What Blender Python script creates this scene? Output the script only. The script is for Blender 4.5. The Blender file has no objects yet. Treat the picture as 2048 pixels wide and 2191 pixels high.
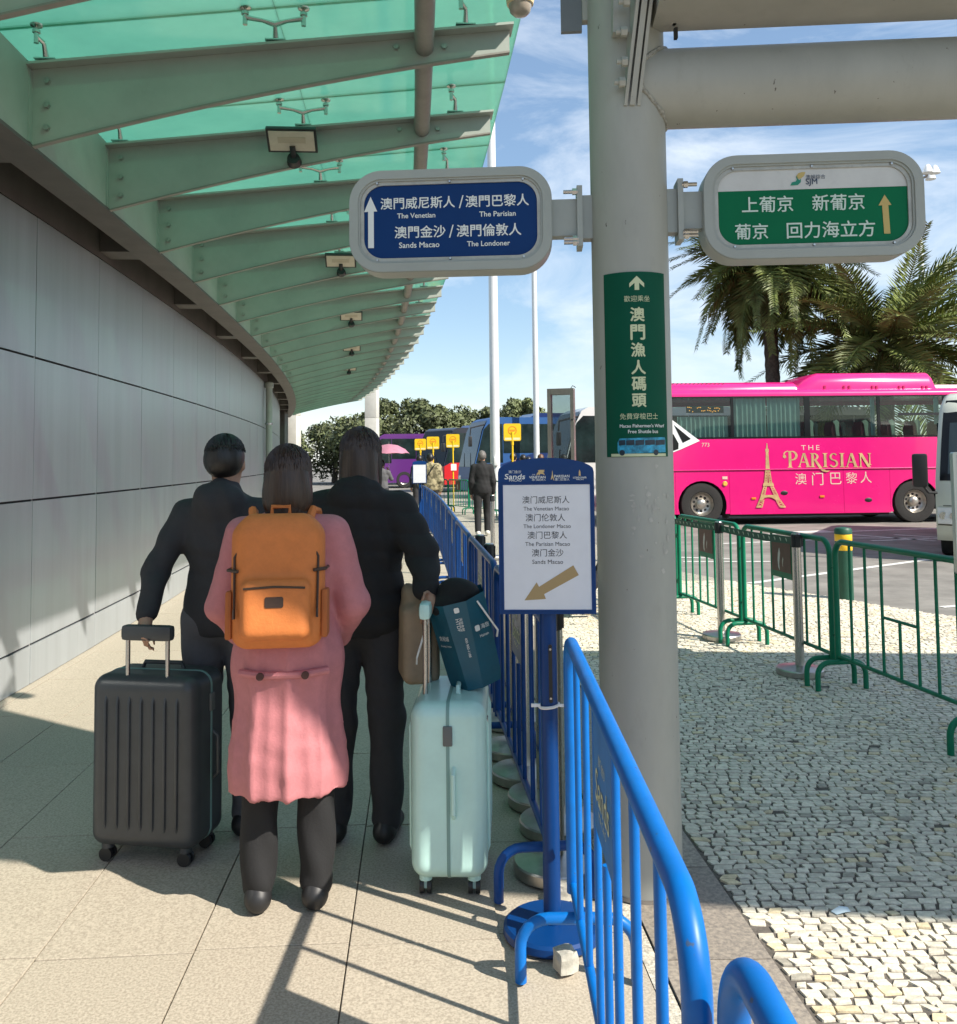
import bpy, bmesh, math, random
import numpy as np
from mathutils import Vector, Matrix, Euler
R = math.radians
rnd = random.Random(7)
sc = bpy.context.scene
col = sc.collection

# ------------------------------------------------------------------ camera
cam_d = bpy.data.cameras.new('camera')
cam_d.sensor_fit = 'HORIZONTAL'
cam_d.sensor_width = 36.0
cam_d.lens = 1890.0 / 2048.0 * 36.0
cam_d.shift_y = -215.5 / 2048.0
cam_d.clip_start = 0.05
cam_d.clip_end = 3000.0
cam = bpy.data.objects.new('camera', cam_d)
col.objects.link(cam)
cam.matrix_world = (Matrix.Translation((0, 0, 1.55)) @ Matrix.Rotation(math.pi / 2 + math.atan(105 / 1890), 4, 'X')
                    @ Matrix.Rotation(-R(0.65), 4, 'Z'))
sc.camera = cam

# ------------------------------------------------------------------ light
SUN_TO = Vector((0.90, -0.556, 1.0)).normalized()          # towards the sun
SUN_EL = math.asin(SUN_TO.z)
SUN_AZ = math.atan2(SUN_TO.x, SUN_TO.y)
sun_d = bpy.data.lights.new('sun', 'SUN')
sun_d.energy = 5.0
sun_d.angle = R(0.55)
sun_d.color = (1.0, 0.93, 0.82)
sun = bpy.data.objects.new('sun', sun_d)
col.objects.link(sun)
sun.rotation_euler = (-SUN_TO).to_track_quat('-Z', 'Y').to_euler()

w = bpy.data.worlds.new('World')
sc.world = w
w.use_nodes = True
nt = w.node_tree
nt.nodes.clear()
out = nt.nodes.new('ShaderNodeOutputWorld')
bg = nt.nodes.new('ShaderNodeBackground')
sky = nt.nodes.new('ShaderNodeTexSky')
sky.sky_type = 'NISHITA'
sky.sun_disc = False
sky.sun_elevation = SUN_EL
sky.sun_rotation = SUN_AZ
sky.altitude = 10
sky.air_density = 1.0
sky.dust_density = 0.25
sky.ozone_density = 1.6
bg.inputs['Strength'].default_value = 0.147
# thin streaky clouds, the same over the whole dome
tc = nt.nodes.new('ShaderNodeTexCoord')
mp = nt.nodes.new('ShaderNodeMapping')
mp.inputs['Rotation'].default_value = (0, R(-22), R(20))
mp.inputs['Scale'].default_value = (2.2, 2.2, 7.0)
nz = nt.nodes.new('ShaderNodeTexNoise')
nz.inputs['Scale'].default_value = 1.7
nz.inputs['Detail'].default_value = 9
nz.inputs['Roughness'].default_value = 0.62
nz.inputs['Distortion'].default_value = 0.5
rp = nt.nodes.new('ShaderNodeValToRGB')
rp.color_ramp.elements[0].position = 0.44
rp.color_ramp.elements[1].position = 0.74
rp.color_ramp.elements[0].color = (0.13, 0.13, 0.13, 1)
rp.color_ramp.elements[1].color = (0.82, 0.82, 0.82, 1)
hs = nt.nodes.new('ShaderNodeHueSaturation')
hs.inputs['Saturation'].default_value = 1.35
mx = nt.nodes.new('ShaderNodeMix')
mx.data_type = 'RGBA'
mx.inputs['B'].default_value = (4.5, 4.85, 5.25, 1)
L = nt.links.new
L(tc.outputs['Generated'], mp.inputs['Vector'])
L(mp.outputs['Vector'], nz.inputs['Vector'])
L(nz.outputs['Fac'], rp.inputs['Fac'])
gm = nt.nodes.new('ShaderNodeGamma')
gm.inputs['Gamma'].default_value = 0.78
L(sky.outputs['Color'], gm.inputs['Color'])
L(gm.outputs['Color'], hs.inputs['Color'])
L(hs.outputs['Color'], mx.inputs['A'])
L(rp.outputs['Color'], mx.inputs['Factor'])
L(mx.outputs['Result'], bg.inputs['Color'])
L(bg.outputs['Background'], out.inputs['Surface'])

sc.view_settings.view_transform = 'Standard'
sc.view_settings.look = 'None'
sc.view_settings.gamma = 1.0
sc.view_settings.exposure = 0.68
sc.view_settings.use_curve_mapping = False
sc.render.engine = 'CYCLES'
cy = sc.cycles
cy.max_bounces = 10
cy.transparent_max_bounces = 16
cy.diffuse_bounces = 4
cy.caustics_reflective = False
cy.caustics_refractive = False
cy.use_denoising = True
cy.sample_clamp_indirect = 8.0

# ------------------------------------------------------------------ materials
MATS = {}
def M(name, c, rough=0.5, metal=0.0, var=0.0, scale=6.0, bump=0.0, bscale=60.0, spec=None, coat=0.0, c2=None,
      stretch=(1, 1, 1), detail=6.0, lo=0.35, hi=0.65, rvar=0.0, dirt=0.0, dirtc=(0.08, 0.07, 0.055), attr=None,
      rand=0.0, emit=0.0, speck=None, speck_scale=38.0, speck_at=0.70):
    if name in MATS:
        return MATS[name]
    m = bpy.data.materials.new(name)
    MATS[name] = m
    m.use_nodes = True
    n = m.node_tree.nodes
    l = m.node_tree.links.new
    b = n['Principled BSDF']
    col4 = (*c, 1)
    b.inputs['Base Color'].default_value = col4
    b.inputs['Roughness'].default_value = rough
    b.inputs['Metallic'].default_value = metal
    if spec is not None:
        b.inputs['Specular IOR Level'].default_value = spec
    if coat:
        b.inputs['Coat Weight'].default_value = coat
        b.inputs['Coat Roughness'].default_value = 0.08
    if emit:
        b.inputs['Emission Color'].default_value = col4
        b.inputs['Emission Strength'].default_value = emit
    tex = n.new('ShaderNodeTexCoord')
    mpn = n.new('ShaderNodeMapping')
    mpn.inputs['Scale'].default_value = stretch
    l(tex.outputs['Object'], mpn.inputs['Vector'])
    if rand:                                     # alike pieces must not repeat the same grain
        oi0 = n.new('ShaderNodeObjectInfo')
        mm0 = n.new('ShaderNodeMath')
        mm0.operation = 'MULTIPLY'
        mm0.inputs[1].default_value = 83.0
        l(oi0.outputs['Random'], mm0.inputs[0])
        l(mm0.outputs[0], mpn.inputs['Location'])
    vec = mpn.outputs['Vector']
    cur = None
    if var or c2:
        nz = n.new('ShaderNodeTexNoise')
        nz.inputs['Scale'].default_value = scale
        nz.inputs['Detail'].default_value = detail
        nz.inputs['Roughness'].default_value = 0.65
        l(vec, nz.inputs['Vector'])
        r_ = n.new('ShaderNodeValToRGB')
        r_.color_ramp.elements[0].position = lo
        r_.color_ramp.elements[1].position = hi
        a = c2 if c2 else tuple(max(0, x * (1 - var)) for x in c)
        bb = c if c2 else tuple(min(1, x * (1 + var)) for x in c)
        r_.color_ramp.elements[0].color = (*a, 1)
        r_.color_ramp.elements[1].color = (*bb, 1)
        l(nz.outputs['Fac'], r_.inputs['Fac'])
        cur = r_.outputs['Color']
        if rvar:
            mr = n.new('ShaderNodeMapRange')
            mr.inputs['To Min'].default_value = max(0.02, rough - rvar)
            mr.inputs['To Max'].default_value = min(1, rough + rvar)
            l(nz.outputs['Fac'], mr.inputs['Value'])
            l(mr.outputs['Result'], b.inputs['Roughness'])
    if dirt:
        nd = n.new('ShaderNodeTexNoise')
        nd.inputs['Scale'].default_value = scale * 2.7
        nd.inputs['Detail'].default_value = 10
        nd.inputs['Roughness'].default_value = 0.75
        l(vec, nd.inputs['Vector'])
        rd = n.new('ShaderNodeValToRGB')
        rd.color_ramp.elements[0].position = 0.56
        rd.color_ramp.elements[1].position = 0.75
        rd.color_ramp.elements[0].color = (0, 0, 0, 1)
        rd.color_ramp.elements[1].color = (dirt, dirt, dirt, 1)
        l(nd.outputs['Fac'], rd.inputs['Fac'])
        mxn = n.new('ShaderNodeMix')
        mxn.data_type = 'RGBA'
        l(rd.outputs['Color'], mxn.inputs['Factor'])
        if cur:
            l(cur, mxn.inputs['A'])
        else:
            mxn.inputs['A'].default_value = col4
        mxn.inputs['B'].default_value = (*dirtc, 1)
        cur = mxn.outputs['Result']
    if speck:                                    # chips and small stains
        ns = n.new('ShaderNodeTexNoise')
        ns.inputs['Scale'].default_value = speck_scale
        ns.inputs['Detail'].default_value = 3
        ns.inputs['Roughness'].default_value = 0.55
        l(vec, ns.inputs['Vector'])
        rs_ = n.new('ShaderNodeValToRGB')
        rs_.color_ramp.elements[0].position = speck_at
        rs_.color_ramp.elements[1].position = speck_at + 0.03
        l(ns.outputs['Fac'], rs_.inputs['Fac'])
        ms = n.new('ShaderNodeMix')
        ms.data_type = 'RGBA'
        l(rs_.outputs['Color'], ms.inputs['Factor'])
        if cur:
            l(cur, ms.inputs['A'])
        else:
            ms.inputs['A'].default_value = col4
        ms.inputs['B'].default_value = (*speck, 1)
        cur = ms.outputs['Result']
    if rand or attr:
        mu = n.new('ShaderNodeMix')
        mu.data_type = 'RGBA'
        mu.blend_type = 'MULTIPLY'
        mu.inputs['Factor'].default_value = 1.0
        if cur:
            l(cur, mu.inputs['A'])
        else:
            mu.inputs['A'].default_value = col4
        if attr:
            at = n.new('ShaderNodeAttribute')
            at.attribute_name = attr
            l(at.outputs['Color'], mu.inputs['B'])
        else:
            oi = n.new('ShaderNodeObjectInfo')
            mr2 = n.new('ShaderNodeMapRange')
            mr2.inputs['To Min'].default_value = 1 - rand
            mr2.inputs['To Max'].default_value = 1 + rand
            l(oi.outputs['Random'], mr2.inputs['Value'])
            cb = n.new('ShaderNodeCombineColor')
            for k in ('Red', 'Green', 'Blue'):
                l(mr2.outputs['Result'], cb.inputs[k])
            l(cb.outputs['Color'], mu.inputs['B'])
        cur = mu.outputs['Result']
    if cur:
        l(cur, b.inputs['Base Color'])
    if bump:
        nb = n.new('ShaderNodeTexNoise')
        nb.inputs['Scale'].default_value = bscale
        nb.inputs['Detail'].default_value = 5
        l(vec, nb.inputs['Vector'])
        bn = n.new('ShaderNodeBump')
        bn.inputs['Strength'].default_value = bump
        bn.inputs['Distance'].default_value = 0.004
        l(nb.outputs['Fac'], bn.inputs['Height'])
        l(bn.outputs['Normal'], b.inputs['Normal'])
    return m

def glass_mat(name, tint, gloss=0.12, trans=0.6, translu=None, rough=0.02):
    """a pane: tinted see-through film, optional diffusing share, mirror share by Fresnel"""
    m = bpy.data.materials.new(name)
    MATS[name] = m
    m.use_nodes = True
    n = m.node_tree.nodes
    l = m.node_tree.links.new
    n.clear()
    o = n.new('ShaderNodeOutputMaterial')
    tr = n.new('ShaderNodeBsdfTransparent')
    tr.inputs['Color'].default_value = (*tint, 1)
    gl = n.new('ShaderNodeBsdfGlossy')
    gl.inputs['Roughness'].default_value = rough
    fr = n.new('ShaderNodeLayerWeight')
    fr.inputs['Blend'].default_value = 0.22
    mr = n.new('ShaderNodeMapRange')
    mr.inputs['To Min'].default_value = gloss
    mr.inputs['To Max'].default_value = min(1, gloss + 0.6)
    l(fr.outputs['Fresnel'], mr.inputs['Value'])
    base = tr.outputs[0]
    if translu:
        tl = n.new('ShaderNodeBsdfTranslucent')
        tl.inputs['Color'].default_value = (*translu, 1)
        df = n.new('ShaderNodeBsdfDiffuse')
        df.inputs['Color'].default_value = (*translu, 1)
        m0 = n.new('ShaderNodeMixShader')
        m0.inputs[0].default_value = 0.25
        l(tl.outputs[0], m0.inputs[1])
        l(df.outputs[0], m0.inputs[2])
        m1 = n.new('ShaderNodeMixShader')
        tcn = n.new('ShaderNodeTexCoord')
        nz = n.new('ShaderNodeTexNoise')
        nz.inputs['Scale'].default_value = 1.6
        nz.inputs['Detail'].default_value = 8
        l(tcn.outputs['Object'], nz.inputs['Vector'])
        mrr = n.new('ShaderNodeMapRange')
        mrr.inputs['From Min'].default_value = 0.3
        mrr.inputs['From Max'].default_value = 0.7
        mrr.inputs['To Min'].default_value = 1 - trans - 0.12
        mrr.inputs['To Max'].default_value = 1 - trans + 0.12
        l(nz.outputs['Fac'], mrr.inputs['Value'])
        l(mrr.outputs['Result'], m1.inputs[0])
        l(tr.outputs[0], m1.inputs[1])
        l(m0.outputs[0], m1.inputs[2])
        base = m1.outputs[0]
    m2 = n.new('ShaderNodeMixShader')
    l(mr.outputs['Result'], m2.inputs[0])
    l(base, m2.inputs[1])
    l(gl.outputs[0], m2.inputs[2])
    l(m2.outputs[0], o.inputs['Surface'])
    return m

# ------------------------------------------------------------------ mesh helpers
class MB:
    def __init__(s):
        s.v = []
        s.f = []
    def add(s, vs, fs):
        o = len(s.v)
        s.v.extend([tuple(p) for p in vs])
        s.f.extend([tuple(i + o for i in q) for q in fs])
        return s
    def box(s, c, d, rz=0.0, m=None):
        x, y, z = d[0] / 2, d[1] / 2, d[2] / 2
        vs = [Vector((a * x, b * y, e * z)) for e in (-1, 1) for a, b in ((-1, -1), (1, -1), (1, 1), (-1, 1))]
        if rz:
            rm = Matrix.Rotation(rz, 3, 'Z')
            vs = [rm @ p for p in vs]
        if m is not None:
            vs = [m @ p for p in vs]
        vs = [p + Vector(c) for p in vs]
        return s.add(vs, [(3, 2, 1, 0), (4, 5, 6, 7), (0, 1, 5, 4), (1, 2, 6, 5), (2, 3, 7, 6), (3, 0, 4, 7)])
    def box2(s, a, b):
        return s.box([(a[i] + b[i]) / 2 for i in range(3)], [abs(b[i] - a[i]) for i in range(3)])
    def bbox(s, c, d, bev=0.01, m=None):
        """box with chamfered edges"""
        x, y, z = d[0] / 2, d[1] / 2, d[2] / 2
        bm = bmesh.new()
        bmesh.ops.create_cube(bm, size=1)
        for v in bm.verts:
            v.co = Vector((v.co.x * 2 * x, v.co.y * 2 * y, v.co.z * 2 * z))
        bmesh.ops.bevel(bm, geom=bm.edges[:], offset=bev, segments=2, affect='EDGES', profile=0.6)
        vs = [(m @ v.co if m is not None else v.co) + Vector(c) for v in bm.verts]
        fs = [[v.index for v in f.verts] for f in bm.faces]
        bm.free()
        return s.add(vs, fs)
    def cyl(s, p0, p1, r0, r1=None, n=12, cap=True):
        r1 = r0 if r1 is None else r1
        p0 = Vector(p0); p1 = Vector(p1)
        d = (p1 - p0).normalized()
        a = d.orthogonal().normalized()
        b = d.cross(a)
        vs = []
        for p, r_ in ((p0, r0), (p1, r1)):
            for i in range(n):
                t = 2 * math.pi * i / n
                vs.append(p + (a * math.cos(t) + b * math.sin(t)) * r_)
        fs = [(i, (i + 1) % n, n + (i + 1) % n, n + i) for i in range(n)]
        if cap:
            fs += [tuple(range(n - 1, -1, -1)), tuple(range(n, 2 * n))]
        return s.add(vs, fs)
    def tube(s, pts, r_, n=10, closed=False, cap=True):
        pts = [Vector(p) for p in pts]
        m = len(pts)
        rs = r_ if isinstance(r_, (list, tuple)) else [r_] * m
        vs = []
        up = None
        for i, p in enumerate(pts):
            if closed:
                t = (pts[(i + 1) % m] - pts[i - 1]).normalized()
            else:
                t = (pts[min(i + 1, m - 1)] - pts[max(i - 1, 0)]).normalized()
            if up is None:
                up = t.orthogonal().normalized()
            a = (up - t * up.dot(t)).normalized()
            up = a
            b = t.cross(a)
            for k in range(n):
                an = 2 * math.pi * k / n
                vs.append(p + (a * math.cos(an) + b * math.sin(an)) * rs[i])
        fs = []
        for i in range(m if closed else m - 1):
            j = (i + 1) % m
            for k in range(n):
                fs.append((i * n + k, i * n + (k + 1) % n, j * n + (k + 1) % n, j * n + k))
        if cap and not closed:
            fs += [tuple(range(n - 1, -1, -1)), tuple(range((m - 1) * n, m * n))]
        return s.add(vs, fs)
    def lathe(s, prof, n=24, o=(0, 0, 0)):
        vs = []
        for r_, z in prof:
            for k in range(n):
                a = 2 * math.pi * k / n
                vs.append((o[0] + r_ * math.cos(a), o[1] + r_ * math.sin(a), o[2] + z))
        m = len(prof)
        fs = [(i * n + k, i * n + (k + 1) % n, (i + 1) * n + (k + 1) % n, (i + 1) * n + k) for i in range(m - 1) for k in range(n)]
        fs += [tuple(range(n - 1, -1, -1)), tuple(range((m - 1) * n, m * n))]
        return s.add(vs, fs)
    def prism(s, poly, o, u, v, t):
        """polygon (a,b) in the plane o+a*u+b*v, extruded by vector t"""
        o = Vector(o); u = Vector(u); v = Vector(v); t = Vector(t)
        n = len(poly)
        vs = [o + u * a + v * b for a, b in poly] + [o + u * a + v * b + t for a, b in poly]
        fs = [tuple(range(n)), tuple(range(2 * n - 1, n - 1, -1))]
        fs += [(i, n + i, n + (i + 1) % n, (i + 1) % n) for i in range(n)]
        return s.add(vs, fs)
    def quad(s, *p):
        return s.add(p, [tuple(range(len(p)))])

def link(o, parent=None):
    col.objects.link(o)
    if parent is not None:
        o.parent = parent
    return o

def obj(name, mb, mat, parent=None, loc=None, rz=0.0, smooth=True, ang=38, fix=True):
    me = bpy.data.meshes.new(name)
    me.from_pydata([tuple(p) for p in mb.v], [], mb.f)
    if fix:
        bm = bmesh.new()
        bm.from_mesh(me)
        bmesh.ops.recalc_face_normals(bm, faces=bm.faces[:])
        bm.to_mesh(me)
        bm.free()
    if smooth:
        me.polygons.foreach_set('use_smooth', [True] * len(me.polygons))
        me.set_sharp_from_angle(angle=R(ang))
    if mat:
        me.materials.append(mat)
    o = bpy.data.objects.new(name, me)
    if loc is not None:
        o.location = loc
    if rz:
        o.rotation_euler = (0, 0, rz)
    return link(o, parent)

def inst(o, parent=None, loc=None, rot=None, scale=None, name=None):
    c = o.copy()
    if name:
        c.name = name
    c.parent = None
    c.matrix_parent_inverse = Matrix()
    link(c, parent)
    if loc is not None:
        c.location = loc
    if rot is not None:
        c.rotation_euler = rot
    if scale is not None:
        c.scale = scale
    return c

def tag(o, label, cat=None, group=None, kind=None):
    o['label'] = label
    if cat:
        o['category'] = cat
    if group:
        o['group'] = group
    if kind:
        o['kind'] = kind
    return o

def thing(name, label, cat, loc=(0, 0, 0), rz=0.0, group=None):
    o = bpy.data.objects.new(name, None)
    o.empty_display_size = 0.1
    link(o)
    o.location = loc
    o.rotation_euler = (0, 0, rz)
    return tag(o, label, cat, group)

def copy_tree(o, parent=None, loc=None, rz=None):
    c = o.copy()
    link(c, parent)
    c.parent = parent
    if loc is not None:
        c.location = loc
    if rz is not None:
        c.rotation_euler = (0, 0, rz)
    for ch in o.children:
        copy_tree(ch, c)
    return c

def struct(o):
    o['kind'] = 'structure'
    return o

def rrect(w_, h_, r_, n=8):
    """rounded rectangle outline, centred"""
    pts = []
    for cx, cy_, a0 in ((w_ / 2 - r_, h_ / 2 - r_, 0), (-w_ / 2 + r_, h_ / 2 - r_, 90), (-w_ / 2 + r_, -h_ / 2 + r_, 180), (w_ / 2 - r_, -h_ / 2 + r_, 270)):
        for i in range(n + 1):
            a = R(a0 + 90 * i / n)
            pts.append((cx + r_ * math.cos(a), cy_ + r_ * math.sin(a)))
    return pts

def ring_prism(mb, outer, inner, o, u, v, t):
    o = Vector(o); u = Vector(u); v = Vector(v); t = Vector(t)
    n = len(outer)
    P = lambda q, d: o + u * q[0] + v * q[1] + t * d
    vs = [P(q, 0) for q in outer] + [P(q, 0) for q in inner] + [P(q, 1) for q in outer] + [P(q, 1) for q in inner]
    fs = []
    for i in range(n):
        j = (i + 1) % n
        fs += [(i, j, n + j, n + i), (2 * n + i, 3 * n + i, 3 * n + j, 2 * n + j), (i, 2 * n + i, 2 * n + j, j), (n + i, n + j, 3 * n + j, 3 * n + i)]
    mb.add(vs, fs)

# ---- lettering: collected now, turned into flat meshes in one pass at the end
TXT = []
def text(s, mat, parent, o, u, v, w_=None, h_=None, align='c', bold=0.0, name='lettering', bend=None, space=1.0, shear=0.0):
    TXT.append(dict(s=s, mat=mat, parent=parent, o=Vector(o), u=Vector(u).normalized(), v=Vector(v).normalized(), w=w_, h=h_, align=align,
                    bold=bold, name=name, bend=bend, space=space, shear=shear))

def flush_text():
    tmp = []
    for t in TXT:
        c = bpy.data.curves.new('t', 'FONT')
        c.body = t['s']
        c.size = 1
        c.resolution_u = 3
        c.space_character = t['space']
        c.shear = t['shear']
        o = bpy.data.objects.new('t', c)
        col.objects.link(o)
        tmp.append(o)
    dg = bpy.context.evaluated_depsgraph_get()
    for t, o in zip(TXT, tmp):
        me = bpy.data.meshes.new_from_object(o.evaluated_get(dg))
        n = len(me.vertices)
        if n == 0:
            continue
        a = np.empty(n * 3, 'f')
        me.vertices.foreach_get('co', a)
        a = a.reshape(-1, 3)
        lo, hi = a.min(0), a.max(0)
        sx = t['w'] / (hi[0] - lo[0]) if t['w'] else None
        sy = t['h'] / (hi[1] - lo[1]) if t['h'] else None
        sx = sx or sy
        sy = sy or sx
        x0 = {'c': (lo[0] + hi[0]) / 2, 'l': lo[0], 'r': hi[0]}[t['align']]
        X = (a[:, 0] - x0) * sx
        Y = (a[:, 1] - (lo[1] + hi[1]) / 2) * sy
        Zl = np.zeros(n)
        if t['bold'] > 0:                       # heavier strokes: the glyphs laid down again with a small shift, each a hair proud
            sh = t['bold'] * sy * 1.3
            tri = [list(p_.vertices) for p_ in me.polygons]
            offs = [(-1, 0), (1, 0), (0, -1), (0, 1)]
            X = np.concatenate([X + a_ * sh for a_, b_ in offs])
            Y = np.concatenate([Y + b_ * sh for a_, b_ in offs])
            Zl = np.concatenate([np.full(n, .00006 * q_) for q_ in range(4)])
            nm_ = bpy.data.meshes.new('lettering')
            nm_.from_pydata([(0, 0, 0)] * (4 * n), [], [[i_ + q_ * n for i_ in f_] for q_ in range(4) for f_ in tri])
            me = nm_
        if t['bend']:
            b = t['bend']                       # (cx, cy, radius, angle0): wrapped round an upright cylinder
            an = b[3] + X / b[2]
            q = np.stack([b[0] + (b[2] + Zl) * np.cos(an), b[1] + (b[2] + Zl) * np.sin(an), t['o'].z + Y], 1)
        else:
            q = np.array(t['o'])[None] + X[:, None] * np.array(t['u'])[None] + Y[:, None] * np.array(t['v'])[None] + Zl[:, None] * np.array(t['u'].cross(t['v']))[None]
        me.vertices.foreach_set('co', q.astype('f').ravel())
        me.materials.clear()
        me.materials.append(t['mat'])
        no = bpy.data.objects.new(t['name'], me)
        link(no, t['parent'])
    for o in tmp:
        c = o.data
        bpy.data.objects.remove(o)
        bpy.data.curves.remove(c)

# ---- smooth bodies from signed distances
def sdf_mesh(prims, res, mat=None, name='body', k0=0.02, parent=None, fold=0.0, quilt=0.0, drape=0.0):
    """prims: ('cap',p0,p1,r0,r1,k) | ('ell',c,(rx,ry,rz),k[,rotmatrix]) | ('box',c,half,round,k[,rot]); a negative k carves"""
    lo = np.array([1e9] * 3); hi = -lo
    bbs = []
    for p in prims:
        if p[0] == 'cap':
            a, b = np.array(p[1], float), np.array(p[2], float)
            r_ = max(p[3], p[4])
            l_, h_ = np.minimum(a, b) - r_, np.maximum(a, b) + r_
        else:
            c, h = np.array(p[1], float), np.array(p[2], float)
            if len(p) > (4 if p[0] == 'ell' else 5) and p[-1] is not None:
                h = np.array([float(np.linalg.norm(h))] * 3)
            l_, h_ = c - h, c + h
        bbs.append((l_, h_))
        lo = np.minimum(lo, l_); hi = np.maximum(hi, h_)
    mgn = 0.06
    lo = lo - 2.5 * res; hi = hi + 2.5 * res
    n = np.ceil((hi - lo) / res).astype(int) + 1
    F = np.full(n, mgn, 'f')
    for p, (l_, h_) in zip(prims, bbs):
        i0 = np.maximum(((l_ - mgn - lo) / res).astype(int), 0)
        i1 = np.minimum(np.ceil((h_ + mgn - lo) / res).astype(int) + 1, n)
        ax = [lo[d] + res * np.arange(i0[d], i1[d]) for d in range(3)]
        X, Y, Z = np.meshgrid(*ax, indexing='ij')
        if p[0] == 'cap':
            a, b = np.array(p[1], float), np.array(p[2], float)
            d = b - a
            L2 = max(float(d @ d), 1e-9)
            t = np.clip(((X - a[0]) * d[0] + (Y - a[1]) * d[1] + (Z - a[2]) * d[2]) / L2, 0, 1)
            D = np.sqrt((X - a[0] - t * d[0]) ** 2 + (Y - a[1] - t * d[1]) ** 2 + (Z - a[2] - t * d[2]) ** 2) - (p[3] + (p[4] - p[3]) * t)
            k = p[5] if len(p) > 5 else k0
        else:
            c = np.array(p[1], float); h = np.array(p[2], float)
            x, y, z = X - c[0], Y - c[1], Z - c[2]
            ri = 4 if p[0] == 'ell' else 5
            if len(p) > ri and p[ri] is not None:
                m = np.array(p[ri].transposed())
                x, y, z = (m[0][0] * x + m[0][1] * y + m[0][2] * z, m[1][0] * x + m[1][1] * y + m[1][2] * z, m[2][0] * x + m[2][1] * y + m[2][2] * z)
            if p[0] == 'ell':
                q = np.sqrt((x / h[0]) ** 2 + (y / h[1]) ** 2 + (z / h[2]) ** 2)
                g = np.sqrt((x / h[0] ** 2) ** 2 + (y / h[1] ** 2) ** 2 + (z / h[2] ** 2) ** 2) + 1e-9
                D = q * (q - 1) / g
                k = p[3]
            else:
                r_ = p[3]
                qx, qy, qz = np.abs(x) - h[0] + r_, np.abs(y) - h[1] + r_, np.abs(z) - h[2] + r_
                D = np.sqrt(np.maximum(qx, 0) ** 2 + np.maximum(qy, 0) ** 2 + np.maximum(qz, 0) ** 2) + np.minimum(np.maximum(qx, np.maximum(qy, qz)), 0) - r_
                k = p[4]
        sl = tuple(slice(i0[d], i1[d]) for d in range(3))
        A = F[sl]
        if k < 0:
            k = -k
            h_ = np.clip(0.5 - 0.5 * (A + D) / k, 0, 1)
            F[sl] = A * (1 - h_) - D * h_ + k * h_ * (1 - h_)
        else:
            k = max(k, 1e-4)
            h_ = np.clip(0.5 + 0.5 * (A - D) / k, 0, 1)
            F[sl] = A * (1 - h_) + D * h_ - k * h_ * (1 - h_)
    S = F < 0
    nx, ny, nz_ = S.shape
    cnt = np.zeros((nx - 1, ny - 1, nz_ - 1), int)
    for dx in (0, 1):
        for dy in (0, 1):
            for dz in (0, 1):
                cnt += S[dx:nx - 1 + dx, dy:ny - 1 + dy, dz:nz_ - 1 + dz]
    act = (cnt > 0) & (cnt < 8)
    idx = -np.ones(act.shape, int)
    ci = np.argwhere(act)
    idx[act] = np.arange(len(ci))
    acc = np.zeros((len(ci), 3)); num = np.zeros(len(ci))
    for d in range(3):
        e = np.zeros(3, int); e[d] = 1
        o1, o2 = [q for q in range(3) if q != d]
        for a in (0, 1):
            for b in (0, 1):
                off = np.zeros(3, int); off[o1] = a; off[o2] = b
                p0 = ci + off; p1 = p0 + e
                f0 = F[p0[:, 0], p0[:, 1], p0[:, 2]]; f1 = F[p1[:, 0], p1[:, 1], p1[:, 2]]
                cr = (f0 < 0) != (f1 < 0)
                t = np.where(cr, f0 / np.where(cr, f0 - f1, 1), 0)
                pos = p0 + t[:, None] * e
                acc += np.where(cr[:, None], pos, 0); num += cr
    V = lo + res * acc / np.maximum(num, 1)[:, None]
    faces = []
    for d in range(3):
        o1, o2 = (d + 1) % 3, (d + 2) % 3
        sa = [slice(None)] * 3; sb = [slice(None)] * 3
        sa[d] = slice(0, -1); sb[d] = slice(1, None)
        A, B = S[tuple(sa)], S[tuple(sb)]
        e = np.argwhere(A != B)
        ins = A[e[:, 0], e[:, 1], e[:, 2]]
        ok = (e[:, o1] > 0) & (e[:, o2] > 0) & (e[:, o1] < S.shape[o1] - 1) & (e[:, o2] < S.shape[o2] - 1)
        e, ins = e[ok], ins[ok]
        u = np.zeros(3, int); u[o1] = 1
        v = np.zeros(3, int); v[o2] = 1
        q = [e - u - v, e - v, e, e - u]
        id4 = np.stack([idx[c[:, 0], c[:, 1], c[:, 2]] for c in q], 1)
        id4[~ins] = id4[~ins][:, ::-1]
        faces.append(id4)
    Q = np.concatenate(faces)
    me = bpy.data.meshes.new(name)
    me.vertices.add(len(V)); me.vertices.foreach_set('co', V.astype('f').ravel())
    me.loops.add(Q.size); me.loops.foreach_set('vertex_index', Q.astype('i').ravel())
    me.polygons.add(len(Q)); me.polygons.foreach_set('loop_start', np.arange(0, Q.size, 4, dtype='i'))
    me.polygons.foreach_set('loop_total', np.full(len(Q), 4, 'i'))
    me.polygons.foreach_set('use_smooth', np.ones(len(Q), bool))
    me.update(calc_edges=True)
    if fold:
        nn = np.empty(len(V) * 3, 'f')
        me.vertices.foreach_get('normal', nn)
        nn = nn.reshape(-1, 3)
        x, y, z = V[:, 0], V[:, 1], V[:, 2]
        w1 = np.sin(23 * z + 9 * np.sin(7 * x + 3 * y) + 6 * x) + .7 * np.sin(41 * z + 17 * x - 13 * y + 4 * np.sin(11 * z)) + .5 * np.sin(60 * x + 31 * y + 20 * z)
        V = V + nn * (w1 * fold)[:, None]
        if quilt:                                # stitched channels of a padded jacket
            V = V + nn * (quilt * np.abs(np.sin(math.pi * (z + .02 * np.sin(5 * x)) / .085)) ** .6 - quilt * .6)[:, None]
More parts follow.
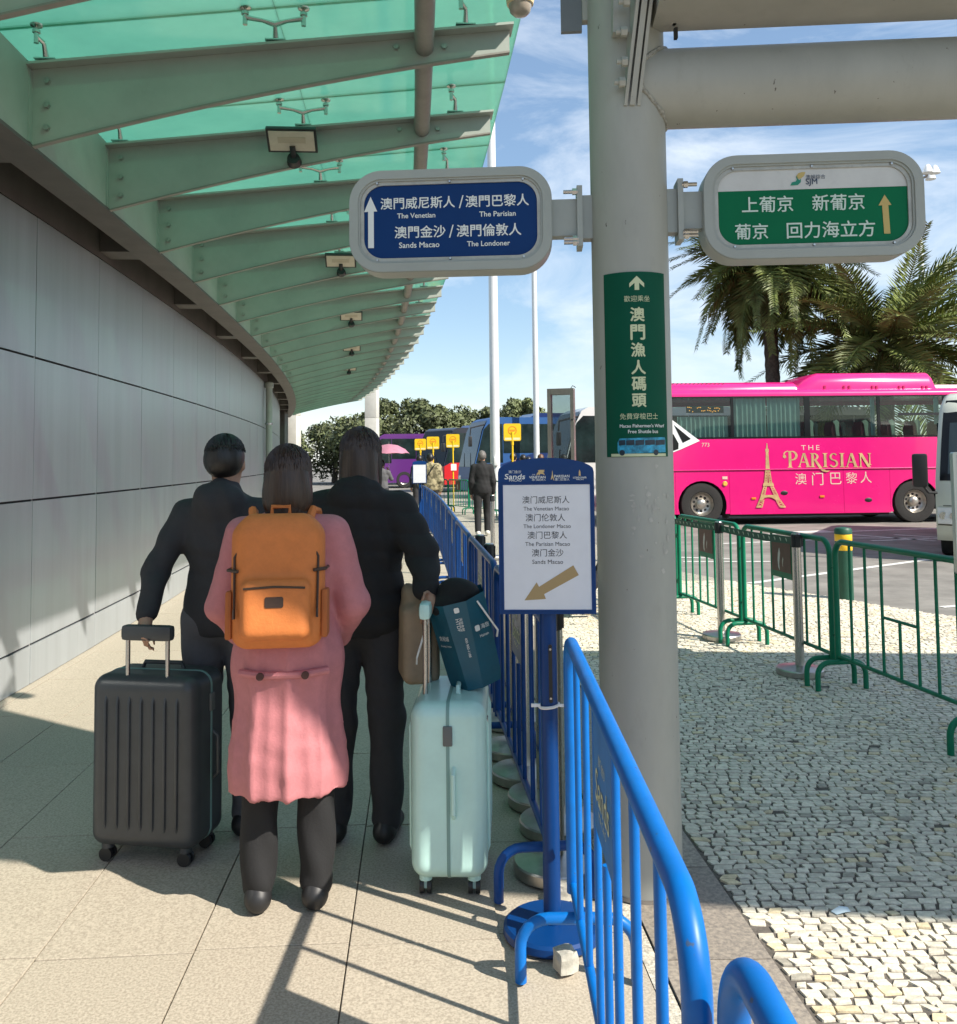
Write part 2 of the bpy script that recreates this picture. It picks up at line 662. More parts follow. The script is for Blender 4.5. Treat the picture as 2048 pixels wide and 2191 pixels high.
        if drape:                                # hanging folds below the waist
            an = np.arctan2(y, x)
            V = V + nn * (drape * np.clip((1.15 - z) / .6, 0, 1) * (1.4 - 2 * np.abs(np.sin(4.5 * an + .5 * np.sin(3 * z))) ** .6 - .8 * np.abs(np.sin(7.5 * an + 1.3 + .4 * z))))[:, None]
        me.vertices.foreach_set('co', V.astype('f').ravel())
        me.update()
    if mat:
        me.materials.append(mat)
    o = bpy.data.objects.new(name, me)
    return link(o, parent)

def scal(c, k):
    return tuple(min(1, x * k) for x in c)

# ------------------------------------------------------------------ shared materials
m_asphalt = M('asphalt', (0.20, 0.19, 0.17), 0.9, var=0.25, scale=1.3, bump=0.5, bscale=140, dirt=0.5, dirtc=(0.09, 0.085, 0.08))
m_tile = M('floor_granite', (0.50, 0.44, 0.35), 0.62, c2=(0.32, 0.275, 0.215), scale=120, detail=3, lo=0.36, hi=0.62, bump=0.12, bscale=220, rand=0.022, dirt=0.35, dirtc=(0.2, 0.17, 0.13))
m_joint = M('joint_grey', (0.16, 0.14, 0.12), 0.9, var=0.2, scale=20)
m_border = M('border_granite', (0.36, 0.31, 0.25), 0.6, c2=(0.20, 0.175, 0.15), scale=60, detail=3, lo=0.36, hi=0.64, bump=0.12, bscale=200, rand=0.08)
m_grit = M('grit_strip', (0.5, 0.46, 0.38), 0.9, var=0.4, scale=90, bump=0.9, bscale=120)
m_grout = M('mosaic_sand', (0.115, 0.10, 0.085), 0.95, var=0.3, scale=40, bump=0.5, bscale=160)
m_wall = M('wall_panel_metal', (0.405, 0.435, 0.455), 0.34, metal=0.35, var=0.07, scale=2.2, stretch=(2.5, 2.5, 0.16), rand=0.03, dirt=0.22, dirtc=(0.24, 0.245, 0.245), rvar=.06)
m_wall_dark = M('wall_joint_dark', (0.03, 0.03, 0.032), 0.7)
m_seam = M('bright_seam', (0.7, 0.7, 0.7), 0.3, metal=0.6)
m_soffit = M('soffit_brown', (0.10, 0.092, 0.085), 0.55, var=0.15, scale=3)
m_steel_p = M('canopy_paint', (0.36, 0.385, 0.35), 0.5, var=0.07, scale=2.5, dirt=0.22, dirtc=(0.2, 0.21, 0.18))
m_tube = M('tube_paint', (0.25, 0.235, 0.21), 0.55, var=0.1, scale=5, dirt=0.3, dirtc=(0.15, 0.13, 0.11))
m_col = M('column_paint', (0.385, 0.385, 0.345), 0.5, var=0.08, scale=3.0, stretch=(1, 1, 0.4), dirt=0.35, dirtc=(0.25, 0.24, 0.20), bump=0.06, bscale=30, speck=(0.10, 0.09, 0.075), speck_scale=42, speck_at=0.715)
m_inox = M('brushed_steel', (0.52, 0.50, 0.47), 0.27, metal=1.0, var=0.08, scale=12, stretch=(1, 1, 0.1), rvar=0.08)
m_inox_base = M('steel_base', (0.46, 0.44, 0.41), 0.34, metal=1.0, var=0.16, scale=9, rvar=0.12, dirt=0.4, dirtc=(0.2, 0.18, 0.15))
m_black = M('black_plastic', (0.016, 0.016, 0.017), 0.45)
m_lens = M('lamp_lens', (0.62, 0.56, 0.46), 0.35, var=0.05, scale=20)
m_white = M('white_print', (0.82, 0.83, 0.82), 0.5)
m_glassgreen = glass_mat('canopy_glass', (0.44, 0.85, 0.69), gloss=0.04, trans=0.47, translu=(0.47, 0.82, 0.69), rough=0.08)
m_glassedge = M('glass_edge', (0.05, 0.32, 0.22), 0.2)

# ------------------------------------------------------------------ the round building's geometry
CX, CY, RR = -172.17, -7.0, 170.0
RW = 169.5                                   # wall face
TH0 = math.asin((5.07 + 7.0) / RR)
DTH = 1.315 / RR
def arc(r_, th, z=0.0):
    return Vector((CX + r_ * math.cos(th), CY + r_ * math.sin(th), z))
def th_i(i):
    return TH0 + i * DTH
def arcx(r_, y):
    return CX + math.sqrt(r_ * r_ - (y - CY) ** 2)
RB0, RB1 = 172.99, 173.34                    # inner and outer edge of the stone border

# ---- ground, road
mb = MB()
mb.quad((-1500, -1500, -0.034), (1500, -1500, -0.034), (1500, 1500, -0.034), (-1500, 1500, -0.034))
struct(obj('road', mb, m_asphalt, smooth=False))

# ---- tiled floor along the wall
floor = MB()
ys = [-4 + 1.0 * i for i in range(46)]
for a, b in zip(ys[:-1], ys[1:]):
    floor.quad((arcx(RW, a) - 1.0, a, -0.012), (arcx(RB0, a), a, -0.012), (arcx(RB0, b), b, -0.012), (arcx(RW, b) - 1.0, b, -0.012))
o_floor = struct(obj('tiled_floor', floor, m_joint, smooth=False))
TA = R(4.0)
TW, TL = 0.49, 0.93
tb = MB().bbox((0, 0, -0.01), (TW - 0.005, TL - 0.005, 0.02), 0.002)
t0 = None
far_t = MB()
nt_ = 0
for j in range(-3, 42):
    for i in range(-10, 3):
        lx, ly = 0.26 + (i + 0.5) * TW, 2.02 + (j + 0.5) * TL + (0.0 if i % 2 else 0.02)
        x = lx * math.cos(TA) - ly * math.sin(TA)
        y = lx * math.sin(TA) + ly * math.cos(TA)
        dx = TW / 2
        if x + dx > arcx(RB0, y) - 0.062 or x < arcx(RW, y) - 0.3:
            continue
        zz = rnd.uniform(-0.0012, 0.0012)
        if 0.9 < y < 14 and abs(x) < 0.62 * y + 0.6:
            if t0 is None:
                t0 = obj('tile', tb, m_tile, o_floor, (x, y, zz), TA, smooth=False)
            else:
                inst(t0, o_floor, (x, y, zz), (rnd.uniform(-.001, .001), rnd.uniform(-.001, .001), TA), name='tile')
            nt_ += 1
        else:
            far_t.box((x, y, -0.006), (TW - 0.006, TL - 0.006, 0.012), TA)
o = obj('far_tiles', far_t, m_tile, o_floor, smooth=False)
o['kind'] = 'stuff'
# cut slabs that close the gap between the tiles and the grit strip, then the strip and the border slabs
edge = MB()
for k in range(60):
    a, b = -4 + k * 0.7, -4 + (k + 1) * 0.7 - 0.004
    edge.quad((arcx(RB0, a) - 0.75, a, -0.0065), (arcx(RB0, a) - 0.052, a, -0.0065), (arcx(RB0, b) - 0.052, b, -0.0065), (arcx(RB0, b) - 0.75, b, -0.0065))
obj('edge_slab', edge, m_tile, o_floor, smooth=False)
grit = MB()
for k in range(60):
    a, b = -4 + k * 0.7, -4 + (k + 1) * 0.7
    grit.quad((arcx(RB0, a) - 0.05, a, -0.004), (arcx(RB0, a) - 0.004, a, -0.004), (arcx(RB0, b) - 0.004, b, -0.004), (arcx(RB0, b) - 0.05, b, -0.004))
obj('grit_strip', grit, m_grit, o_floor, smooth=False)
o_border = None
bbase = MB()
for k in range(60):
    a, b = -4 + k * 0.7, -4 + (k + 1) * 0.7
    bbase.quad((arcx(RB0, a), a, -0.012), (arcx(RB1, a), a, -0.012), (arcx(RB1, b), b, -0.012), (arcx(RB0, b), b, -0.012))
o_border = struct(obj('stone_border', bbase, m_joint, smooth=False))
for k in range(6, 52):
    a, b = -4 + k * 0.62, -4 + (k + 1) * 0.62 - 0.006
    p = [(arcx(RB0, a) + .002, a), (arcx(RB1, a) - .004, a), (arcx(RB1, b) - .004, b), (arcx(RB0, b) + .002, b)]
    mb = MB().prism(p, (0, 0, -0.012), (1, 0, 0), (0, 1, 0), (0, 0, 0.0145 + rnd.uniform(-.001, .001)))
    obj('border_slab', mb, m_border, o_border, smooth=False)

# ---- calcada: hand-cut limestone cubes
road_edge = [(14, 2.0), (8.2, 4.9), (6.2, 6.6), (4.9, 8.1), (4.3, 9.1), (3.8, 10.1), (3.35, 10.9), (2.7, 12.4), (2.2, 15), (1.9, 20), (1.6, 30), (1.2, 42)]
pv = MB()
poly = [(arcx(RB1, y), y) for y in ys[:-1:2]] + [(1.2, 41)] + list(reversed(road_edge)) + [(14, -4)]
bm = bmesh.new()
bm.faces.new([bm.verts.new((x, y, -0.010)) for x, y in poly])
bm.normal_update()
bmesh.ops.triangulate(bm, faces=bm.faces[:])
bm.verts.index_update()
pv.add([v.co.copy() for v in bm.verts], [[v.index for v in f.verts] for f in bm.faces])
bm.free()
# the sheet's own pattern takes over where single stones can no longer be told apart
def mosaic_sheet_mat():
    m = bpy.data.materials.new('mosaic_far')
    m.use_nodes = True
    n = m.node_tree.nodes
    l = m.node_tree.links.new
    b = n['Principled BSDF']
    b.inputs['Roughness'].default_value = 0.85
    tcn = n.new('ShaderNodeTexCoord')
    br = n.new('ShaderNodeTexBrick')
    br.inputs['Scale'].default_value = 1.0
    br.inputs['Brick Width'].default_value = 0.058
    br.inputs['Row Height'].default_value = 0.044
    br.inputs['Mortar Size'].default_value = 0.005
    br.inputs['Mortar Smooth'].default_value = 0.3
    br.inputs['Color1'].default_value = (0.48, 0.45, 0.37, 1)
    br.inputs['Color2'].default_value = (0.37, 0.345, 0.28, 1)
    br.inputs['Mortar'].default_value = (0.12, 0.105, 0.085, 1)
    nz = n.new('ShaderNodeTexNoise')
    nz.inputs['Scale'].default_value = 14
    mxv = n.new('ShaderNodeMix')
    mxv.data_type = 'VECTOR'
    mxv.inputs['Factor'].default_value = 0.02
    l(tcn.outputs['Object'], nz.inputs['Vector'])
    l(tcn.outputs['Object'], mxv.inputs['A'])
    l(nz.outputs['Color'], mxv.inputs['B'])
    l(mxv.outputs['Result'], br.inputs['Vector'])
    l(br.outputs['Color'], b.inputs['Base Color'])
    return m
o_pave = struct(obj('mosaic_pavement', pv, mosaic_sheet_mat(), smooth=False))
m_stone = M('limestone', (0.63, 0.59, 0.50), 0.78, var=0.20, scale=34, detail=5, bump=0.35, bscale=70, attr='tone', dirt=0.3, dirtc=(0.25, 0.22, 0.17))
rs = np.random.RandomState(3)
def inside_road(x, y):
    for (x0, y0), (x1, y1) in zip(road_edge[:-1], road_edge[1:]):
        if y0 <= y < y1:
            return x < x0 + (x1 - x0) * (y - y0) / (y1 - y0) - 0.02
    return y < 2.0
# sand bed lies between the sheet and the tops of the stones where stones are built
sv, sf, stone_tone = [], [], []
stones = []
YA, YB = 1.95, 11.2
row = 0
y = YA
while y < YB:
    rh = 0.0395 * rs.uniform(0.93, 1.07)
    wig = rs.uniform(0, 6.28)
    x = arcx(RB1, y) + 0.001 + rs.uniform(0, 0.012)
    xmax = min(0.585 * y + 0.75, 7.0)
    while x < xmax:
        wd = float(np.clip(rs.normal(0.0555, 0.0095), 0.036, 0.084))
        yo = 0.016 * math.sin(x * 1.7 + wig * 0.06 + y * 1.3) + 0.022 * math.sin(x * 0.8 + 0.4 * y) + rs.normal(0, 0.0028)
        if not inside_road(x + wd, y + rh):
            break
        if rs.rand() > 0.003:
            stones.append((x, y + yo, wd, rh))
        x += wd
    y += rh
V, Fq, tone = [], [], []
def stone_geo(s):
    x, y, wd, rh = s
    g = rs.uniform(0.0022, 0.0046)
    h = 0.0016 + rs.normal(0, 0.0008)
    j = lambda: rs.normal(0, 0.0022)
    sk = rs.normal(0, 0.005)
    base = [(x + g + j() - sk, y + g + j()), (x + wd - g + j() - sk, y + g + j()), (x + wd - g + j() + sk, y + rh - g + j()), (x + g + j() + sk, y + rh - g + j())]
    # eight-sided top: corners knocked off
    pts = []
    for k in range(4):
        a, b, c = base[k - 1], base[k], base[(k + 1) % 4]
        q = rs.uniform(0.03, 0.11)
        q2 = rs.uniform(0.03, 0.11)
        pts.append((b[0] + (a[0] - b[0]) * q, b[1] + (a[1] - b[1]) * q))
        pts.append((b[0] + (c[0] - b[0]) * q2, b[1] + (c[1] - b[1]) * q2))
    cx_, cy_ = sum(p[0] for p in pts) / 8, sum(p[1] for p in pts) / 8
    tx, ty = rs.normal(0, 0.014), rs.normal(0, 0.014)
    top = [(cx_ + (p[0] - cx_) * 0.945, cy_ + (p[1] - cy_) * 0.93, h + (p[0] - cx_) * tx + (p[1] - cy_) * ty + rs.normal(0, 0.0006)) for p in pts]
    low = [(p[0], p[1], -0.006) for p in pts]
    mid = (cx_, cy_, h + 0.0006)
    vs = low + top + [mid]
    fs = [(k, (k + 1) % 8, 8 + (k + 1) % 8, 8 + k) for k in range(8)] + [(8 + k, 8 + (k + 1) % 8, 16) for k in range(8)]
    q = rs.rand()
    t = rs.uniform(0.88, 1.13)
    tint = (t, t * 0.985, t * 0.95) if q > 0.08 else (t, t * 0.90, t * 0.70)
    if q > 0.95:
        tint = scal(tint, 0.62)
    return vs, fs, tint
def in_view(s):
    return abs(s[0]) < 0.545 * s[1] and s[1] > 2.33
near = sorted([s for s in stones if in_view(s)], key=lambda s: s[1])[:300]
nearset = set(near)
for s in near:
    vs, fs, tint = stone_geo(s)
    me = bpy.data.meshes.new('stone')
    ox, oy = s[0] + s[2] / 2, s[1] + s[3] / 2
    me.from_pydata([(a - ox, b - oy, c) for a, b, c in vs], [], fs)
    ca = me.attributes.new('tone', 'FLOAT_COLOR', 'POINT')
    ca.data.foreach_set('color', np.tile(np.array([*tint, 1], 'f'), len(vs)))
    me.materials.append(m_stone)
    o = bpy.data.objects.new('stone', me)
    o.location = (ox, oy, 0)
    link(o, o_pave)
tones = []
bigv, bigf = [], []
for s in stones:
    if s in nearset:
        continue
    vs, fs, tint = stone_geo(s)
    k = len(bigv)
    bigv.extend(vs)
    bigf.extend([tuple(i + k for i in f) for f in fs])
    tones.extend([(*tint, 1)] * len(vs))
me = bpy.data.meshes.new('farther_stones')
me.from_pydata(bigv, [], bigf)
ca = me.attributes.new('tone', 'FLOAT_COLOR', 'POINT')
ca.data.foreach_set('color', np.array(tones, 'f').ravel())
me.materials.append(m_stone)
o = link(bpy.data.objects.new('farther_stones', me), o_pave)
o['kind'] = 'stuff'
# sand between the stones
sb = MB()
yy = [YA + 0.02 + k * (YB - YA) / 24 for k in range(25)]
for a, b in zip(yy[:-1], yy[1:]):
    def xr(q):
        xm = min(0.585 * q + 0.75, 7.0)
        while not inside_road(xm, q) and xm > 0:
            xm -= 0.02
        return xm
    sb.quad((arcx(RB1, a), a, -0.004), (xr(a), a, -0.004), (xr(b), b, -0.004), (arcx(RB1, b), b, -0.004))
obj('joint_sand', sb, m_grout, o_pave, smooth=False)

# ---- painted lines on the road
m_paint = M('road_paint', (0.62, 0.62, 0.58), 0.8, var=0.25, scale=14, dirt=0.9, dirtc=(0.15, 0.14, 0.13))
def stripe(p0, p1, wd, z=-0.029):
    d = Vector((p1[0] - p0[0], p1[1] - p0[1], 0)).normalized()
    n_ = Vector((-d.y, d.x, 0)) * wd / 2
    a, b = Vector((*p0, z)), Vector((*p1, z))
    o = obj('road_marking', MB().quad(a - n_, b - n_, b + n_, a + n_), m_paint, smooth=False)
    return struct(o)
for a, b, wd in (((3.38, 11.2), (6.7, 13.45), .12), ((6.7, 13.45), (11, 16.4), .12), ((5.3, 18.1), (9.8, 19.2), .14), ((9.8, 19.2), (15, 20.5), .14), ((3.2, 14.2), (3.9, 13.9), .1),
                 ((3.1, 13.6), (4.4, 13.5), .1), ((4.8, 9.3), (6.6, 9.9), .09), ((6.3, 18.6), (7.4, 18.9), .3), ((7.0, 17.2), (8.6, 17.0), .12), ((7.3, 16.6), (8.9, 16.9), .12),
                 ((7.5, 17.9), (8.4, 16.4), .12), ((8.3, 17.8), (9.3, 16.5), .12), ((4.2, 16.3), (6.4, 16.9), .12)):
    stripe(a, b, wd)

# ------------------------------------------------------------------ metal-clad curved wall
wall = thing('clad_wall', 'curved grey metal-panel wall under the glass canopy', 'wall', arc(RW, th_i(0)))
WO = Vector(wall.location)
def toW(p):
    return Vector(p) - WO
mb = MB()
for i in range(-6, 26):
    a, b = arc(RW - 0.03, th_i(i)), arc(RW - 0.03, th_i(i + 1))
    for p, q in (((a, 0), (b, 0)),):
        A, B = toW(p[0]), toW(q[0])
        C, D_ = toW(arc(RW - 0.4, th_i(i + 1))), toW(arc(RW - 0.4, th_i(i)))
        mb.prism([(0, 0), (1, 0), (1, 1), (0, 1)], A, B - A, Vector((0, 0, 4.2)), (D_ - A))
obj('backing', mb, m_wall_dark, wall, smooth=False)
rows = [(0.006, 0.272), (0.288, 1.294), (1.31, 2.319), (2.335, 3.352)]
for i in range(-3, 24):
    a, b = arc(RW, th_i(i)), arc(RW, th_i(i + 1))
    d = (b - a).normalized()
    n_ = Vector((d.y, -d.x, 0))
    L_ = (b - a).length
    for (z0, z1) in rows:
        mb = MB()
        tw = rnd.uniform(-.0012, .0012)
        A = toW(a) + d * 0.0035 + Vector((0, 0, z0))
        mb.prism(rrect(L_ - 0.007, z1 - z0, 0.006, 2), A + d * (L_ / 2 - .0035) + Vector((0, 0, (z1 - z0) / 2)) - n_ * 0.022, d, (0, 0, 1), n_ * (0.022 + tw))
        obj('panel', mb, m_wall, wall, ang=20)
    mb = MB()
    A = toW(a) - n_ * 0.012
    mb.prism([(-.002, 0.005), (.002, .005), (.002, 3.35), (-.002, 3.35)], A, d, (0, 0, 1), n_ * 0.008)
    obj('seam_strip', mb, m_seam, wall, smooth=False)
# brown band and soffit between wall and ring beam
mb = MB()
mb2 = MB()
for i in range(-5, 25):
    a, b = arc(RW, th_i(i)), arc(RW, th_i(i + 1))
    a2, b2 = arc(RR - 0.11, th_i(i)), arc(RR - 0.11, th_i(i + 1))
    mb.prism([(0, 0), (1, 0), (1, 1), (0, 1)], toW(a) + Vector((0, 0, 3.362)), b - a, Vector((0, 0, 0.36)), Vector((-.02, 0, 0)))
    z = Vector((0, 0, 3.70))
    mb2.quad(toW(a + z), toW(b + z), toW(b2 + z), toW(a2 + z))
obj('head_band', mb, m_soffit, wall, smooth=False)
obj('soffit', mb2, m_soffit, wall, smooth=False)
for i in range(-3, 24, 2):
    a = arc(RW, th_i(i + 1))
    d = Vector((math.cos(th_i(i + 1)), math.sin(th_i(i + 1)), 0))
    mb = MB().prism([(0.002, 3.415), (0.40, 3.415), (0.40, 3.69), (0.002, 3.69)], toW(a) + Vector((0, 0, 0)), d, (0, 0, 1), Vector((-d.y, d.x, 0)) * 0.30)
    obj('bracket', mb, m_soffit, wall, smooth=False)
# downpipe standing against the wall
dp = thing('downpipe', 'pale green round downpipe running up the curved metal wall', 'pipe', arc(RW + 0.10, th_i(11.3)))
obj('pipe', MB().cyl((0, 0, 0.02), (0, 0, 3.36), 0.075, n=18), m_steel_p, dp)
obj('socket', MB().lathe([(0.079, 3.22), (0.10, 3.23), (0.10, 3.34), (0.079, 3.36)], 18), m_steel_p, dp)
for z in (1.2, 2.4):
    obj('pipe_clip', MB().cyl((0, 0, z), (0, 0, z + 0.04), 0.083, n=18).box((-.06, 0, z + .02), (.06, .05, .035)), m_inox, dp)

# ------------------------------------------------------------------ glass canopy on steel ribs
can = thing('glass_canopy', 'green glass canopy on long steel ribs above the walkway', 'canopy', arc(RR, th_i(0)))
CO = Vector(can.location)
I0, I1 = -2, 23
mb = MB(); mbf = MB()
for i in range(I0 - 2, I1 + 1):
    a, b = arc(RR, th_i(i)), arc(RR, th_i(i + 1))
    a2, b2 = arc(RR - 0.10, th_i(i)), arc(RR - 0.10, th_i(i + 1))
    P4 = [(a, 3.42), (b, 3.42), (b, 3.90), (a, 3.90)]
    vs = [p - CO + Vector((0, 0, z)) for p, z in P4] + [p - CO + Vector((0, 0, z)) for p, z in ((a2, 3.42), (b2, 3.42), (b2, 3.90), (a2, 3.90))]
    mb.add(vs, [(0, 1, 2, 3), (7, 6, 5, 4), (0, 4, 5, 1), (3, 2, 6, 7)])
    a3, b3, a4, b4 = arc(RR + 0.015, th_i(i)), arc(RR + 0.015, th_i(i + 1)), arc(RR - 0.22, th_i(i)), arc(RR - 0.22, th_i(i + 1))
    vs = [p - CO + Vector((0, 0, z)) for z in (3.395, 3.4175) for p in (a3, b3, b4, a4)]
    mbf.add(vs, [(3, 2, 1, 0), (4, 5, 6, 7), (0, 1, 5, 4), (2, 3, 7, 6)])
obj('ring_beam', mb, m_steel_p, can, ang=20)
obj('ring_flange', mbf, m_soffit, can, ang=20)
# one rib in its own frame: x outwards, y along the ring, z up
RL = 2.82
def rib_bot(s_):
    t = s_ / RL
    return 3.412 + 0.63 * t + 0.045 * 4 * t * (1 - t)
def rib_top(s_):
    return 3.868 + 0.305 * s_ / RL
prof = []
ss = [0.004 + (RL - .004) * k / 14 for k in range(15)]
prof = [(s_, rib_bot(s_)) for s_ in ss] + [(RL, rib_top(RL)), (0.004, rib_top(0))]
rb = MB().prism(prof, (0, -0.009, 0), (1, 0, 0), (0, 0, 1), (0, 0.018, 0))
low = MB()
for s0, s1 in zip(ss[:-1], ss[1:]):
    z0, z1 = rib_bot(s0), rib_bot(s1)
    low.add([(s0, -.02, z0 - .012), (s1, -.02, z1 - .012), (s1, .02, z1 - .012), (s0, .02, z0 - .012), (s0, -.02, z0 - .0005), (s1, -.02, z1 - .0005), (s1, .02, z1 - .0005), (s0, .02, z0 - .0005)],
            [(3, 2, 1, 0), (4, 5, 6, 7), (0, 1, 5, 4), (2, 3, 7, 6)])
fl = MB().add([(s_, y_, rib_top(s_) + dz) for dz in (.0005, .016) for s_, y_ in ((-.10, -.085), (RL + .02, -.085), (RL + .02, .085), (-.10, .085))],
              [(3, 2, 1, 0), (4, 5, 6, 7), (0, 1, 5, 4), (1, 2, 6, 5), (2, 3, 7, 6), (3, 0, 4, 7)])
ep = MB().box((0.0, 0, (3.43 + 3.86) / 2), (0.012, 0.10, 0.43))
hexp = [(math.cos(R(60 * k)) * .017, math.sin(R(60 * k)) * .017) for k in range(6)]
bolt_mb = MB().prism([(a * 1.35, b * 1.35) for a, b in hexp], (0, 0, 0), (1, 0, 0), (0, 0, 1), (0, -0.004, 0)).prism(hexp, (0, -0.004, 0), (1, 0, 0), (0, 0, 1), (0, -0.013, 0))
m_bolt = M('bolt_steel', (0.33, 0.35, 0.32), 0.45, metal=0.5, var=0.2, scale=30)
pr = {}
def place(key, mbx, mat, parent, loc, rz=0.0, name=None, ang=30):
    """share one mesh between alike pieces"""
    if key not in pr:
        pr[key] = obj(name or key, mbx, mat, parent, loc, rz, ang=ang)
        return pr[key]
    return inst(pr[key], parent, loc, (0, 0, rz), name=name or key)
ribs = []
for i in range(I0, I1 + 1):
    a = th_i(i)
    p = arc(RR, a) - CO
    rib = place('rib', rb, m_steel_p, can, p, a)
    place('rib_flange', fl, m_steel_p, rib, (0, 0, 0), name='flange')
    place('rib_edge', low, m_tube, rib, (0, 0, 0), name='edge_strip')
    place('end_plate', ep, m_steel_p, rib, (0, 0, 0))
    if i < 12:
        for s_, z_ in ((0.09, 3.80), (0.09, 3.655), (0.09, 3.52)) + (((2.13, 4.05), (2.42, 4.06)) if i < 5 else ()):
            place('bolt', bolt_mb, m_bolt, rib, (s_, -0.009, z_))
    ribs.append(rib)
# outer tube through the ribs
pts = [arc(RR + 2.30, th_i(I0 - 1 + 0.5 * k), 4.055) - CO for k in range(2 * (I1 - I0) + 4)]
obj('edge_tube', MB().tube(pts, 0.058, 16), m_tube, can)
# spider fittings: stem, arms, glass clamps
def clamp(mbx, x, y, z):
    mbx.cyl((x, y, z - .045), (x, y, z + .018), .014, n=10)
    mbx.lathe([(.012, .0), (.022, .004), (.022, .02), (.012, .026)], 12, (x, y, z + .012))
    mbx.lathe([(.010, 0), (.034, .006), (.036, .014), (.030, .018)], 14, (x, y, z + .05))
    mbx.cyl((x, y, z + .03), (x, y, z + .055), .008, n=8)
GZ = 0.215                                          # glass height over the rib flange
def spider(two):
    m_ = MB()
    m_.tube([(0, -.05, 0.014), (0, -.075, 0.07), (0, -.09, .10)], [.02, .014, .012], 8)
    m_.box((0, -.05, .017), (.12, .07, .008))
    if two:
        for s_ in (-1, 1):
            m_.tube([(0, -.09, .10), (.07 * s_, -.10, .118), (.17 * s_, -.11, .13)], [.018, .013, .016], 8)
            clamp(m_, .17 * s_, -.11, .13)
    else:
        m_.tube([(0, -.09, .10), (-.03, -.12, .125)], [.014, .014], 8)
        clamp(m_, -.03, -.12, .13)
    return m_
m_fit = M('fitting_steel', (0.55, 0.55, 0.52), 0.25, metal=1.0)
for k, i in enumerate(range(I0, 9)):
    for s_, two in ((0.10, False), (1.42, True), (2.55, False)):
        place('spider2' if two else 'spider1', spider(two), m_fit, ribs[k], (s_, 0, rib_top(s_) + .012), name='spider_fitting')
# glass panes, two per bay
for i in range(I0, I1):
    a0, a1 = th_i(i) - .0002 / 1, th_i(i + 1)
    g = 0.006 / RR
    for s0, s1 in ((-0.45, 1.4195), (1.4205, 2.93)):
        vs = []
        for dz in (0, .012):
            for s_, t in ((s0, a0 + g), (s1, a0 + g), (s1, a1 - g), (s0, a1 - g)):
                q = arc(RR + s_, t - 0.07 / RR) - CO
                vs.append((q.x, q.y, rib_top(s_) + GZ + dz))
        mb = MB().add(vs, [(3, 2, 1, 0), (4, 5, 6, 7), (0, 1, 5, 4), (1, 2, 6, 5), (2, 3, 7, 6), (3, 0, 4, 7)])
        o = obj('glass_pane', mb, m_glassgreen, can, smooth=False)
        o.data.materials.append(m_glassedge)
        for p in o.data.polygons:
            if abs(p.normal.z) < .7:
                p.material_index = 1
# floodlights bolted to every third rib
for n_, (i, s_) in enumerate(((1, 1.33), (4, 1.42), (7, 1.42), (10, 1.40), (13, 1.40))):
    a = th_i(i)
    p = arc(RR + s_, a)
    lab = ('black floodlight with beige lens on the second rib, nearest the camera', 'black floodlight just left of the blue overhead sign', 'third floodlight along the canopy, lower than the blue overhead sign',
           'fourth floodlight along the canopy, small and far', 'fifth and farthest floodlight under the canopy')[n_]
    fl_ = thing('floodlight', lab, 'floodlight', (p.x, p.y, rib_bot(s_) + 0.05), a, 'floodlights under the canopy')
    m_ = Matrix.Rotation(R(-36), 3, 'X')
    obj('housing', MB().bbox((0.02, -0.16, 0.10), (0.36, 0.20, 0.035), .006, m_), m_black, fl_)
    obj('lens', MB().bbox(Vector((0.02, -0.16, 0.10)) + m_ @ Vector((0, 0, -.0185)), (0.325, 0.165, 0.006), .002, m_), m_lens, fl_)
    obj('lamp_strip', MB().box(Vector((0.02, -0.16, 0.10)) + m_ @ Vector((0, -.01, -.0225)), (0.20, 0.05, 0.003), m=m_), M('lamp_strip', (0.5, 0.44, 0.34), 0.4), fl_)
    obj('mount', MB().cyl((0.02, -.02, -0.02), (0.02, -.085, -0.01), .055, .045, 16).cyl((0.02, -.07, 0.0), (0.02, -.14, 0.06), .022, n=10), m_black, fl_)

# ------------------------------------------------------------------ walkway shelter: round column, pipe beam, roof
PX_, PY_, PR_ = 0.580, 3.31, 0.1435
she = thing('shelter_frame', 'grey round steel column with pipe beam carrying the walkway roof', 'column', (PX_, PY_, 0))
YAW = R(-3.8)
ux = Vector((math.cos(YAW), math.sin(YAW), 0))
uy = Vector((-math.sin(YAW), math.cos(YAW), 0))
obj('shaft', MB().cyl((0, 0, 0.0), (0, 0, 4.2), PR_, n=56), m_col, she)
obj('foot_seal', MB().lathe([(PR_ + .012, 0.001), (PR_ + .010, .006), (PR_ + .001, .012)], 40), m_joint, she)
bz = 2.955
pb = MB()
n_ = 40
L_ = 8.2
vs = []
for k in range(n_):
    t = 2 * math.pi * k / n_
    w_, z_ = .146 * math.cos(t), .146 * math.sin(t)
    xs = math.sqrt(max(PR_ ** 2 - min(abs(w_), PR_ - .0005) ** 2, 0)) - .006
    vs.append(ux * xs + uy * w_ + Vector((0, 0, bz + z_)))
for k in range(n_):
    t = 2 * math.pi * k / n_
    vs.append(ux * L_ + uy * .146 * math.cos(t) + Vector((0, 0, bz + .146 * math.sin(t))))
pb.add(vs, [(k, (k + 1) % n_, n_ + (k + 1) % n_, n_ + k) for k in range(n_)])
obj('pipe_beam', pb, m_col, she)
wp = []
for k in range(n_):
    t = 2 * math.pi * k / n_
    w_ = .148 * math.cos(t)
    xs = math.sqrt(max(PR_ ** 2 - min(abs(w_), PR_ - .004) ** 2, 0))
    wp.append(ux * (xs + .004 + rnd.uniform(-.002, .002)) + uy * w_ + Vector((0, 0, bz + .149 * math.sin(t) + rnd.uniform(-.002, .002))))
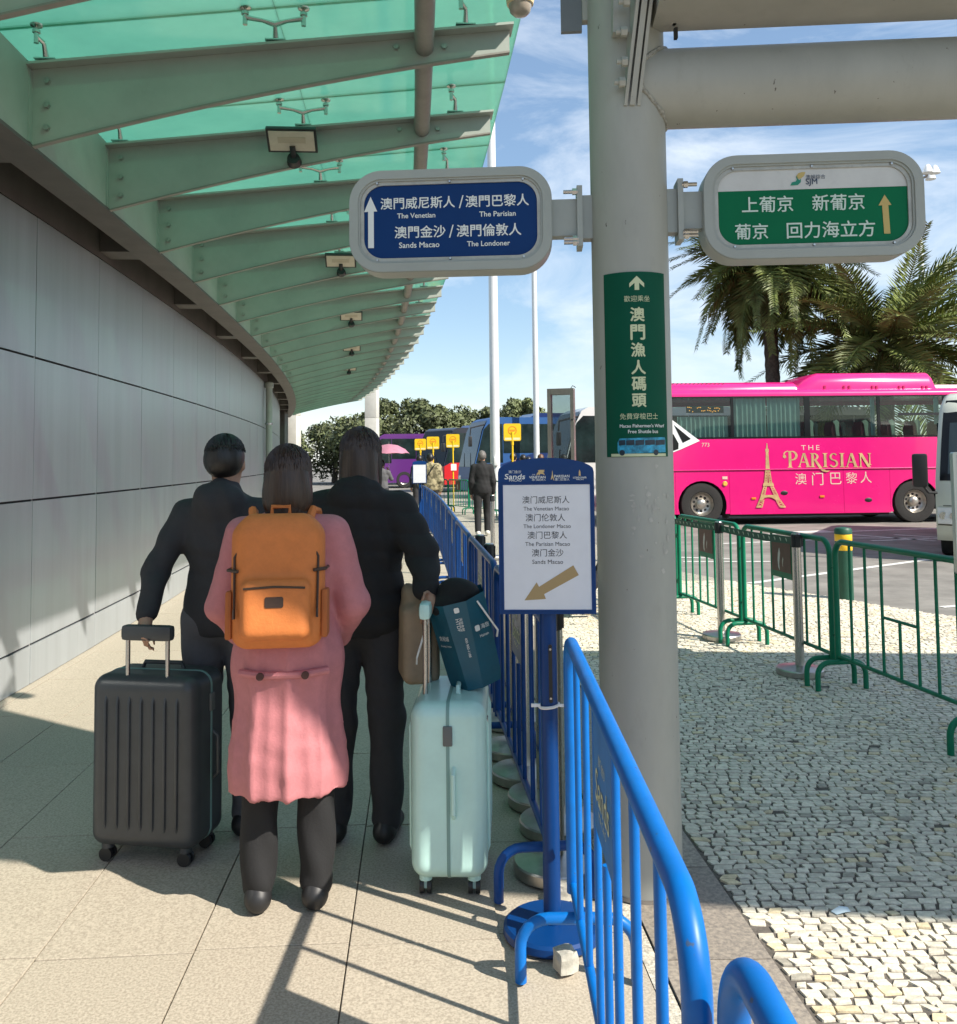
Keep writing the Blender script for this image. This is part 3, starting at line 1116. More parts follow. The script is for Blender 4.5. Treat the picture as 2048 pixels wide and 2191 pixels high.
obj('weld_seam', MB().tube(wp, [0.009 + rnd.uniform(-.003, .003) for _ in wp], 7, closed=True), M('weld_paint', (0.33, 0.32, 0.28), 0.6, var=0.35, scale=60), she)
# box beam above, its lip, and the stub on the far side
bb = MB()
A = ux * 0.088 + uy * (-0.31) + Vector((0, 0, 3.145))
bb.prism([(0, 0), (8, 0), (8, .46), (0, .46)], A, ux, (0, 0, 1), uy * 0.235)
obj('box_beam', bb, m_col, she, smooth=False)
obj('beam_lip', MB().prism([(0, 0), (8, 0), (8, .05), (0, .05)], A + Vector((0, 0, .02)) - uy * .0305, ux, (0, 0, 1), uy * .03), M('lip_paint', (0.42, 0.41, 0.35), 0.5, var=0.1, scale=4), she, smooth=False)
obj('beam_stub', MB().prism([(-.245, 3.195), (-.165, 3.195), (-.165, 3.80), (-.245, 3.80)], uy * -.01, ux, (0, 0, 1), uy * .022), M('stub_grey', (0.16, 0.175, 0.19), 0.5, var=.05), she, smooth=False)
obj('stub_plate', MB().prism([(-.163, 3.235), (-.135, 3.235), (-.135, 3.80), (-.163, 3.80)], uy * -.015, ux, (0, 0, 1), uy * .04), m_col, she, smooth=False)
obj('cable_clip', MB().box(ux * .158 + Vector((0, -.13, 3.16)), (.012, .02, .03)).box(ux * .162 + Vector((0, -.13, 3.11)), (.012, .02, .04)), m_black, she, smooth=False)
# gusset: two cheek plates and a flat bar rising towards the viewer
g0 = Vector((-.005, -PR_ - .004, 2.84))
g1 = Vector((.085, -PR_ - .30, 3.78))
gd = (g1 - g0)
for s_, nm in ((-.030, 'gusset_cheek'), (.018, 'gusset_cheek')):
    off = Vector((s_, 0, 0))
    mb = MB().add([g0 + off, g1 + off, g1 + off + Vector((0, .30, 0)), Vector((g0.x + .05, -PR_ + .012, 3.78)) + off, Vector((g0.x, -PR_ + .012, 2.84)) + off] +
                  [q + off + Vector((.012, 0, 0)) for q in (g0, g1, g1 + Vector((0, .30, 0)), Vector((g0.x + .05, -PR_ + .012, 3.78)), Vector((g0.x, -PR_ + .012, 2.84)))],
                  [(0, 1, 2, 3, 4), (9, 8, 7, 6, 5)] + [(k, 5 + k, 5 + (k + 1) % 5, (k + 1) % 5) for k in range(5)])
    obj(nm, mb, m_col, she, smooth=False)
mb = MB()
gm = g0 + gd * .55
hw = Vector((.010, 0, 0))
mb.add([g0 - hw + Vector((0, -.006, 0)), g0 + hw + Vector((0, -.006, 0)), gm + hw + Vector((0, -.006, 0)), gm - hw + Vector((0, -.006, 0)), g0 - hw + Vector((0, .01, 0)), g0 + hw + Vector((0, .01, 0)), gm + hw + Vector((0, .01, 0)), gm - hw + Vector((0, .01, 0))],
       [(3, 2, 1, 0), (4, 5, 6, 7), (0, 1, 5, 4), (1, 2, 6, 5), (2, 3, 7, 6), (3, 0, 4, 7)])
obj('gusset_bar', mb, m_col, she, smooth=False)
obj('side_plate', MB().prism([(-.075, 3.10), (-.012, 3.10), (-.012, 3.80), (-.055, 3.80)], (0, -PR_ - .035, 0), (1, 0, 0), (0, 0, 1), (0, .045, 0)), m_col, she, smooth=False)
hx = [(math.cos(R(60 * k)) * .018, math.sin(R(60 * k)) * .018) for k in range(6)]
for z_, xo in ((2.915, -.034), (2.985, -.026), (3.085, -.030), (3.185, -.022), (3.29, -.018), (3.40, -.012)):
    y_ = -PR_ - .012 - (z_ - 2.84) * .22
    mb = MB().prism(hx, (xo, y_, z_), (0, 1, 0), (0, 0, 1), (-.022, 0, 0)).cyl((xo - .02, y_, z_), (xo - .04, y_, z_), .010, n=8)
    obj('bolt', mb, m_col, she)
# roof deck, out over the walkway (unseen; two slabs, stepped to leave a sunlit floor patch)
RZ = 4.30
m_deck = M('roof_deck', (0.45, 0.45, 0.42), 0.6, var=0.1, scale=2)
def slab(x0, x1, y0, y1, nm):
    o0 = Vector((-PX_, -PY_, RZ))
    c, s_ = math.cos(R(-5)), math.sin(R(-5))
    def rp(x, y):
        return Vector((x * c - (y - 0.66) * s_, 0.66 + x * s_ + (y - .66) * c, 0))
    ne = lambda x: Vector((x, y0 + .27 - .154 * x, 0))       # near eave skewed more than the far one, to place its shadow edge
    q = [ne(x0), ne(x1), rp(x1, y1), rp(x0, y1)]
    mb = MB().add([o0 + p for p in q] + [o0 + p + Vector((0, 0, .16)) for p in q], [(3, 2, 1, 0), (4, 5, 6, 7), (0, 1, 5, 4), (1, 2, 6, 5), (2, 3, 7, 6), (3, 0, 4, 7)])
    obj(nm, mb, m_deck, she, smooth=False)
slab(1.75, 10.0, 1.20, 5.18, 'roof_slab')
slab(0.42, 1.745, 1.20, 2.9, 'roof_slab')
# dome camera hanging from an arm of the column
dc = thing('dome_camera', 'cream dome security camera hanging at the top of the picture', 'camera', (0.215, 4.0, 3.63))
obj('housing', MB().lathe([(.045, .03), (.062, .035), (.066, .06), (.060, .11), (.03, .13)], 24), M('cream_plastic', (0.72, 0.58, 0.34), .4), dc)
obj('dome', MB().lathe([(.006, -.022), (.03, -.016), (.048, 0.002), (.055, .034)], 24), M('smoked_dome', (0.42, 0.36, 0.30), .12, coat=.4), dc)
obj('arm', MB().tube([(0, 0, .12), (0, 0, .26), (.36, -.55, .40)], .018, 10), m_col, dc)

# ------------------------------------------------------------------ overhead signs on the column
m_frame = M('sign_frame', (0.37, 0.39, 0.36), 0.45, var=0.05, scale=4, dirt=0.2, dirtc=(0.3, 0.28, 0.22))
m_gasket = M('sign_rim', (0.42, 0.41, 0.36), 0.4, metal=0.3, var=0.15, scale=14, dirt=0.5, dirtc=(0.2, 0.13, 0.07))
m_bluesign = M('sign_blue', (0.002, 0.036, 0.155), 0.5, spec=.2, var=0.04, scale=3)
m_greensign = M('sign_green', (0.001, 0.150, 0.062), 0.5, spec=.15, var=0.04, scale=3)
m_whitesign = M('sign_white', (0.62, 0.62, 0.60), 0.5, var=0.06, scale=7, dirt=0.25, dirtc=(0.35, 0.34, 0.31))
m_print = M('print_white', (0.80, 0.82, 0.80), 0.5)
m_printg = M('print_palegreen', (0.62, 0.74, 0.66), 0.5)
m_gold = M('print_gold', (0.56, 0.42, 0.14), 0.5)
X1, Y1, Z1 = Vector((1, 0, 0)), Vector((0, 1, 0)), Vector((0, 0, 1))

def overhead_sign(name, label, side, cx, cz, w_, h_):
    t = thing(name, label, 'sign', (PX_, PY_, 0), YAW)
    o0 = Vector((cx, -.055, cz))
    f = MB()
    ring_prism(f, rrect(w_, h_, .125, 12), rrect(w_ - .085, h_ - .085, .085, 12), o0, X1, Z1, (0, .11, 0))
    ring_prism(f, rrect(w_ - .004, h_ - .004, .123, 12), rrect(w_ - .07, h_ - .07, .09, 12), o0 + Vector((0, -.0065, 0)), X1, Z1, (0, .006, 0))
    obj('frame', f, m_frame, t, ang=30)
    g = MB()
    ring_prism(g, rrect(w_ - .0855, h_ - .0855, .0845, 12), rrect(w_ - .112, h_ - .112, .075, 12), o0 + Vector((0, .006, 0)), X1, Z1, (0, .008, 0))
    obj('rim', g, m_gasket, t, ang=30)
    obj('back_panel', MB().prism(rrect(w_ - .088, h_ - .088, .085, 12), o0 + Vector((0, .06, 0)), X1, Z1, (0, .02, 0)), m_frame, t, ang=30)
    for sx, sz in ((-.36, 1), (0, 1), (.36, 1), (-.36, -1), (0, -1), (.36, -1)):
        obj('screw', MB().lathe([(.0055, 0), (.0052, .003), (.002, .005)], 10).v and MB().cyl(o0 + Vector((sx * w_, .006, sz * (h_ / 2 - .049))), o0 + Vector((sx * w_, -.001, sz * (h_ / 2 - .049))), .006, .004, 10), m_inox, t)
    s_ = side
    edge_x = cx - s_ * (w_ / 2 - .002)
    px = s_ * (PR_ - .02)
    obj('bracket_arm', MB().box2((edge_x, -.03, cz - .068), (s_ * (PR_ + .055), .03, cz + .072)), m_frame, t, smooth=False)
    obj('clamp_plate', MB().box2((s_ * (PR_ + .0545), -.05, cz - .112), (s_ * (PR_ + .034), .05, cz + .118)).box2((px, -.03, cz - .08), (s_ * (PR_ + .0335), .03, cz + .085)), m_frame, t, smooth=False)
    for dz in (-.085, -.098, .095):
        obj('clamp_bolt', MB().cyl((s_ * (PR_ + .05), -.045, cz + dz), (s_ * (PR_ + .105), -.045, cz + dz), .008, n=8).prism([(math.cos(R(60 * k)) * .013, math.sin(R(60 * k)) * .013) for k in range(6)], (s_ * (PR_ + .0555), -.045, cz + dz), Y1, Z1, (s_ * .016, 0, 0)), m_inox, t)
    return t, o0
def face(poly, o, mat, t, name='face', th=.003):
    return obj(name, MB().prism(poly, o, X1, Z1, (0, th, 0)), mat, t, smooth=False)

S, o0 = overhead_sign('blue_overhead_sign', 'blue overhead sign with white arrow on the left side of the column', -1, -.678, 2.462, .772, .394)
iw, ih = .772 - .112, .394 - .112
face(rrect(iw, ih, .075, 12), o0 + Vector((0, .012, 0)), m_bluesign, S)
def bl(cx, cy):
    dx = (cx - 978) * .000669
    return o0 + Vector((dx, .0102, -(cy - 1259) * .000669 - .029 * dx))
def btxt(s, x0, x1, cy, bold=0.0, h=None, mat=m_print):
    text(s, mat, S, bl((x0 + x1) / 2, cy), X1, Z1, w_=(x1 - x0) * .000669, h_=h, bold=bold)
btxt('澳門威尼斯人', 580, 1005, 1158, .012)
btxt('/', 1028, 1056, 1152)
btxt('澳門巴黎人', 1067, 1425, 1145, .012)
btxt('The Venetian', 675, 893, 1231, .012)
btxt('The Parisian', 1145, 1350, 1221, .012)
btxt('澳門金沙', 660, 950, 1325, .012)
btxt('/', 970, 998, 1322)
btxt('澳門倫敦人', 1015, 1380, 1314, .012)
btxt('Sands Macao', 685, 915, 1400, .012)
btxt('The Londoner', 1073, 1316, 1391, .012)
ar = [(522, 1122), (560, 1208), (540, 1208), (540, 1420), (507, 1420), (507, 1210), (484, 1212)]
obj('arrow', MB().quad(*[bl(*p) + Vector((0, -.0003, 0)) for p in ar]), m_print, S, smooth=False)

S, o0 = overhead_sign('green_overhead_sign', 'green and white overhead sign with gold arrow right of the column', 1, .668, 2.476, .798, .392)
iw, ih = .798 - .112, .392 - .112
r_ = rrect(iw, ih, .075, 12)
zc = .064
up = [p for p in r_ if p[1] > zc]
lowp = [p for p in r_ if p[1] <= zc]
face([(iw / 2, zc + .0005)] + up + [(-iw / 2, zc + .0005)], o0 + Vector((0, .012, 0)), m_whitesign, S, 'white_band')
i0 = next(k for k in range(len(r_)) if r_[k][1] <= zc and r_[k][0] < 0)
lowp = [r_[(i0 + k) % len(r_)] for k in range(len(r_)) if r_[(i0 + k) % len(r_)][1] <= zc]
face([(-iw / 2, zc)] + lowp + [(iw / 2, zc)], o0 + Vector((0, .012, 0)), m_greensign, S, 'green_band')
def gl_(cx, cy):
    dx = (cx - 1159) * .000765
    return o0 + Vector((dx, .0102, -(cy - 986) * .000740 - .034 * dx))
def gtxt(s, x0, x1, cy, bold=.0, mat=m_printg):
    text(s, mat, S, gl_((x0 + x1) / 2, cy), X1, Z1, w_=(x1 - x0) * .000765, bold=bold)
gtxt('上葡京', 825, 1068, 978, .008)
gtxt('新葡京', 1160, 1405, 966, .008)
gtxt('葡京', 788, 945, 1117, .008)
gtxt('回力海立方', 1035, 1450, 1104, .008)
m_navy = M('print_navy', (0.03, 0.05, 0.10), 0.5)
m_teal = M('print_teal', (0.01, 0.24, 0.15), 0.5)
gtxt('澳娛綜合', 1132, 1225, 838, mat=m_navy)
gtxt('SJM', 1132, 1186, 866, .01, mat=m_navy)
ar = [(1500, 928), (1531, 980), (1516, 981), (1521, 1124), (1492, 1125), (1487, 982), (1470, 983)]
obj('arrow', MB().quad(*[gl_(*p) + Vector((0, -.0003, 0)) for p in ar]), m_gold, S, smooth=False)
obj('emblem_gold', MB().quad(*[gl_(*p) for p in ((1086, 836), (1098, 820), (1115, 814), (1132, 814), (1124, 834), (1110, 846), (1096, 848))]), m_gold, S, smooth=False)
obj('emblem_green', MB().quad(*[gl_(*p) for p in ((1086, 838), (1092, 832), (1094, 848), (1103, 855), (1110, 847), (1108, 866), (1094, 880), (1074, 882), (1058, 883), (1066, 866), (1084, 862), (1090, 852))]), m_teal, S, smooth=False)

# ------------------------------------------------------------------ poster wrapped round the column
m_poster = M('poster_green', (0.001, 0.080, 0.045), 0.5, spec=.15, var=0.05, scale=4)
m_cream = M('print_cream', (0.62, 0.66, 0.42), 0.5)
po = thing('column_poster', 'dark green vertical poster wrapped around the grey column', 'poster', (PX_, PY_, 0))
PA = R(-92.5)
def wrap(a0, a1, z0, z1, rad, n=24):
    m_ = MB()
    vs = []
    for k in range(n + 1):
        a = a0 + (a1 - a0) * k / n
        for z in (z0, z1):
            vs.append((rad * math.cos(a), rad * math.sin(a), z))
    for k in range(n + 1):
        a = a0 + (a1 - a0) * k / n
        for z in (z0, z1):
            vs.append(((rad - .001) * math.cos(a), (rad - .001) * math.sin(a), z))
    o_ = 2 * (n + 1)
    fs = []
    for k in range(n):
        fs += [(2 * k, 2 * k + 2, 2 * k + 3, 2 * k + 1), (o_ + 2 * k, o_ + 2 * k + 1, o_ + 2 * k + 3, o_ + 2 * k + 2), (2 * k, o_ + 2 * k, o_ + 2 * k + 2, 2 * k + 2), (2 * k + 1, 2 * k + 3, o_ + 2 * k + 3, o_ + 2 * k + 1)]
    fs += [(0, 1, o_ + 1, o_), (2 * n, o_ + 2 * n, o_ + 2 * n + 1, 2 * n + 1)]
    return m_.add(vs, fs)
pr_ = PR_ + .0022
obj('sheet', wrap(PA - R(49), PA + R(49), 1.556, 2.226, pr_), m_poster, po)
zt = lambda cy: 2.226 - (cy - 108) * .000373
pr2 = pr_ + .0009
def ptxt(s, w_, cy, off=.004, bold=0.0, mat=m_cream, h=None):
    text(s, mat, po, (0, 0, zt(cy)), X1, Z1, w_=w_, h_=h, bold=bold, bend=(0, 0, pr2, PA + off / pr2))
ptxt('歡迎乘坐', .094, 372)
for k, ch in enumerate('澳門漁人碼頭'):
    ptxt(ch, .050, (525, 700, 870, 1040, 1200, 1360)[k], bold=.022)
ptxt('免費穿梭巴士', .142, 1513)
ptxt("Macau Fishermen's Wharf", .172, 1605, .018, .012, m_print)
ptxt('Free Shuttle bus', .112, 1660, .018, .012, m_print)
def bendpoly(pts, rad, mat, name):
    """flat polygon in (arc, height), split finely across so that it follows the column"""
    bm = bmesh.new()
    bm.faces.new([bm.verts.new((x, 0, z)) for x, z in pts])
    xs = [p[0] for p in pts]
    x = min(xs) + .008
    while x < max(xs):
        bmesh.ops.bisect_plane(bm, geom=bm.faces[:] + bm.edges[:] + bm.verts[:], plane_co=(x, 0, 0), plane_no=(1, 0, 0))
        x += .008
    bm.verts.index_update()
    m_ = MB().add([(rad * math.cos(PA + v.co.x / rad), rad * math.sin(PA + v.co.x / rad), v.co.z) for v in bm.verts], [[v.index for v in f.verts] for f in bm.faces])
    bm.free()
    return obj(name, m_, mat, po)
bendpoly([(a * .000373 + .004, zt(c)) for a, c in ((0, 150), (72, 222), (72, 262), (22, 218), (22, 288), (-22, 288), (-22, 218), (-72, 262), (-72, 222))], pr2, m_cream, 'arrow')
m_pb = M('print_busblue', (0.03, 0.30, 0.48), 0.5, var=0.5, scale=45)
m_pbd = M('print_busdark', (0.012, 0.03, 0.05), 0.4, var=.5, scale=60)
pw = lambda a, c: ((a - 520) * .00041, zt(c))
bendpoly([pw(265, 1873), pw(790, 1873), pw(790, 1900), pw(265, 1900)], pr2, m_cream, 'picture_ground')
bendpoly([pw(*q) for q in ((330, 1760), (350, 1725), (780, 1716), (788, 1750), (788, 1862), (340, 1874), (328, 1840))], pr2 + .0004, m_pb, 'picture_bus')
for a, b in ((342, 400), (408, 480), (488, 565), (573, 665), (673, 780)):
    bendpoly([pw(a, 1745), pw(b, 1740), pw(b, 1788), pw(a, 1794)], pr2 + .0008, m_pbd, 'picture_window')
for a in (370, 675):
    bendpoly([(pw(a, 1863)[0] + .0105 * math.cos(R(30 * k)), pw(a, 1863)[1] + .0105 * math.sin(R(30 * k))) for k in range(12)], pr2 + .0012, m_pbd, 'picture_wheel')
# torn remains of old bills and paste lower on the column
m_paste = M('old_paste', (0.44, 0.43, 0.39), 0.7, var=0.15, scale=20)
rp_ = random.Random(11)
res = thing('torn_paste', 'pale scraps of torn paper and paste left on the column below the poster', 'paper scraps', (PX_, PY_, 0))
for k in range(34):
    a = PA + R(rp_.uniform(-15, 52))
    z = 1.34 + rp_.gauss(0, .07)
    w_, h_ = rp_.uniform(.004, .016), rp_.uniform(.004, .018)
    pts = [(math.cos(t) * w_ * rp_.uniform(.3, 1), math.sin(t) * h_ * rp_.uniform(.3, 1)) for t in [2 * math.pi * q / 9 for q in range(9)]]
    rad = PR_ + .0014
    m_ = MB().add([(rad * math.cos(a + x / rad), rad * math.sin(a + x / rad), z + y) for x, y in pts] + [(rad * math.cos(a), rad * math.sin(a), z)], [(q, (q + 1) % 9, 9) for q in range(9)])
    obj('paper_scrap', m_, m_paste, res, smooth=False)

# ------------------------------------------------------------------ blue sign stand
m_navyp = M('stand_blue', (0.001, 0.038, 0.165), 0.4, var=0.07, scale=5, spec=.3, dirt=0.12, dirtc=(0.08, 0.1, 0.16))
m_paper = M('sheet_paper', (0.70, 0.71, 0.76), 0.32, var=0.03, scale=9, bump=0.1, bscale=12)
m_ink = M('print_ink', (0.035, 0.035, 0.04), 0.5)
m_tan = M('print_tan', (0.37, 0.26, 0.12), 0.5)
m_lgold = M('logo_gold', (0.60, 0.44, 0.20), 0.4)
def sign_stand(label, loc, rz, detail=True):
    t = thing('sign_stand', label, 'sign stand', loc, rz, 'blue sign stands')
    obj('base', MB().lathe([(.158, .002), (.162, .008), (.160, .028), (.150, .036), (.03, .037)], 44), m_navyp, t, ang=25)
    obj('post', MB().cyl((0, 0, .036), (0, 0, 1.06), .0285, n=26), m_navyp, t)
    w_, z0, z1, zt_ = .318, 1.042, 1.508, 1.556
    arch = [(-w_ / 2, z0), (w_ / 2, z0), (w_ / 2, z1)] + [(w_ / 2 * math.cos(R(a)), z1 + .004 + (zt_ - z1 - .004) * math.sin(R(a))) for a in range(12, 175, 12)] + [(-w_ / 2, z1)]
    obj('board', MB().prism(arch, (0, -.0445, 0), X1, Z1, (0, .030, 0)), m_navyp, t, ang=25)
    obj('back_clip', MB().box((0, -.012, 1.2), (.07, .012, .22)), m_navyp, t, smooth=False)
    obj('paper_sheet', MB().prism([(-.1435, 1.056), (.1455, 1.056), (.1455, 1.468), (-.1435, 1.468)], (0, -.0475, 0), X1, Z1, (0, .0025, 0)), m_paper, t, smooth=False)
    fr = MB()
    ring_prism(fr, [(-.1475, 1.052), (.1495, 1.052), (.1495, 1.472), (-.1475, 1.472)], [(-.1425, 1.057), (.1445, 1.057), (.1445, 1.467), (-.1425, 1.467)], (0, -.0492, 0), X1, Z1, (0, .0045, 0))
    obj('sheet_frame', fr, m_navyp, t, smooth=False)
    for dx, dz in ((.0, .862), (.0, .688)):
        pass
    obj('slot_cover', MB().prism(rrect(.012, .19, .005, 4), (0.006, -.0305, .845), X1, Z1, (0, .006, 0)), m_black, t, smooth=False)
    for z in (.925, .765):
        obj('slot_screw', MB().cyl((.006, -.0302, z), (.006, -.0335, z), .004, n=10), m_inox, t)
    return t
St = sign_stand('blue sign stand with white direction sheet and tan arrow beside the barrier', (.2235, 2.985, 0), R(-3.5))
def sp(cx, cy, y=-.0481):
    return Vector(((cx - 1297) * .000512, y, 1.55 - (cy * .327 - 233) * .001566 - .0 + (cx - 1297) * .000512 * .012))
def stx(s, x0, x1, cy, bold=0.0, mat=m_ink, y=-.0481, shear=0.0, h=None):
    text(s, mat, St, sp((x0 + x1) / 2, cy, y), X1, Z1, w_=(x1 - x0) * .000512, bold=bold, shear=shear, h_=h)
stx('澳门威尼斯人', 1143, 1447, 972)
stx('The Venetian Macao', 1150, 1443, 1029)
stx('澳门伦敦人', 1163, 1417, 1086)
stx('The Londoner Macao', 1148, 1453, 1142)
stx('澳门巴黎人', 1173, 1427, 1199)
stx('The Parisian Macao', 1158, 1446, 1256)
stx('澳门金沙', 1200, 1403, 1312)
stx('Sands Macao', 1202, 1400, 1370)
obj('arrow', MB().quad(*[sp(*p, y=-.0482) for p in ((1148, 1614), (1228, 1500), (1243, 1529), (1465, 1395), (1499, 1458), (1275, 1576), (1286, 1607))]), m_tan, St, smooth=False)
yb = -.0452
stx('澳门金沙', 1056, 1138, 787, mat=m_print, y=yb)
stx('Sands', 1030, 1163, 818, .01, mat=m_print, y=yb, shear=.12, h=.0175)
stx('MACAO', 1060, 1140, 842, mat=m_print, y=yb)
stx('VENETIAN', 1190, 1295, 825, .012, mat=m_print, y=yb)
stx('THE', 1208, 1228, 808, mat=m_print, y=yb)
stx('澳门威尼斯人', 1207, 1297, 842, mat=m_print, y=yb)
stx('PARISIAN', 1352, 1450, 822, .008, mat=m_print, y=yb)
stx('澳门巴黎人', 1355, 1450, 842, mat=m_print, y=yb)
stx('LONDONER', 1474, 1560, 833, .008, mat=m_print, y=yb)
stx('MACAO', 1494, 1542, 845, mat=m_print, y=yb)
# small emblems over the names: winged animal, tower, clock tower
obj('emblem', MB().quad(*[sp(*p, y=yb) for p in ((1237, 815), (1240, 800), (1252, 790), (1246, 782), (1262, 778), (1292, 779), (1282, 788), (1292, 790), (1280, 797), (1290, 806), (1288, 814), (1280, 806), (1262, 804), (1256, 814), (1250, 806))]), m_lgold, St, smooth=False)
obj('emblem', MB().quad(*[sp(*p, y=yb) for p in ((1339, 785), (1341, 785), (1344, 815), (1352, 848), (1347, 848), (1340, 828), (1334, 842), (1329, 842), (1337, 812))]), m_lgold, St, smooth=False)
obj('emblem', MB().quad(*[sp(*p, y=yb) for p in ((1516, 782), (1521, 795), (1523, 822), (1510, 822), (1511, 795))]), m_lgold, St, smooth=False)
# zip tie round the post and a black strap end
tie = thing('cable_tie', 'white plastic cable tie around the blue sign post', 'cable tie', (.2235, 2.985, .735))
obj('band', MB().tube([(.0325 * math.cos(R(a)) * 1.0, .0325 * math.sin(R(a)), .004 * math.cos(R(a))) for a in range(0, 360, 20)], .0052, 6, closed=True), M('tie_white', (.75, .76, .78), .4), tie)
obj('tail', MB().box((-.045, -.012, .004), (.03, .010, .010)).box((.046, -.012, .002), (.026, .006, .009)), MATS['tie_white'], tie, smooth=False)

# ------------------------------------------------------------------ crowd barriers
def barrier_meshes(mat, mat_plate, plate_kind, L_=1.78, H_=1.0, rt=.0195, rb_=.0092):
    P_ = {}
    hw = L_ / 2 - rt
    c = .10
    z0 = .215
    loop = []
    for cx_, cz_, a0 in ((hw - c, H_ - rt - c, 0), (-hw + c, H_ - rt - c, 90)):
        for k in range(15):
            a = R(a0 + 90 * k / 14)
            loop.append((cx_ + c * math.cos(a), 0, cz_ + c * math.sin(a)))
    pts = [(hw, 0, .19)] + loop + [(-hw, 0, .19)]
    P_['frame_tube'] = (MB().tube(pts, rt, 22), mat)
    P_['bottom_rail'] = (MB().cyl((-hw + .012, 0, z0), (hw - .012, 0, z0), .013, n=12), mat)
    return P_, hw, z0
def build_barrier(color_mat, plate, label, loc, rz, group, L_=1.78, first=None, mirror=False):
    t = thing('crowd_barrier', label, 'barrier', loc, rz, group)
    key = (color_mat.name, plate, L_)
    if key in BAR:
        for ch in BAR[key].children:
            c_ = copy_tree(ch, t)
            if plate == 'sands' and ch.name.split('.')[0] == 'plate':
                plate_text(c_, *BAR[key]['plate_x'])
        return t
    BAR[key] = t
    P_, hw, z0 = barrier_meshes(color_mat, None, plate, L_)
    for n_, (m_, mt) in P_.items():
        obj(n_, m_, mt, t)
    H_, rt = 1.0, .0185
    dx = 2 * hw / 8
    full = MB().cyl((0, 0, z0), (0, 0, H_ - rt - .004), .0095, n=10)
    half = MB().cyl((0, 0, z0), (0, 0, .66 if plate != 'none' else .56), .0095, n=10)
    b0 = None
    long_ = L_ > 1.6
    bar_x = [-.71, -.53, -.345, 0, .345, .53, .71] if False else None
    for k in range(1, 8):
        x = -hw + k * dx if not long_ else (-.70, -.525, -.345, .0, .345, .525, .70)[k - 1] * hw / .87
        if long_ and k in (3, 5):
            x = -.165 if k == 3 else .165
        elif long_ and k != 4:
            x = {1: -.635, 2: -.40, 6: .40, 7: .635}[k]
        if k == 4:
            obj('bar', half, color_mat, t, (x, 0, 0))
            continue
        b0 = obj('bar', full, color_mat, t, (x, 0, 0)) if b0 is None else inst(b0, t, (x, 0, 0), name='bar')
    xa, xb = (-hw + 3 * dx, -hw + 5 * dx) if not long_ else (-.165, .165)
    if plate == 'none':
        obj('cross_bar', MB().cyl((xa, 0, .56), (xb, 0, .56), .0095, n=10), color_mat, t)
    else:
        zlo, zhi = (.64, .955) if plate == 'leaf' else (.685, .965)
        pl = obj('plate', MB().box2((xa + .010, -.007, zlo), (xb - .010, .007, zhi)), color_mat, t, smooth=False)
        if plate == 'leaf':
            m_br = M('plaque_brown', (0.105, 0.052, 0.036), .45, var=.2, scale=12)
            for sy in (-1, 1):
                obj('plaque', MB().box2((xa + .022, sy * .0072, zlo + .045), (xb - .022, sy * .0095, zhi - .02)), m_br, pl, smooth=False)
                cx_ = (xa + xb) / 2 - sy * .02
                leaf = [(.0, .075), (.022, .03), (.030, -.02), (.022, -.075), (.0, -.10), (.006, -.05), (-.004, 0.0), (-.012, .035)]
                obj('emblem', MB().quad(*[(cx_ - sy * -1 * (a + .045) * 1.0, sy * .0099, .79 + b) for a, b in leaf]), m_whitesign, pl, smooth=False)
                obj('emblem', MB().quad(*[(cx_ - sy * -1 * (a * .5 - .01), sy * .0099, .765 + b * .45) for a, b in leaf]), MATS['sign_rim'], pl, smooth=False)
            for q in (xa + .03, xb - .03):
                obj('rivet', MB().cyl((q, -.0071, zlo + .022), (q, -.0095, zlo + .022), .006, n=8), m_black, pl)
        else:
            t['plate_x'] = (xa, xb)
            plate_text(pl, xa, xb)
    ft = MB()
    c, hwf, zt_ = .085, .172, .185
    pts = [(0, -hwf, .003)] + [(0, -hwf + c - c * math.cos(R(a)), zt_ - c + c * math.sin(R(a))) for a in range(0, 91, 15)] + \
          [(0, hwf - c + c * math.sin(R(a)), zt_ - c + c * math.cos(R(a))) for a in range(0, 91, 15)] + [(0, hwf, .003)]
    ft.tube(pts, .0175, 12)
    fi = .15 if long_ else .035
    f0 = obj('foot', ft, color_mat, t, (-hw + fi, 0, 0))
    inst(f0, t, (hw - fi, 0, 0), name='foot')
    hk = MB().tube([(0, 0, .80), (.03, 0, .80), (.045, 0, .79), (.05, 0, .76)], .006, 8).tube([(0, 0, .35), (.03, 0, .35), (.045, 0, .34), (.05, 0, .31)], .006, 8)
    obj('hook', hk, color_mat, t, (hw + .012, 0, 0))
    return t
BAR = {}
def plate_text(pl, xa, xb):
    for sy in (1, -1):
        u = Vector((-1, 0, 0)) if sy > 0 else X1      # seen from +y the reading direction is -x
        text('Sands', m_lpale, pl, ((xa + xb) / 2, sy * .0082, .80), u, Z1, w_=.235, h_=.075, shear=.12, bold=.006)
        text('澳门金沙', m_lpale, pl, ((xa + xb) / 2, sy * .0082, .868), u, Z1, w_=.115)
        text('M A C A O', m_lpale, pl, ((xa + xb) / 2, sy * .0082, .742), u, Z1, w_=.125)
m_lpale = M('print_palegold', (0.60, 0.62, 0.42), .5)
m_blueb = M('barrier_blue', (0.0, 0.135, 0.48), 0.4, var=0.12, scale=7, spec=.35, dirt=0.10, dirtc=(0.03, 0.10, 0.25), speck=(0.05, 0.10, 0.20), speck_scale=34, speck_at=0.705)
m_greenb = M('barrier_green', (0.001, 0.175, 0.09), 0.4, var=0.10, scale=7, spec=.35, dirt=0.12, dirtc=(0.02, 0.10, 0.06))
HP = math.pi / 2
GB = 'blue barriers along the walkway'
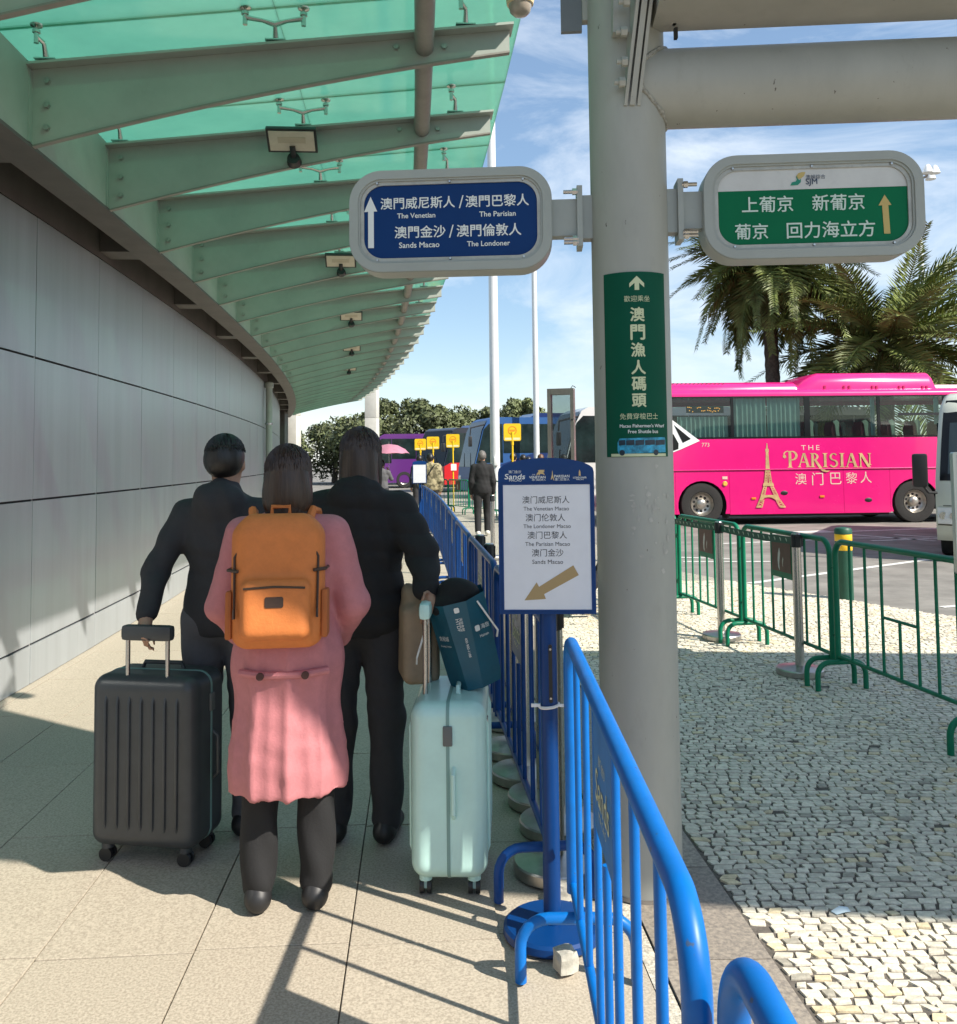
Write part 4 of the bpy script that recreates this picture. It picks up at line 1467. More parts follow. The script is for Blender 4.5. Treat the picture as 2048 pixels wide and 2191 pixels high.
m_blueb2 = M('barrier_navy', (0.001, 0.052, 0.235), 0.42, var=0.18, scale=7, spec=.35, dirt=0.3, dirtc=(0.05, 0.09, 0.16))
# nearest two stand in line towards the camera; local +x of each points away from the viewer
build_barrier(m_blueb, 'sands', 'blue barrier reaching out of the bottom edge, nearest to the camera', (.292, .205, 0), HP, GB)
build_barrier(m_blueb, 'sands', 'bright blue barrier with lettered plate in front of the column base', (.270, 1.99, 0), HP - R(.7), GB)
path = [(.238, 3.035), (.165, 4.0), (.048, 5.18), (-.075, 6.66), (-.216, 8.43), (-.411, 11.05), (-.713, 14.87), (-1.2, 19.5), (-1.6, 22.5)]
def along(dist):
    d = 0
    for p, q in zip(path[:-1], path[1:]):
        l_ = math.hypot(q[0] - p[0], q[1] - p[1])
        if d + l_ >= dist:
            t = (dist - d) / l_
            return Vector((p[0] + (q[0] - p[0]) * t, p[1] + (q[1] - p[1]) * t, 0))
        d += l_
    return Vector((*path[-1], 0))
lab = ['blue barrier starting right behind the blue sign stand', 'blue barrier behind the teal shopping bag, second past the sign stand', 'blue barrier third past the sign stand', 'blue barrier fourth past the sign stand',
       'blue barrier fifth past the sign stand', 'blue barrier sixth past the sign stand', 'blue barrier seventh past the sign stand', 'blue barrier eighth past the sign stand',
       'blue barrier beside the far sign stand', 'blue barrier at the far end of the row']
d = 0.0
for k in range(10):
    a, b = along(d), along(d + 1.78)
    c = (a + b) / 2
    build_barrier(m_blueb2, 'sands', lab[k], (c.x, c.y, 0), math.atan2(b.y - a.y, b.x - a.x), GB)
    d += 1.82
GG = 'green barriers along the bus road'
gp = [(1.97, 8.86), (2.185, 7.45), (2.385, 6.02), (2.60, 4.62), (2.83, 3.2)]
gl_lab = ['green barrier with brown leaf plaque, half hidden behind the column', 'green barrier with brown leaf plaque in the middle of the row', 'green barrier without plaque, nearest on the right', 'green barrier at the right edge of the picture, mostly out of view']
for k in range(4):
    a, b = Vector((*gp[k], 0)), Vector((*gp[k + 1], 0))
    c = (a + b) / 2
    build_barrier(m_greenb, 'leaf' if k < 2 else 'none', gl_lab[k], (c.x, c.y, 0), math.atan2(a.y - b.y, a.x - b.x), GG, L_=1.40)
a, b = Vector((1.76, 10.26, 0)), Vector((1.96, 8.9, 0))
build_barrier(m_greenb, 'leaf', 'green barrier hidden behind the column, only its end post showing', ((a.x + b.x) / 2, (a.y + b.y) / 2, 0), math.atan2(a.y - b.y, a.x - b.x), GG, L_=1.40)
GF = 'green barriers far along the platform'
fp = [(-1.9, 27.8), (-.95, 26.8), (-.30, 25.5), (.35, 24.2), (.95, 22.9)]
fl_lab = ['far green barrier left behind the camouflage jacket', 'far green barrier in front of the red coach', 'far green barrier beside the man in black', 'far green barrier right of the man in black']
for k in range(4):
    a, b = Vector((*fp[k], 0)), Vector((*fp[k + 1], 0))
    c = (a + b) / 2
    build_barrier(m_greenb, 'leaf', fl_lab[k], (c.x, c.y, 0), math.atan2(b.y - a.y, b.x - a.x), GF, L_=1.40)

# ------------------------------------------------------------------ stanchions
def stanchion(label, loc, group, belt_to=None):
    t = thing('stanchion', label, 'stanchion', loc, 0, group)
    if 'stn' not in BAR:
        BAR['stn'] = t
        obj('base', MB().lathe([(.160, .002), (.163, .006), (.163, .040), (.158, .047), (.05, .062), (.036, .066)], 44), m_inox_base, t, ang=25)
        obj('post', MB().cyl((0, 0, .06), (0, 0, .90), .0315, n=24), m_inox, t)
        obj('head', MB().lathe([(.032, .90), (.036, .902), (.036, .985), (.0345, .992), (.028, .994)], 24).box((0, -.036, .945), (.03, .012, .075)).box((.036, 0, .945), (.012, .03, .075)), m_black, t, ang=25)
        obj('cap', MB().lathe([(.030, .994), (.027, 1.0), (.008, 1.002)], 20), m_inox, t)
    else:
        for ch in BAR['stn'].children:
            if ch.name.split('.')[0] in ('base', 'post', 'head', 'cap'):
                copy_tree(ch, t)
    if belt_to:
        d = Vector((belt_to[0] - loc[0], belt_to[1] - loc[1], 0))
        n_ = Vector((-d.y, d.x, 0)).normalized() * .0012
        L_ = d.length
        u = d.normalized()
        b = MB()
        N = 14
        vs = []
        for k in range(N + 1):
            s_ = .037 + (L_ - .074) * k / N
            sag = -.012 * 4 * (k / N) * (1 - k / N)
            for z in (.918, .972):
                vs.append(u * s_ + n_ + Vector((0, 0, z + sag)))
            for z in (.918, .972):
                vs.append(u * s_ - n_ + Vector((0, 0, z + sag)))
        fs = []
        for k in range(N):
            a, c = 4 * k, 4 * k + 4
            fs += [(a, c, c + 1, a + 1), (a + 2, a + 3, c + 3, c + 2), (a + 1, c + 1, c + 3, a + 3), (a, a + 2, c + 2, c)]
        fs += [(0, 1, 3, 2), (4 * N, 4 * N + 2, 4 * N + 3, 4 * N + 1)]
        bo = obj('belt', b.add(vs, fs), M('belt_green', (0.010, 0.085, 0.055), .55), t)
        k = .12
        while k < L_ - .1:
            sag = -.012 * 4 * (k / L_) * (1 - k / L_)
            for s2 in (-1, 1):
                q = u * k + n_ * 1.7 * s2 + Vector((0, 0, .945 + sag))
                m_ = MB().quad(*[q + u * a_ + Vector((0, 0, b_)) for a_, b_ in ((-.014, .012), (-.004, .016), (.012, .004), (.010, -.014), (0, -.006))])
                obj('belt_mark', m_, M('belt_mark', (.42, .52, .42), .6), bo, smooth=False)
            k += .085
    return t
SB = 'steel stanchions behind the blue barriers'
st_pos = [(.275, 3.425), (.315, 3.80), (.275, 4.09), (.205, 4.40), (.17, 4.77), (.165, 5.27), (.06, 5.9), (.0, 6.6), (.20, 14.0)]
st_lab = ['steel stanchion with round base, nearest behind the blue sign stand', 'second steel stanchion behind the blue sign stand', 'third steel stanchion behind the blue sign stand', 'fourth steel stanchion behind the blue sign stand',
          'fifth steel stanchion, base showing right of the mint suitcase', 'sixth steel stanchion, its base highest right of the suitcase', 'seventh steel stanchion behind the blue barriers', 'eighth steel stanchion behind the blue barriers', 'lone steel stanchion in front of the man in black']
for p, l_ in zip(st_pos, st_lab):
    stanchion(l_, (*p, 0), SB)
SG = 'steel stanchions with green belts'
stanchion('steel stanchion with green belt between the two leaf plaques', (2.06, 7.66, 0), SG, (2.275, 6.40))
stanchion('steel stanchion with green belt at the middle green barrier', (2.275, 6.40, 0), SG)
stanchion('steel stanchion hidden behind the column, its belt running right', (1.83, 9.15, 0), SG, (2.06, 7.66))

# ------------------------------------------------------------------ loose paving stones on the floor
m_rock = M('loose_stone', (0.46, 0.44, 0.38), .85, var=.25, scale=18, bump=.5, bscale=60)
def rock(label, loc, s_, seed, rz):
    rr_ = random.Random(seed)
    bm = bmesh.new()
    bmesh.ops.create_cube(bm, size=1)
    bmesh.ops.subdivide_edges(bm, edges=bm.edges[:], cuts=2, use_grid_fill=True)
    for v in bm.verts:
        q = v.co.normalized() * .60
        v.co = v.co.lerp(q, .35) + Vector((rr_.uniform(-.05, .05), rr_.uniform(-.05, .05), rr_.uniform(-.05, .05)))
        v.co = Vector((v.co.x * s_[0], v.co.y * s_[1], v.co.z * s_[2]))
    zmin = min(v.co.z for v in bm.verts)
    m_ = MB().add([v.co - Vector((0, 0, zmin)) for v in bm.verts], [[v.index for v in f.verts] for f in bm.faces])
    bm.free()
    o = obj('loose_stone', m_, m_rock, None, loc, rz, smooth=False)
    tag(o, label, 'stone', 'loose paving stones')
rock('pale loose paving stone lying at the front of the blue stand base', (.245, 2.765, 0), (.062, .055, .065), 3, .4)
rock('pale loose stone half hidden behind the blue sign stand', (.285, 3.20, 0), (.07, .05, .06), 5, .2)
# crumpled bit of blue-white plastic on the mosaic
o = obj('plastic_scrap', MB().add([(0, 0, .006), (.03, .004, .012), (.055, .02, .006), (.05, .035, .014), (.02, .03, .02), (-.012, .022, .007)], [(0, 1, 4), (1, 2, 3), (1, 3, 4), (0, 4, 5)]), M('scrap_blue', (.5, .62, .7), .4), None, (1.19, 3.07, 0))
tag(o, 'crumpled pale blue plastic scrap on the mosaic pavement', 'litter')

# ------------------------------------------------------------------ people
SKIN = (0.42, 0.24, 0.16)
def skin_m():
    return M('skin', SKIN, .55, var=.08, scale=25)
def fab(name, c, rough=.85, var=.06, scale=30, c2=None, lo=.35, hi=.65, detail=6):
    return M(name, c, rough, var=var, scale=scale, c2=c2, lo=lo, hi=hi, detail=detail, bump=.25, bscale=120)
def lerp3(a, b, t):
    return tuple(a[k] + (b[k] - a[k]) * t for k in range(3))
def person(label, loc, rz, h, jacket, trousers, shoes, hair, pose=None, res=.017, style='short', group=None, coat=False, hood=False, build=1.0, puffy=0.0, quilt=0.0):
    k = h / 1.75
    J = dict(hipL=(-.095, 0, .93), hipR=(.095, 0, .93), kneeL=(-.105, .02, .50), kneeR=(.105, .02, .50), ankL=(-.11, -.02, .085), ankR=(.11, -.02, .085),
             shL=(-.168, -.01, 1.415), shR=(.168, -.01, 1.415), elL=(-.225, -.03, 1.12), elR=(.225, -.03, 1.12), wrL=(-.225, .06, .875), wrR=(.225, .06, .875),
             toeL=(-.125, .12, .04), toeR=(.125, .12, .04), head=(0, .015, 1.635), look=(0, 1, 0))
    if pose:
        J.update(pose)
    J = {a: (tuple(x * k for x in b) if a != 'look' else b) for a, b in J.items()}
    B_ = build
    far = res > .013
    hd = J['head']
    lk = Vector(J['look']).normalized()
    rt = lk.cross(Vector((0, 0, 1))).normalized()
    def H(x, y, z):                               # a point of the head: x to its right, y forward, z up
        v = Vector(hd) + (rt * x + lk * y + Vector((0, 0, z))) * k
        return tuple(v)
    hm = Matrix((rt, lk, Vector((0, 0, 1)))).transposed()
    p = [('ell', H(0, 0, .02), (.076 * k, .094 * k, .100 * k), .02, hm), ('ell', H(0, .02, -.055), (.058 * k, .070 * k, .068 * k), .03, hm),
         ('cap', H(0, .092, .005), H(0, .108, -.028), .010 * k, .016 * k, .012), ('ell', H(0, .082, -.066), (.026 * k, .014 * k, .010 * k), .01, hm),
         ('ell', H(.078, -.005, -.01), (.012 * k, .022 * k, .034 * k), .01, hm), ('ell', H(-.078, -.005, -.01), (.012 * k, .022 * k, .034 * k), .01, hm),
         ('ell', H(.033, .098, .012), (.018 * k, .014 * k, .011 * k), -.012, hm), ('ell', H(-.033, .098, .012), (.018 * k, .014 * k, .011 * k), -.012, hm),
         ('cap', H(0, -.01, -.09), (0, -.01 * k, 1.43 * k), .054 * k, .062 * k, .03)]
    tor = [((0, 0, 1.40), (.16, .095, .10)), ((0, 0, 1.27), (.165, .105, .15)), ((0, 0, 1.08), (.145, .10, .15)), ((0, -.01, .95), (.165, .11, .12))]
    for c, r_ in tor:
        p.append(('ell', tuple(x * k for x in c), (r_[0] * k * B_, r_[1] * k * B_, r_[2] * k), .06))
    for s_ in 'LR':
        sx = -1 if s_ == 'L' else 1
        p += [('cap', J['sh' + s_], J['el' + s_], .050 * k, .040 * k, .03), ('cap', J['el' + s_], J['wr' + s_], .040 * k, .027 * k, .02),
              ('cap', J['hip' + s_], J['knee' + s_], .085 * k, .057 * k, .04), ('cap', J['knee' + s_], J['ank' + s_], .057 * k, .038 * k, .02),
              ('cap', J['ank' + s_], J['toe' + s_], .040 * k, .030 * k, .03)]
        wv, ev = Vector(J['wr' + s_]), Vector(J['el' + s_])
        d = (wv - ev).normalized()
        side = d.cross(Vector((sx, 0, 0)))
        side = side.normalized() if side.length > .1 else Vector((0, 1, 0))
        nrm = d.cross(side).normalized()
        if nrm.dot(Vector((-sx, 0, 0))) < 0:
            nrm = -nrm
        pc = wv + d * .05 * k
        p.append(('cap', tuple(wv), tuple(wv + d * .075 * k), .026 * k, .034 * k, .015))
        fr_ = (.0125 if far else .0088) * k
        for q, (off, ln) in enumerate(((-.030, .062), (-.010, .075), (.011, .080), (.031, .070))):
            a = wv + d * .080 * k + side * off * k
            b = a + d * ln * .55 * k + nrm * .012 * k
            c = b + d * ln * .35 * k + nrm * .03 * k
            p += [('cap', tuple(a), tuple(b), fr_, fr_, .004), ('cap', tuple(b), tuple(c), fr_, fr_ * .9, .004)]
        a = wv + d * .03 * k + side * .03 * k
        b = a + (side * .035 + d * .03 + nrm * .012) * k
        c = b + (side * .008 + d * .035 + nrm * .012) * k
        p += [('cap', tuple(a), tuple(b), fr_ * 1.1, fr_, .008), ('cap', tuple(b), tuple(c), fr_, fr_ * .9, .004)]
    body = sdf_mesh(p, res, skin_m(), 'person')
    body.location = loc
    body.rotation_euler = (0, 0, rz)
    tag(body, label, 'person', group)
    e = .010 * k + puffy
    hem = (.44 if coat else .865) * k
    jk = []
    for c, r_ in tor[:3] if not coat else tor:
        jk.append(('ell', tuple(x * k for x in c), ((r_[0] + .012) * k * B_ + e, (r_[1] + .014) * k * B_ + e, r_[2] * k + e * .6), .06))
    jk.append(('ell', (0, -.01 * k, .95 * k), (.168 * k * B_ + e, .112 * k * B_ + e, .16 * k), .06))
    nhem = len(jk)
    jk.append(('cap', (0, -.012 * k, 1.44 * k), (0, -.005 * k, 1.505 * k), .082 * k, .072 * k, .03))
    if hood:
        jk.append(('ell', (0, -.085 * k, 1.47 * k), (.115 * k, .075 * k, .085 * k), .04))
    if coat:
        jk.append(('ell', (0, -.01 * k, .80 * k), (.178 * k * B_ + e, .125 * k * B_ + e, .40 * k), .07))
        jk.append(('ell', (0, -.01 * k, .50 * k), (.205 * k * B_ + e, .15 * k * B_ + e, .36 * k), .07))
    jk.append(('box', (0, 0, hem - .5), (.6, .6, .5), .0, -.012))
    for s_ in 'LR':
        w_ = lerp3(J['el' + s_], J['wr' + s_], .93)
        jk += [('cap', J['sh' + s_], J['el' + s_], .056 * k + e, .048 * k + e * .9, .03), ('cap', J['el' + s_], w_, .048 * k + e * .9, .040 * k + e * .6, .02)]
    sdf_mesh(jk, res, jacket, 'coat' if coat else 'jacket', parent=body, fold=(.0014 if coat else .0030) if not far else .0016, quilt=quilt, drape=.0085 if coat else 0.0)
    tr = [('ell', (0, -.01 * k, .94 * k), (.170 * k * B_, .118 * k * B_, .115 * k), .05)]
    for s_ in 'LR':
        a_ = lerp3(J['knee' + s_], J['ank' + s_], .97)
        tr += [('cap', J['hip' + s_], J['knee' + s_], .100 * k, .076 * k, .04), ('cap', J['knee' + s_], a_, .076 * k, .066 * k, .03)]
    sdf_mesh(tr, res, trousers, 'trousers', parent=body, fold=.0028 if not far else .0012)
    for s_ in 'LR':
        a_, t_ = Vector(J['ank' + s_]), Vector(J['toe' + s_])
        dd = (t_ - a_)
        heel = a_ - Vector((dd.x, dd.y, 0)) * .25 + Vector((0, 0, -.035 * k))
        sdf_mesh([('cap', tuple(heel), tuple(t_), .046 * k, .040 * k, .02), ('cap', tuple(a_ + Vector((0, 0, .015 * k))), tuple(heel), .048 * k, .045 * k, .02)], min(res, .012), shoes, 'shoe', parent=body)
    hr = [('ell', H(0, -.016, .036), (.086 * k, .096 * k, .098 * k), .02, hm), ('ell', H(0, -.040, -.015 if style != 'short' else .008), (.083 * k, .078 * k, (.090 if style != 'short' else .078) * k), .03, hm),
          ('ell', H(0, .115, -.03), (.075 * k, .075 * k, .105 * k), -.02, hm)]
    if style == 'long':
        hr.insert(2, ('ell', H(0, -.065, -.13), (.088 * k, .058 * k, .135 * k), .05, hm))
        hr.insert(2, ('ell', H(0, -.075, -.25), (.085 * k, .045 * k, .13 * k), .05, hm))
    elif style == 'bob':
        hr.insert(2, ('ell', H(0, -.045, -.08), (.097 * k, .075 * k, .10 * k), .04, hm))
    sdf_mesh(hr, min(res, .011), hair, 'hair', parent=body)
    if not far:                                   # loose strands over the hair's surface
        sr = random.Random(int(h * 100))
        sm = MB()
        ln = {'long': .34, 'bob': .20, 'short': .07}[style]
        for q_ in range(1500 if style != 'short' else 1100):
            az = sr.uniform(R(150), R(390)) if style != 'short' else sr.uniform(R(160), R(380))
            pol = sr.uniform(.05, 1.35)
            pts_ = []
            n7 = 7
            for g in range(n7 + 1):
                pl = pol + (1.62 - pol) * min(1, g / 3.5 * (1.0 if style != 'short' else .22))
                rx, ry, rz_ = .0875, .098, .099
                wob = .0028 * math.sin(g * 1.3 + q_) + .0022 * math.sin(q_ * 7.7)
                xx = (rx + wob) * math.sin(pl) * math.cos(az)
                yy_ = -.016 + (ry + wob) * math.sin(pl) * math.sin(az)
                zz = .036 + (rz_ + .001) * math.cos(pl)
                if g > 3.5 and style != 'short':
                    t_ = (g - 3.5) / (n7 - 3.5)
                    zz -= ln * t_
                    xx *= 1.0 - .10 * t_ + .04 * math.sin(q_)
                    yy_ = yy_ * (1 - .25 * t_) - .028 * t_
                pts_.append(H(xx, yy_, zz))
            sm.tube(pts_, [.0014 + .0006 * math.sin(q_ * 3.1)] * n7 + [.0003], 3, cap=False)
        so = obj('hair_strands', sm, hair, body, fix=False)
        so['kind'] = 'stuff'
    for sx in (-1, 1):
        q = Vector(H(sx * .033, .083, .012))
        obj('eye', MB().lathe([(.001, -.011 * k), (.008 * k, -.007 * k), (.011 * k, 0), (.008 * k, .007 * k), (.001, .011 * k)], 10, q), M('eye_dark', (.03, .02, .015), .2), body)
    return body
m_hairb = M('hair_black', (0.012, 0.010, 0.009), .45, var=.4, scale=60, stretch=(1, 1, .08), bump=.5, bscale=90)
m_hairbr = M('hair_brown', (0.055, 0.030, 0.018), .42, c2=(0.022, 0.012, 0.008), scale=70, stretch=(1, 1, .06), bump=.6, bscale=110)
m_hairlt = M('hair_auburn', (0.16, 0.075, 0.032), .42, c2=(0.06, 0.028, 0.014), scale=50, stretch=(1, 1, .1), bump=.5, bscale=90)
m_hairgr = M('hair_grey', (0.12, 0.11, 0.10), .6, var=.4, scale=60)
c_black = fab('cloth_black', (0.012, 0.012, 0.013))
c_dark = fab('cloth_charcoal', (0.030, 0.030, 0.034))
c_navy = fab('cloth_navy', (0.016, 0.022, 0.045))
c_grey = fab('cloth_grey', (0.10, 0.10, 0.11))
c_camo = fab('cloth_camouflage', (0.34, 0.29, 0.17), scale=11, c2=(0.10, 0.085, 0.045), lo=.42, hi=.56, detail=3)
c_pink = fab('cloth_pink', (0.50, 0.185, 0.20), rough=.7)
c_orange = fab('cloth_orange', (0.62, 0.19, 0.045), rough=.7)
c_white = fab('cloth_white', (0.62, 0.62, 0.60))
m_shoeb = M('shoe_black', (0.015, 0.015, 0.016), .5)
m_shoew = M('shoe_white', (0.62, 0.60, 0.54), .6)
# the group queueing beside the suitcases, backs to the camera
person('person in black puffy jacket standing behind the mint suitcase', (-.50, 3.74, 0), R(-4), 1.68, c_black, c_dark, m_shoeb, m_hairbr, dict(elR=(.285, -.10, 1.215), wrR=(.322, -.235, 1.085)), .0105, 'long', 'people queueing with suitcases', puffy=.014, hood=True, quilt=.010)
P2 = person('person in long pink coat with an orange backpack', (-.69, 3.20, 0), R(6), 1.60, c_pink, c_black, m_shoeb, m_hairbr, dict(wrL=(-.19, .16, .98), elL=(-.25, .0, 1.14), wrR=(.19, .16, .98), elR=(.25, .0, 1.14)), .0105, 'bob', 'people queueing with suitcases', coat=True, puffy=.008)
person('person in charcoal jacket beside the dark grey suitcase by the wall', (-1.10, 3.83, 0), R(-3), 1.66, c_dark, c_grey, m_shoeb, m_hairb, dict(elL=(-.27, -.12, 1.16), wrL=(-.25, -.25, .99)), .0115, 'short', 'people queueing with suitcases', hood=True)
obj('half_belt', MB().tube([(-.15, -.125, .835), (-.07, -.158, .83), (.07, -.158, .83), (.15, -.125, .835)], .013, 8), c_pink, P2)
for q in (-.075, .075):
    obj('belt_button', MB().cyl((q, -.168, .83), (q, -.178, .83), .013, n=14), fab('button_brown', (.08, .035, .03)), P2)
# backpack, hanging from the pink coat's shoulders
bp_ = sdf_mesh([('box', (0, 0, .21), (.155, .085, .215), .06, .02), ('box', (0, -.085, .13), (.115, .045, .10), .035, .015), ('box', (0, 0, .405), (.115, .07, .04), .035, .03)], .010, c_orange, 'backpack')
bp_.location = (-.688, 3.035, .93)
bp_.rotation_euler = (R(-4), 0, R(6))
tag(bp_, 'orange backpack worn on the back of the pink coat', 'backpack')
m_zip = M('zip_dark', (.05, .025, .015), .5)
obj('zip', MB().tube([(-.135, -.082, .10), (-.138, -.07, .30), (-.09, -.06, .395), (.09, -.06, .395), (.138, -.07, .30), (.135, -.082, .10)], .0045, 6), m_zip, bp_)
obj('pocket_zip', MB().tube([(-.10, -.129, .20), (0, -.131, .205), (.10, -.129, .20)], .004, 6), m_zip, bp_)
for sx in (-1, 1):
    obj('strap', MB().tube([(sx * .09, .055, .40), (sx * .105, .10, .46), (sx * .115, .20, .455), (sx * .12, .275, .36), (sx * .125, .27, .20), (sx * .14, .15, .05), (sx * .14, .06, .04)], .016, 8), c_orange, bp_)
obj('patch', MB().prism(rrect(.06, .035, .006, 3), (0, -.1305, .155), X1, Z1, (0, -.002, 0)), m_zip, bp_, smooth=False)
for sx in (-1, 1):
    obj('side_pocket', MB().bbox((sx * .158, -.01, .11), (.022, .11, .16), .010), M('cloth_orange_dark', (0.42, 0.12, 0.03), .8), bp_)
    obj('zip_pull', MB().box((sx * .137, -.088, .115), (.006, .005, .03)), m_zip, bp_, smooth=False)
    obj('compression_strap', MB().tube([(sx * .125, -.088, .255), (sx * .162, -.05, .258), (sx * .162, .06, .26)], .006, 6), m_zip, bp_)
obj('grab_handle', MB().tube([(-.03, .04, .435), (-.03, .04, .47), (.03, .04, .47), (.03, .04, .435)], .008, 6), c_orange, bp_)

# ---- suitcases
m_greyp = M('lock_grey', (.12, .13, .13), .4)
def suitcase(label, loc, rz, w_, d_, h_, mat, ribs_n, hz):
    """w_ along x (thickness), d_ along y, ribbed shells on both x faces"""
    t = thing('suitcase', label, 'suitcase', loc, rz, 'suitcases')
    z0 = .062
    pr2_ = [('box', (0, 0, z0 + h_ / 2), (w_ / 2, d_ / 2, h_ / 2), .055, .01)]
    sdf_mesh(pr2_, .008, mat, 'shell', parent=t)
    for sx in (-1, 1):
        for k in range(ribs_n):
            y = -d_ / 2 + .075 + (d_ - .15) * k / (ribs_n - 1)
            obj('rib', MB().tube([(sx * (w_ / 2 - .006), y, z0 + .075), (sx * (w_ / 2 + .003), y, z0 + .10), (sx * (w_ / 2 + .003), y, z0 + h_ - .10), (sx * (w_ / 2 - .006), y, z0 + h_ - .075)], .0065, 8), mat, t)
    seam = MB()
    ring_prism(seam, rrect(d_ + .004, h_ + .004, .057, 8), rrect(d_ - .004, h_ - .004, .053, 8), (-.006, 0, z0 + h_ / 2), Y1, Z1, (.012, 0, 0))
    obj('zip_seam', seam, M('suitcase_zip', scal(mat['c'], .55) if 'c' in mat else (.1, .1, .1), .5), t)
    xr = -w_ / 2 + .045
    for sy in (-1, 1):
        obj('handle_rod', MB().cyl((xr, sy * .085, z0 + h_ - .03), (xr, sy * .085, hz - .02), .009, n=12), m_inox, t)
    obj('handle_grip', MB().bbox((xr, 0, hz), (.045, .215, .062), .018), mat, t)
    obj('top_handle', MB().tube([(.03, -.09, z0 + h_ - .002), (.03, -.08, z0 + h_ + .022), (.03, .08, z0 + h_ + .022), (.03, .09, z0 + h_ - .002)], .009, 8), mat, t)
    # carrying handle, combination lock and badge on the narrow side, corner guards
    obj('side_handle', MB().tube([(.02, -d_ / 2 + .004, z0 + h_ * .36), (.02, -d_ / 2 - .018, z0 + h_ * .39), (.02, -d_ / 2 - .018, z0 + h_ * .61), (.02, -d_ / 2 + .004, z0 + h_ * .64)], .0085, 8), mat, t)
    obj('lock', MB().bbox((-.0, -d_ / 2 - .002, z0 + h_ * .82), (.034, .014, .07), .005), m_greyp, t)
    obj('badge', MB().bbox((w_ / 2 + .001, -d_ / 2 + .12, z0 + h_ * .86), (.006, .05, .018), .002), m_inox, t)
    for sx in (-1, 1):
        for sy in (-1, 1):
            x, y = sx * (w_ / 2 - .05), sy * (d_ / 2 - .06)
            wl = obj('wheel', MB().cyl((x - .021, y, .027), (x - .006, y, .027), .0265, n=18).cyl((x + .006, y, .027), (x + .021, y, .027), .0265, n=18), m_black, t)
            obj('wheel_fork', MB().box((x, y, .045), (.011, .022, .05)).cyl((x, y, .05), (x, y, .085), .024, n=14), mat, t)
    return t
m_mint = M('suitcase_mint', (0.52, 0.78, 0.73), .35, var=.05, scale=6, coat=.2)
m_mint['c'] = (0.36, 0.62, 0.58)
m_greys = M('suitcase_grey', (0.05, 0.055, 0.06), .4, var=.1, scale=8)
m_greys['c'] = (0.05, 0.055, 0.06)
suitcase('mint green hard-shell suitcase with ribs beside the stanchion bases', (-.115, 3.44, 0), R(-2), .275, .47, .62, m_mint, 7, .985)
suitcase('dark grey suitcase standing left of the pink coat', (-1.30, 3.62, 0), R(80), .27, .45, .66, m_greys, 7, .885)

# ---- teal paper bag leaning on the mint suitcase
m_teal2 = M('bag_teal', (0.003, 0.085, 0.135), .38, var=.12, scale=7, bump=.12, bscale=14)
bag = thing('shopping_bag', 'teal paper shopping bag with white print leaning on the mint suitcase', 'shopping bag', (-.022, 3.385, .676))
bag.rotation_euler = (R(3), R(-13), R(0))
foot = [(-.095, .075), (-.028, .0), (.034, -.004), (.110, .055), (.100, .20), (-.085, .21)]
topf = [(-.112, .085), (-.045, .0), (.045, -.004), (.118, .055), (.108, .20), (-.100, .215)]
hb = .345
vs = [(x * .93, y, 0.012) for x, y in foot] + [(x, y, .05) for x, y in foot] + [(x, y, hb + (.010 if k in (3, 4) else 0) - (.004 if k in (0, 5) else 0)) for k, (x, y) in enumerate(topf)]
fs = [tuple(range(5, -1, -1))] + [(a * 6 + k, a * 6 + (k + 1) % 6, a * 6 + 6 + (k + 1) % 6, a * 6 + 6 + k) for a in (0, 1) for k in range(6)]
obj('paper_body', MB().add(vs, fs), m_teal2, bag, smooth=False)
sdf_mesh([('ell', (-.03, .10, .325), (.075, .085, .05), .03), ('ell', (.04, .11, .345), (.06, .07, .055), .03), ('ell', (-.005, .12, .385), (.05, .05, .035), .04)], .010, fab('cloth_inside', (.008, .008, .009)), 'contents', parent=bag)
for sgn, a, b in ((1, (-.108, .06, .31), (-.190, .04, .17)), (1, (.085, .02, .33), (.135, .04, .20))):
    obj('cord_handle', MB().tube([a, lerp3(a, b, .5), b, (b[0] - .01, b[1] + .03, b[2] - .03)], .004, 6), m_white, bag)
f0, f1 = Vector((-.036, .0, .2)), Vector((.04, -.004, .2))
nA = Vector((.05, -1, 0)).normalized()
uA = Vector((1, -.05, 0)).normalized()
def bagt(s, o, u, v, w_, bold=.0):
    text(s, m_print, bag, o, u, v, w_=w_, bold=bold)
oc = Vector((0.002, -.0045, 0))
bagt('海旅免税', oc + Vector((.008, 0, .262)), -Z1, uA, .052)
bagt('HTDF', oc + Vector((-.006, 0, .262)), -Z1, uA, .048)
bagt('400-900-1188', oc + Vector((.010, 0, .172)), -Z1, uA, .075)
obj('emblem', MB().prism(rrect(.020, .020, .005, 3), oc + Vector((0, .0005, .318)), uA, Z1, (0, -.0012, 0)), m_print, bag, smooth=False)
uL = (Vector((.067, -.083, 0))).normalized()
bagt('免税城', Vector((-.068, .0425, .215)) + Vector((-.004, -.004, 0)), uL, Z1, .058)
bagt('Shopping Complex', Vector((-.066, .0405, .185)) + Vector((-.004, -.004, 0)), uL, Z1, .066)
uR = Vector((.076, .059, 0)).normalized()
oR = Vector((.078, .024, 0))
bagt('海旅', oR + Vector((.014, .008, .232)), uR, Z1, .040)
bagt('Hainan', oR + Vector((.004, -.0005, .20)), uR, Z1, .042)
obj('emblem', MB().prism(rrect(.022, .022, .005, 3), Vector((.062, .0103, .232)), uR, Z1, Vector((.6, -.77, 0)) * .0015), m_print, bag, smooth=False)

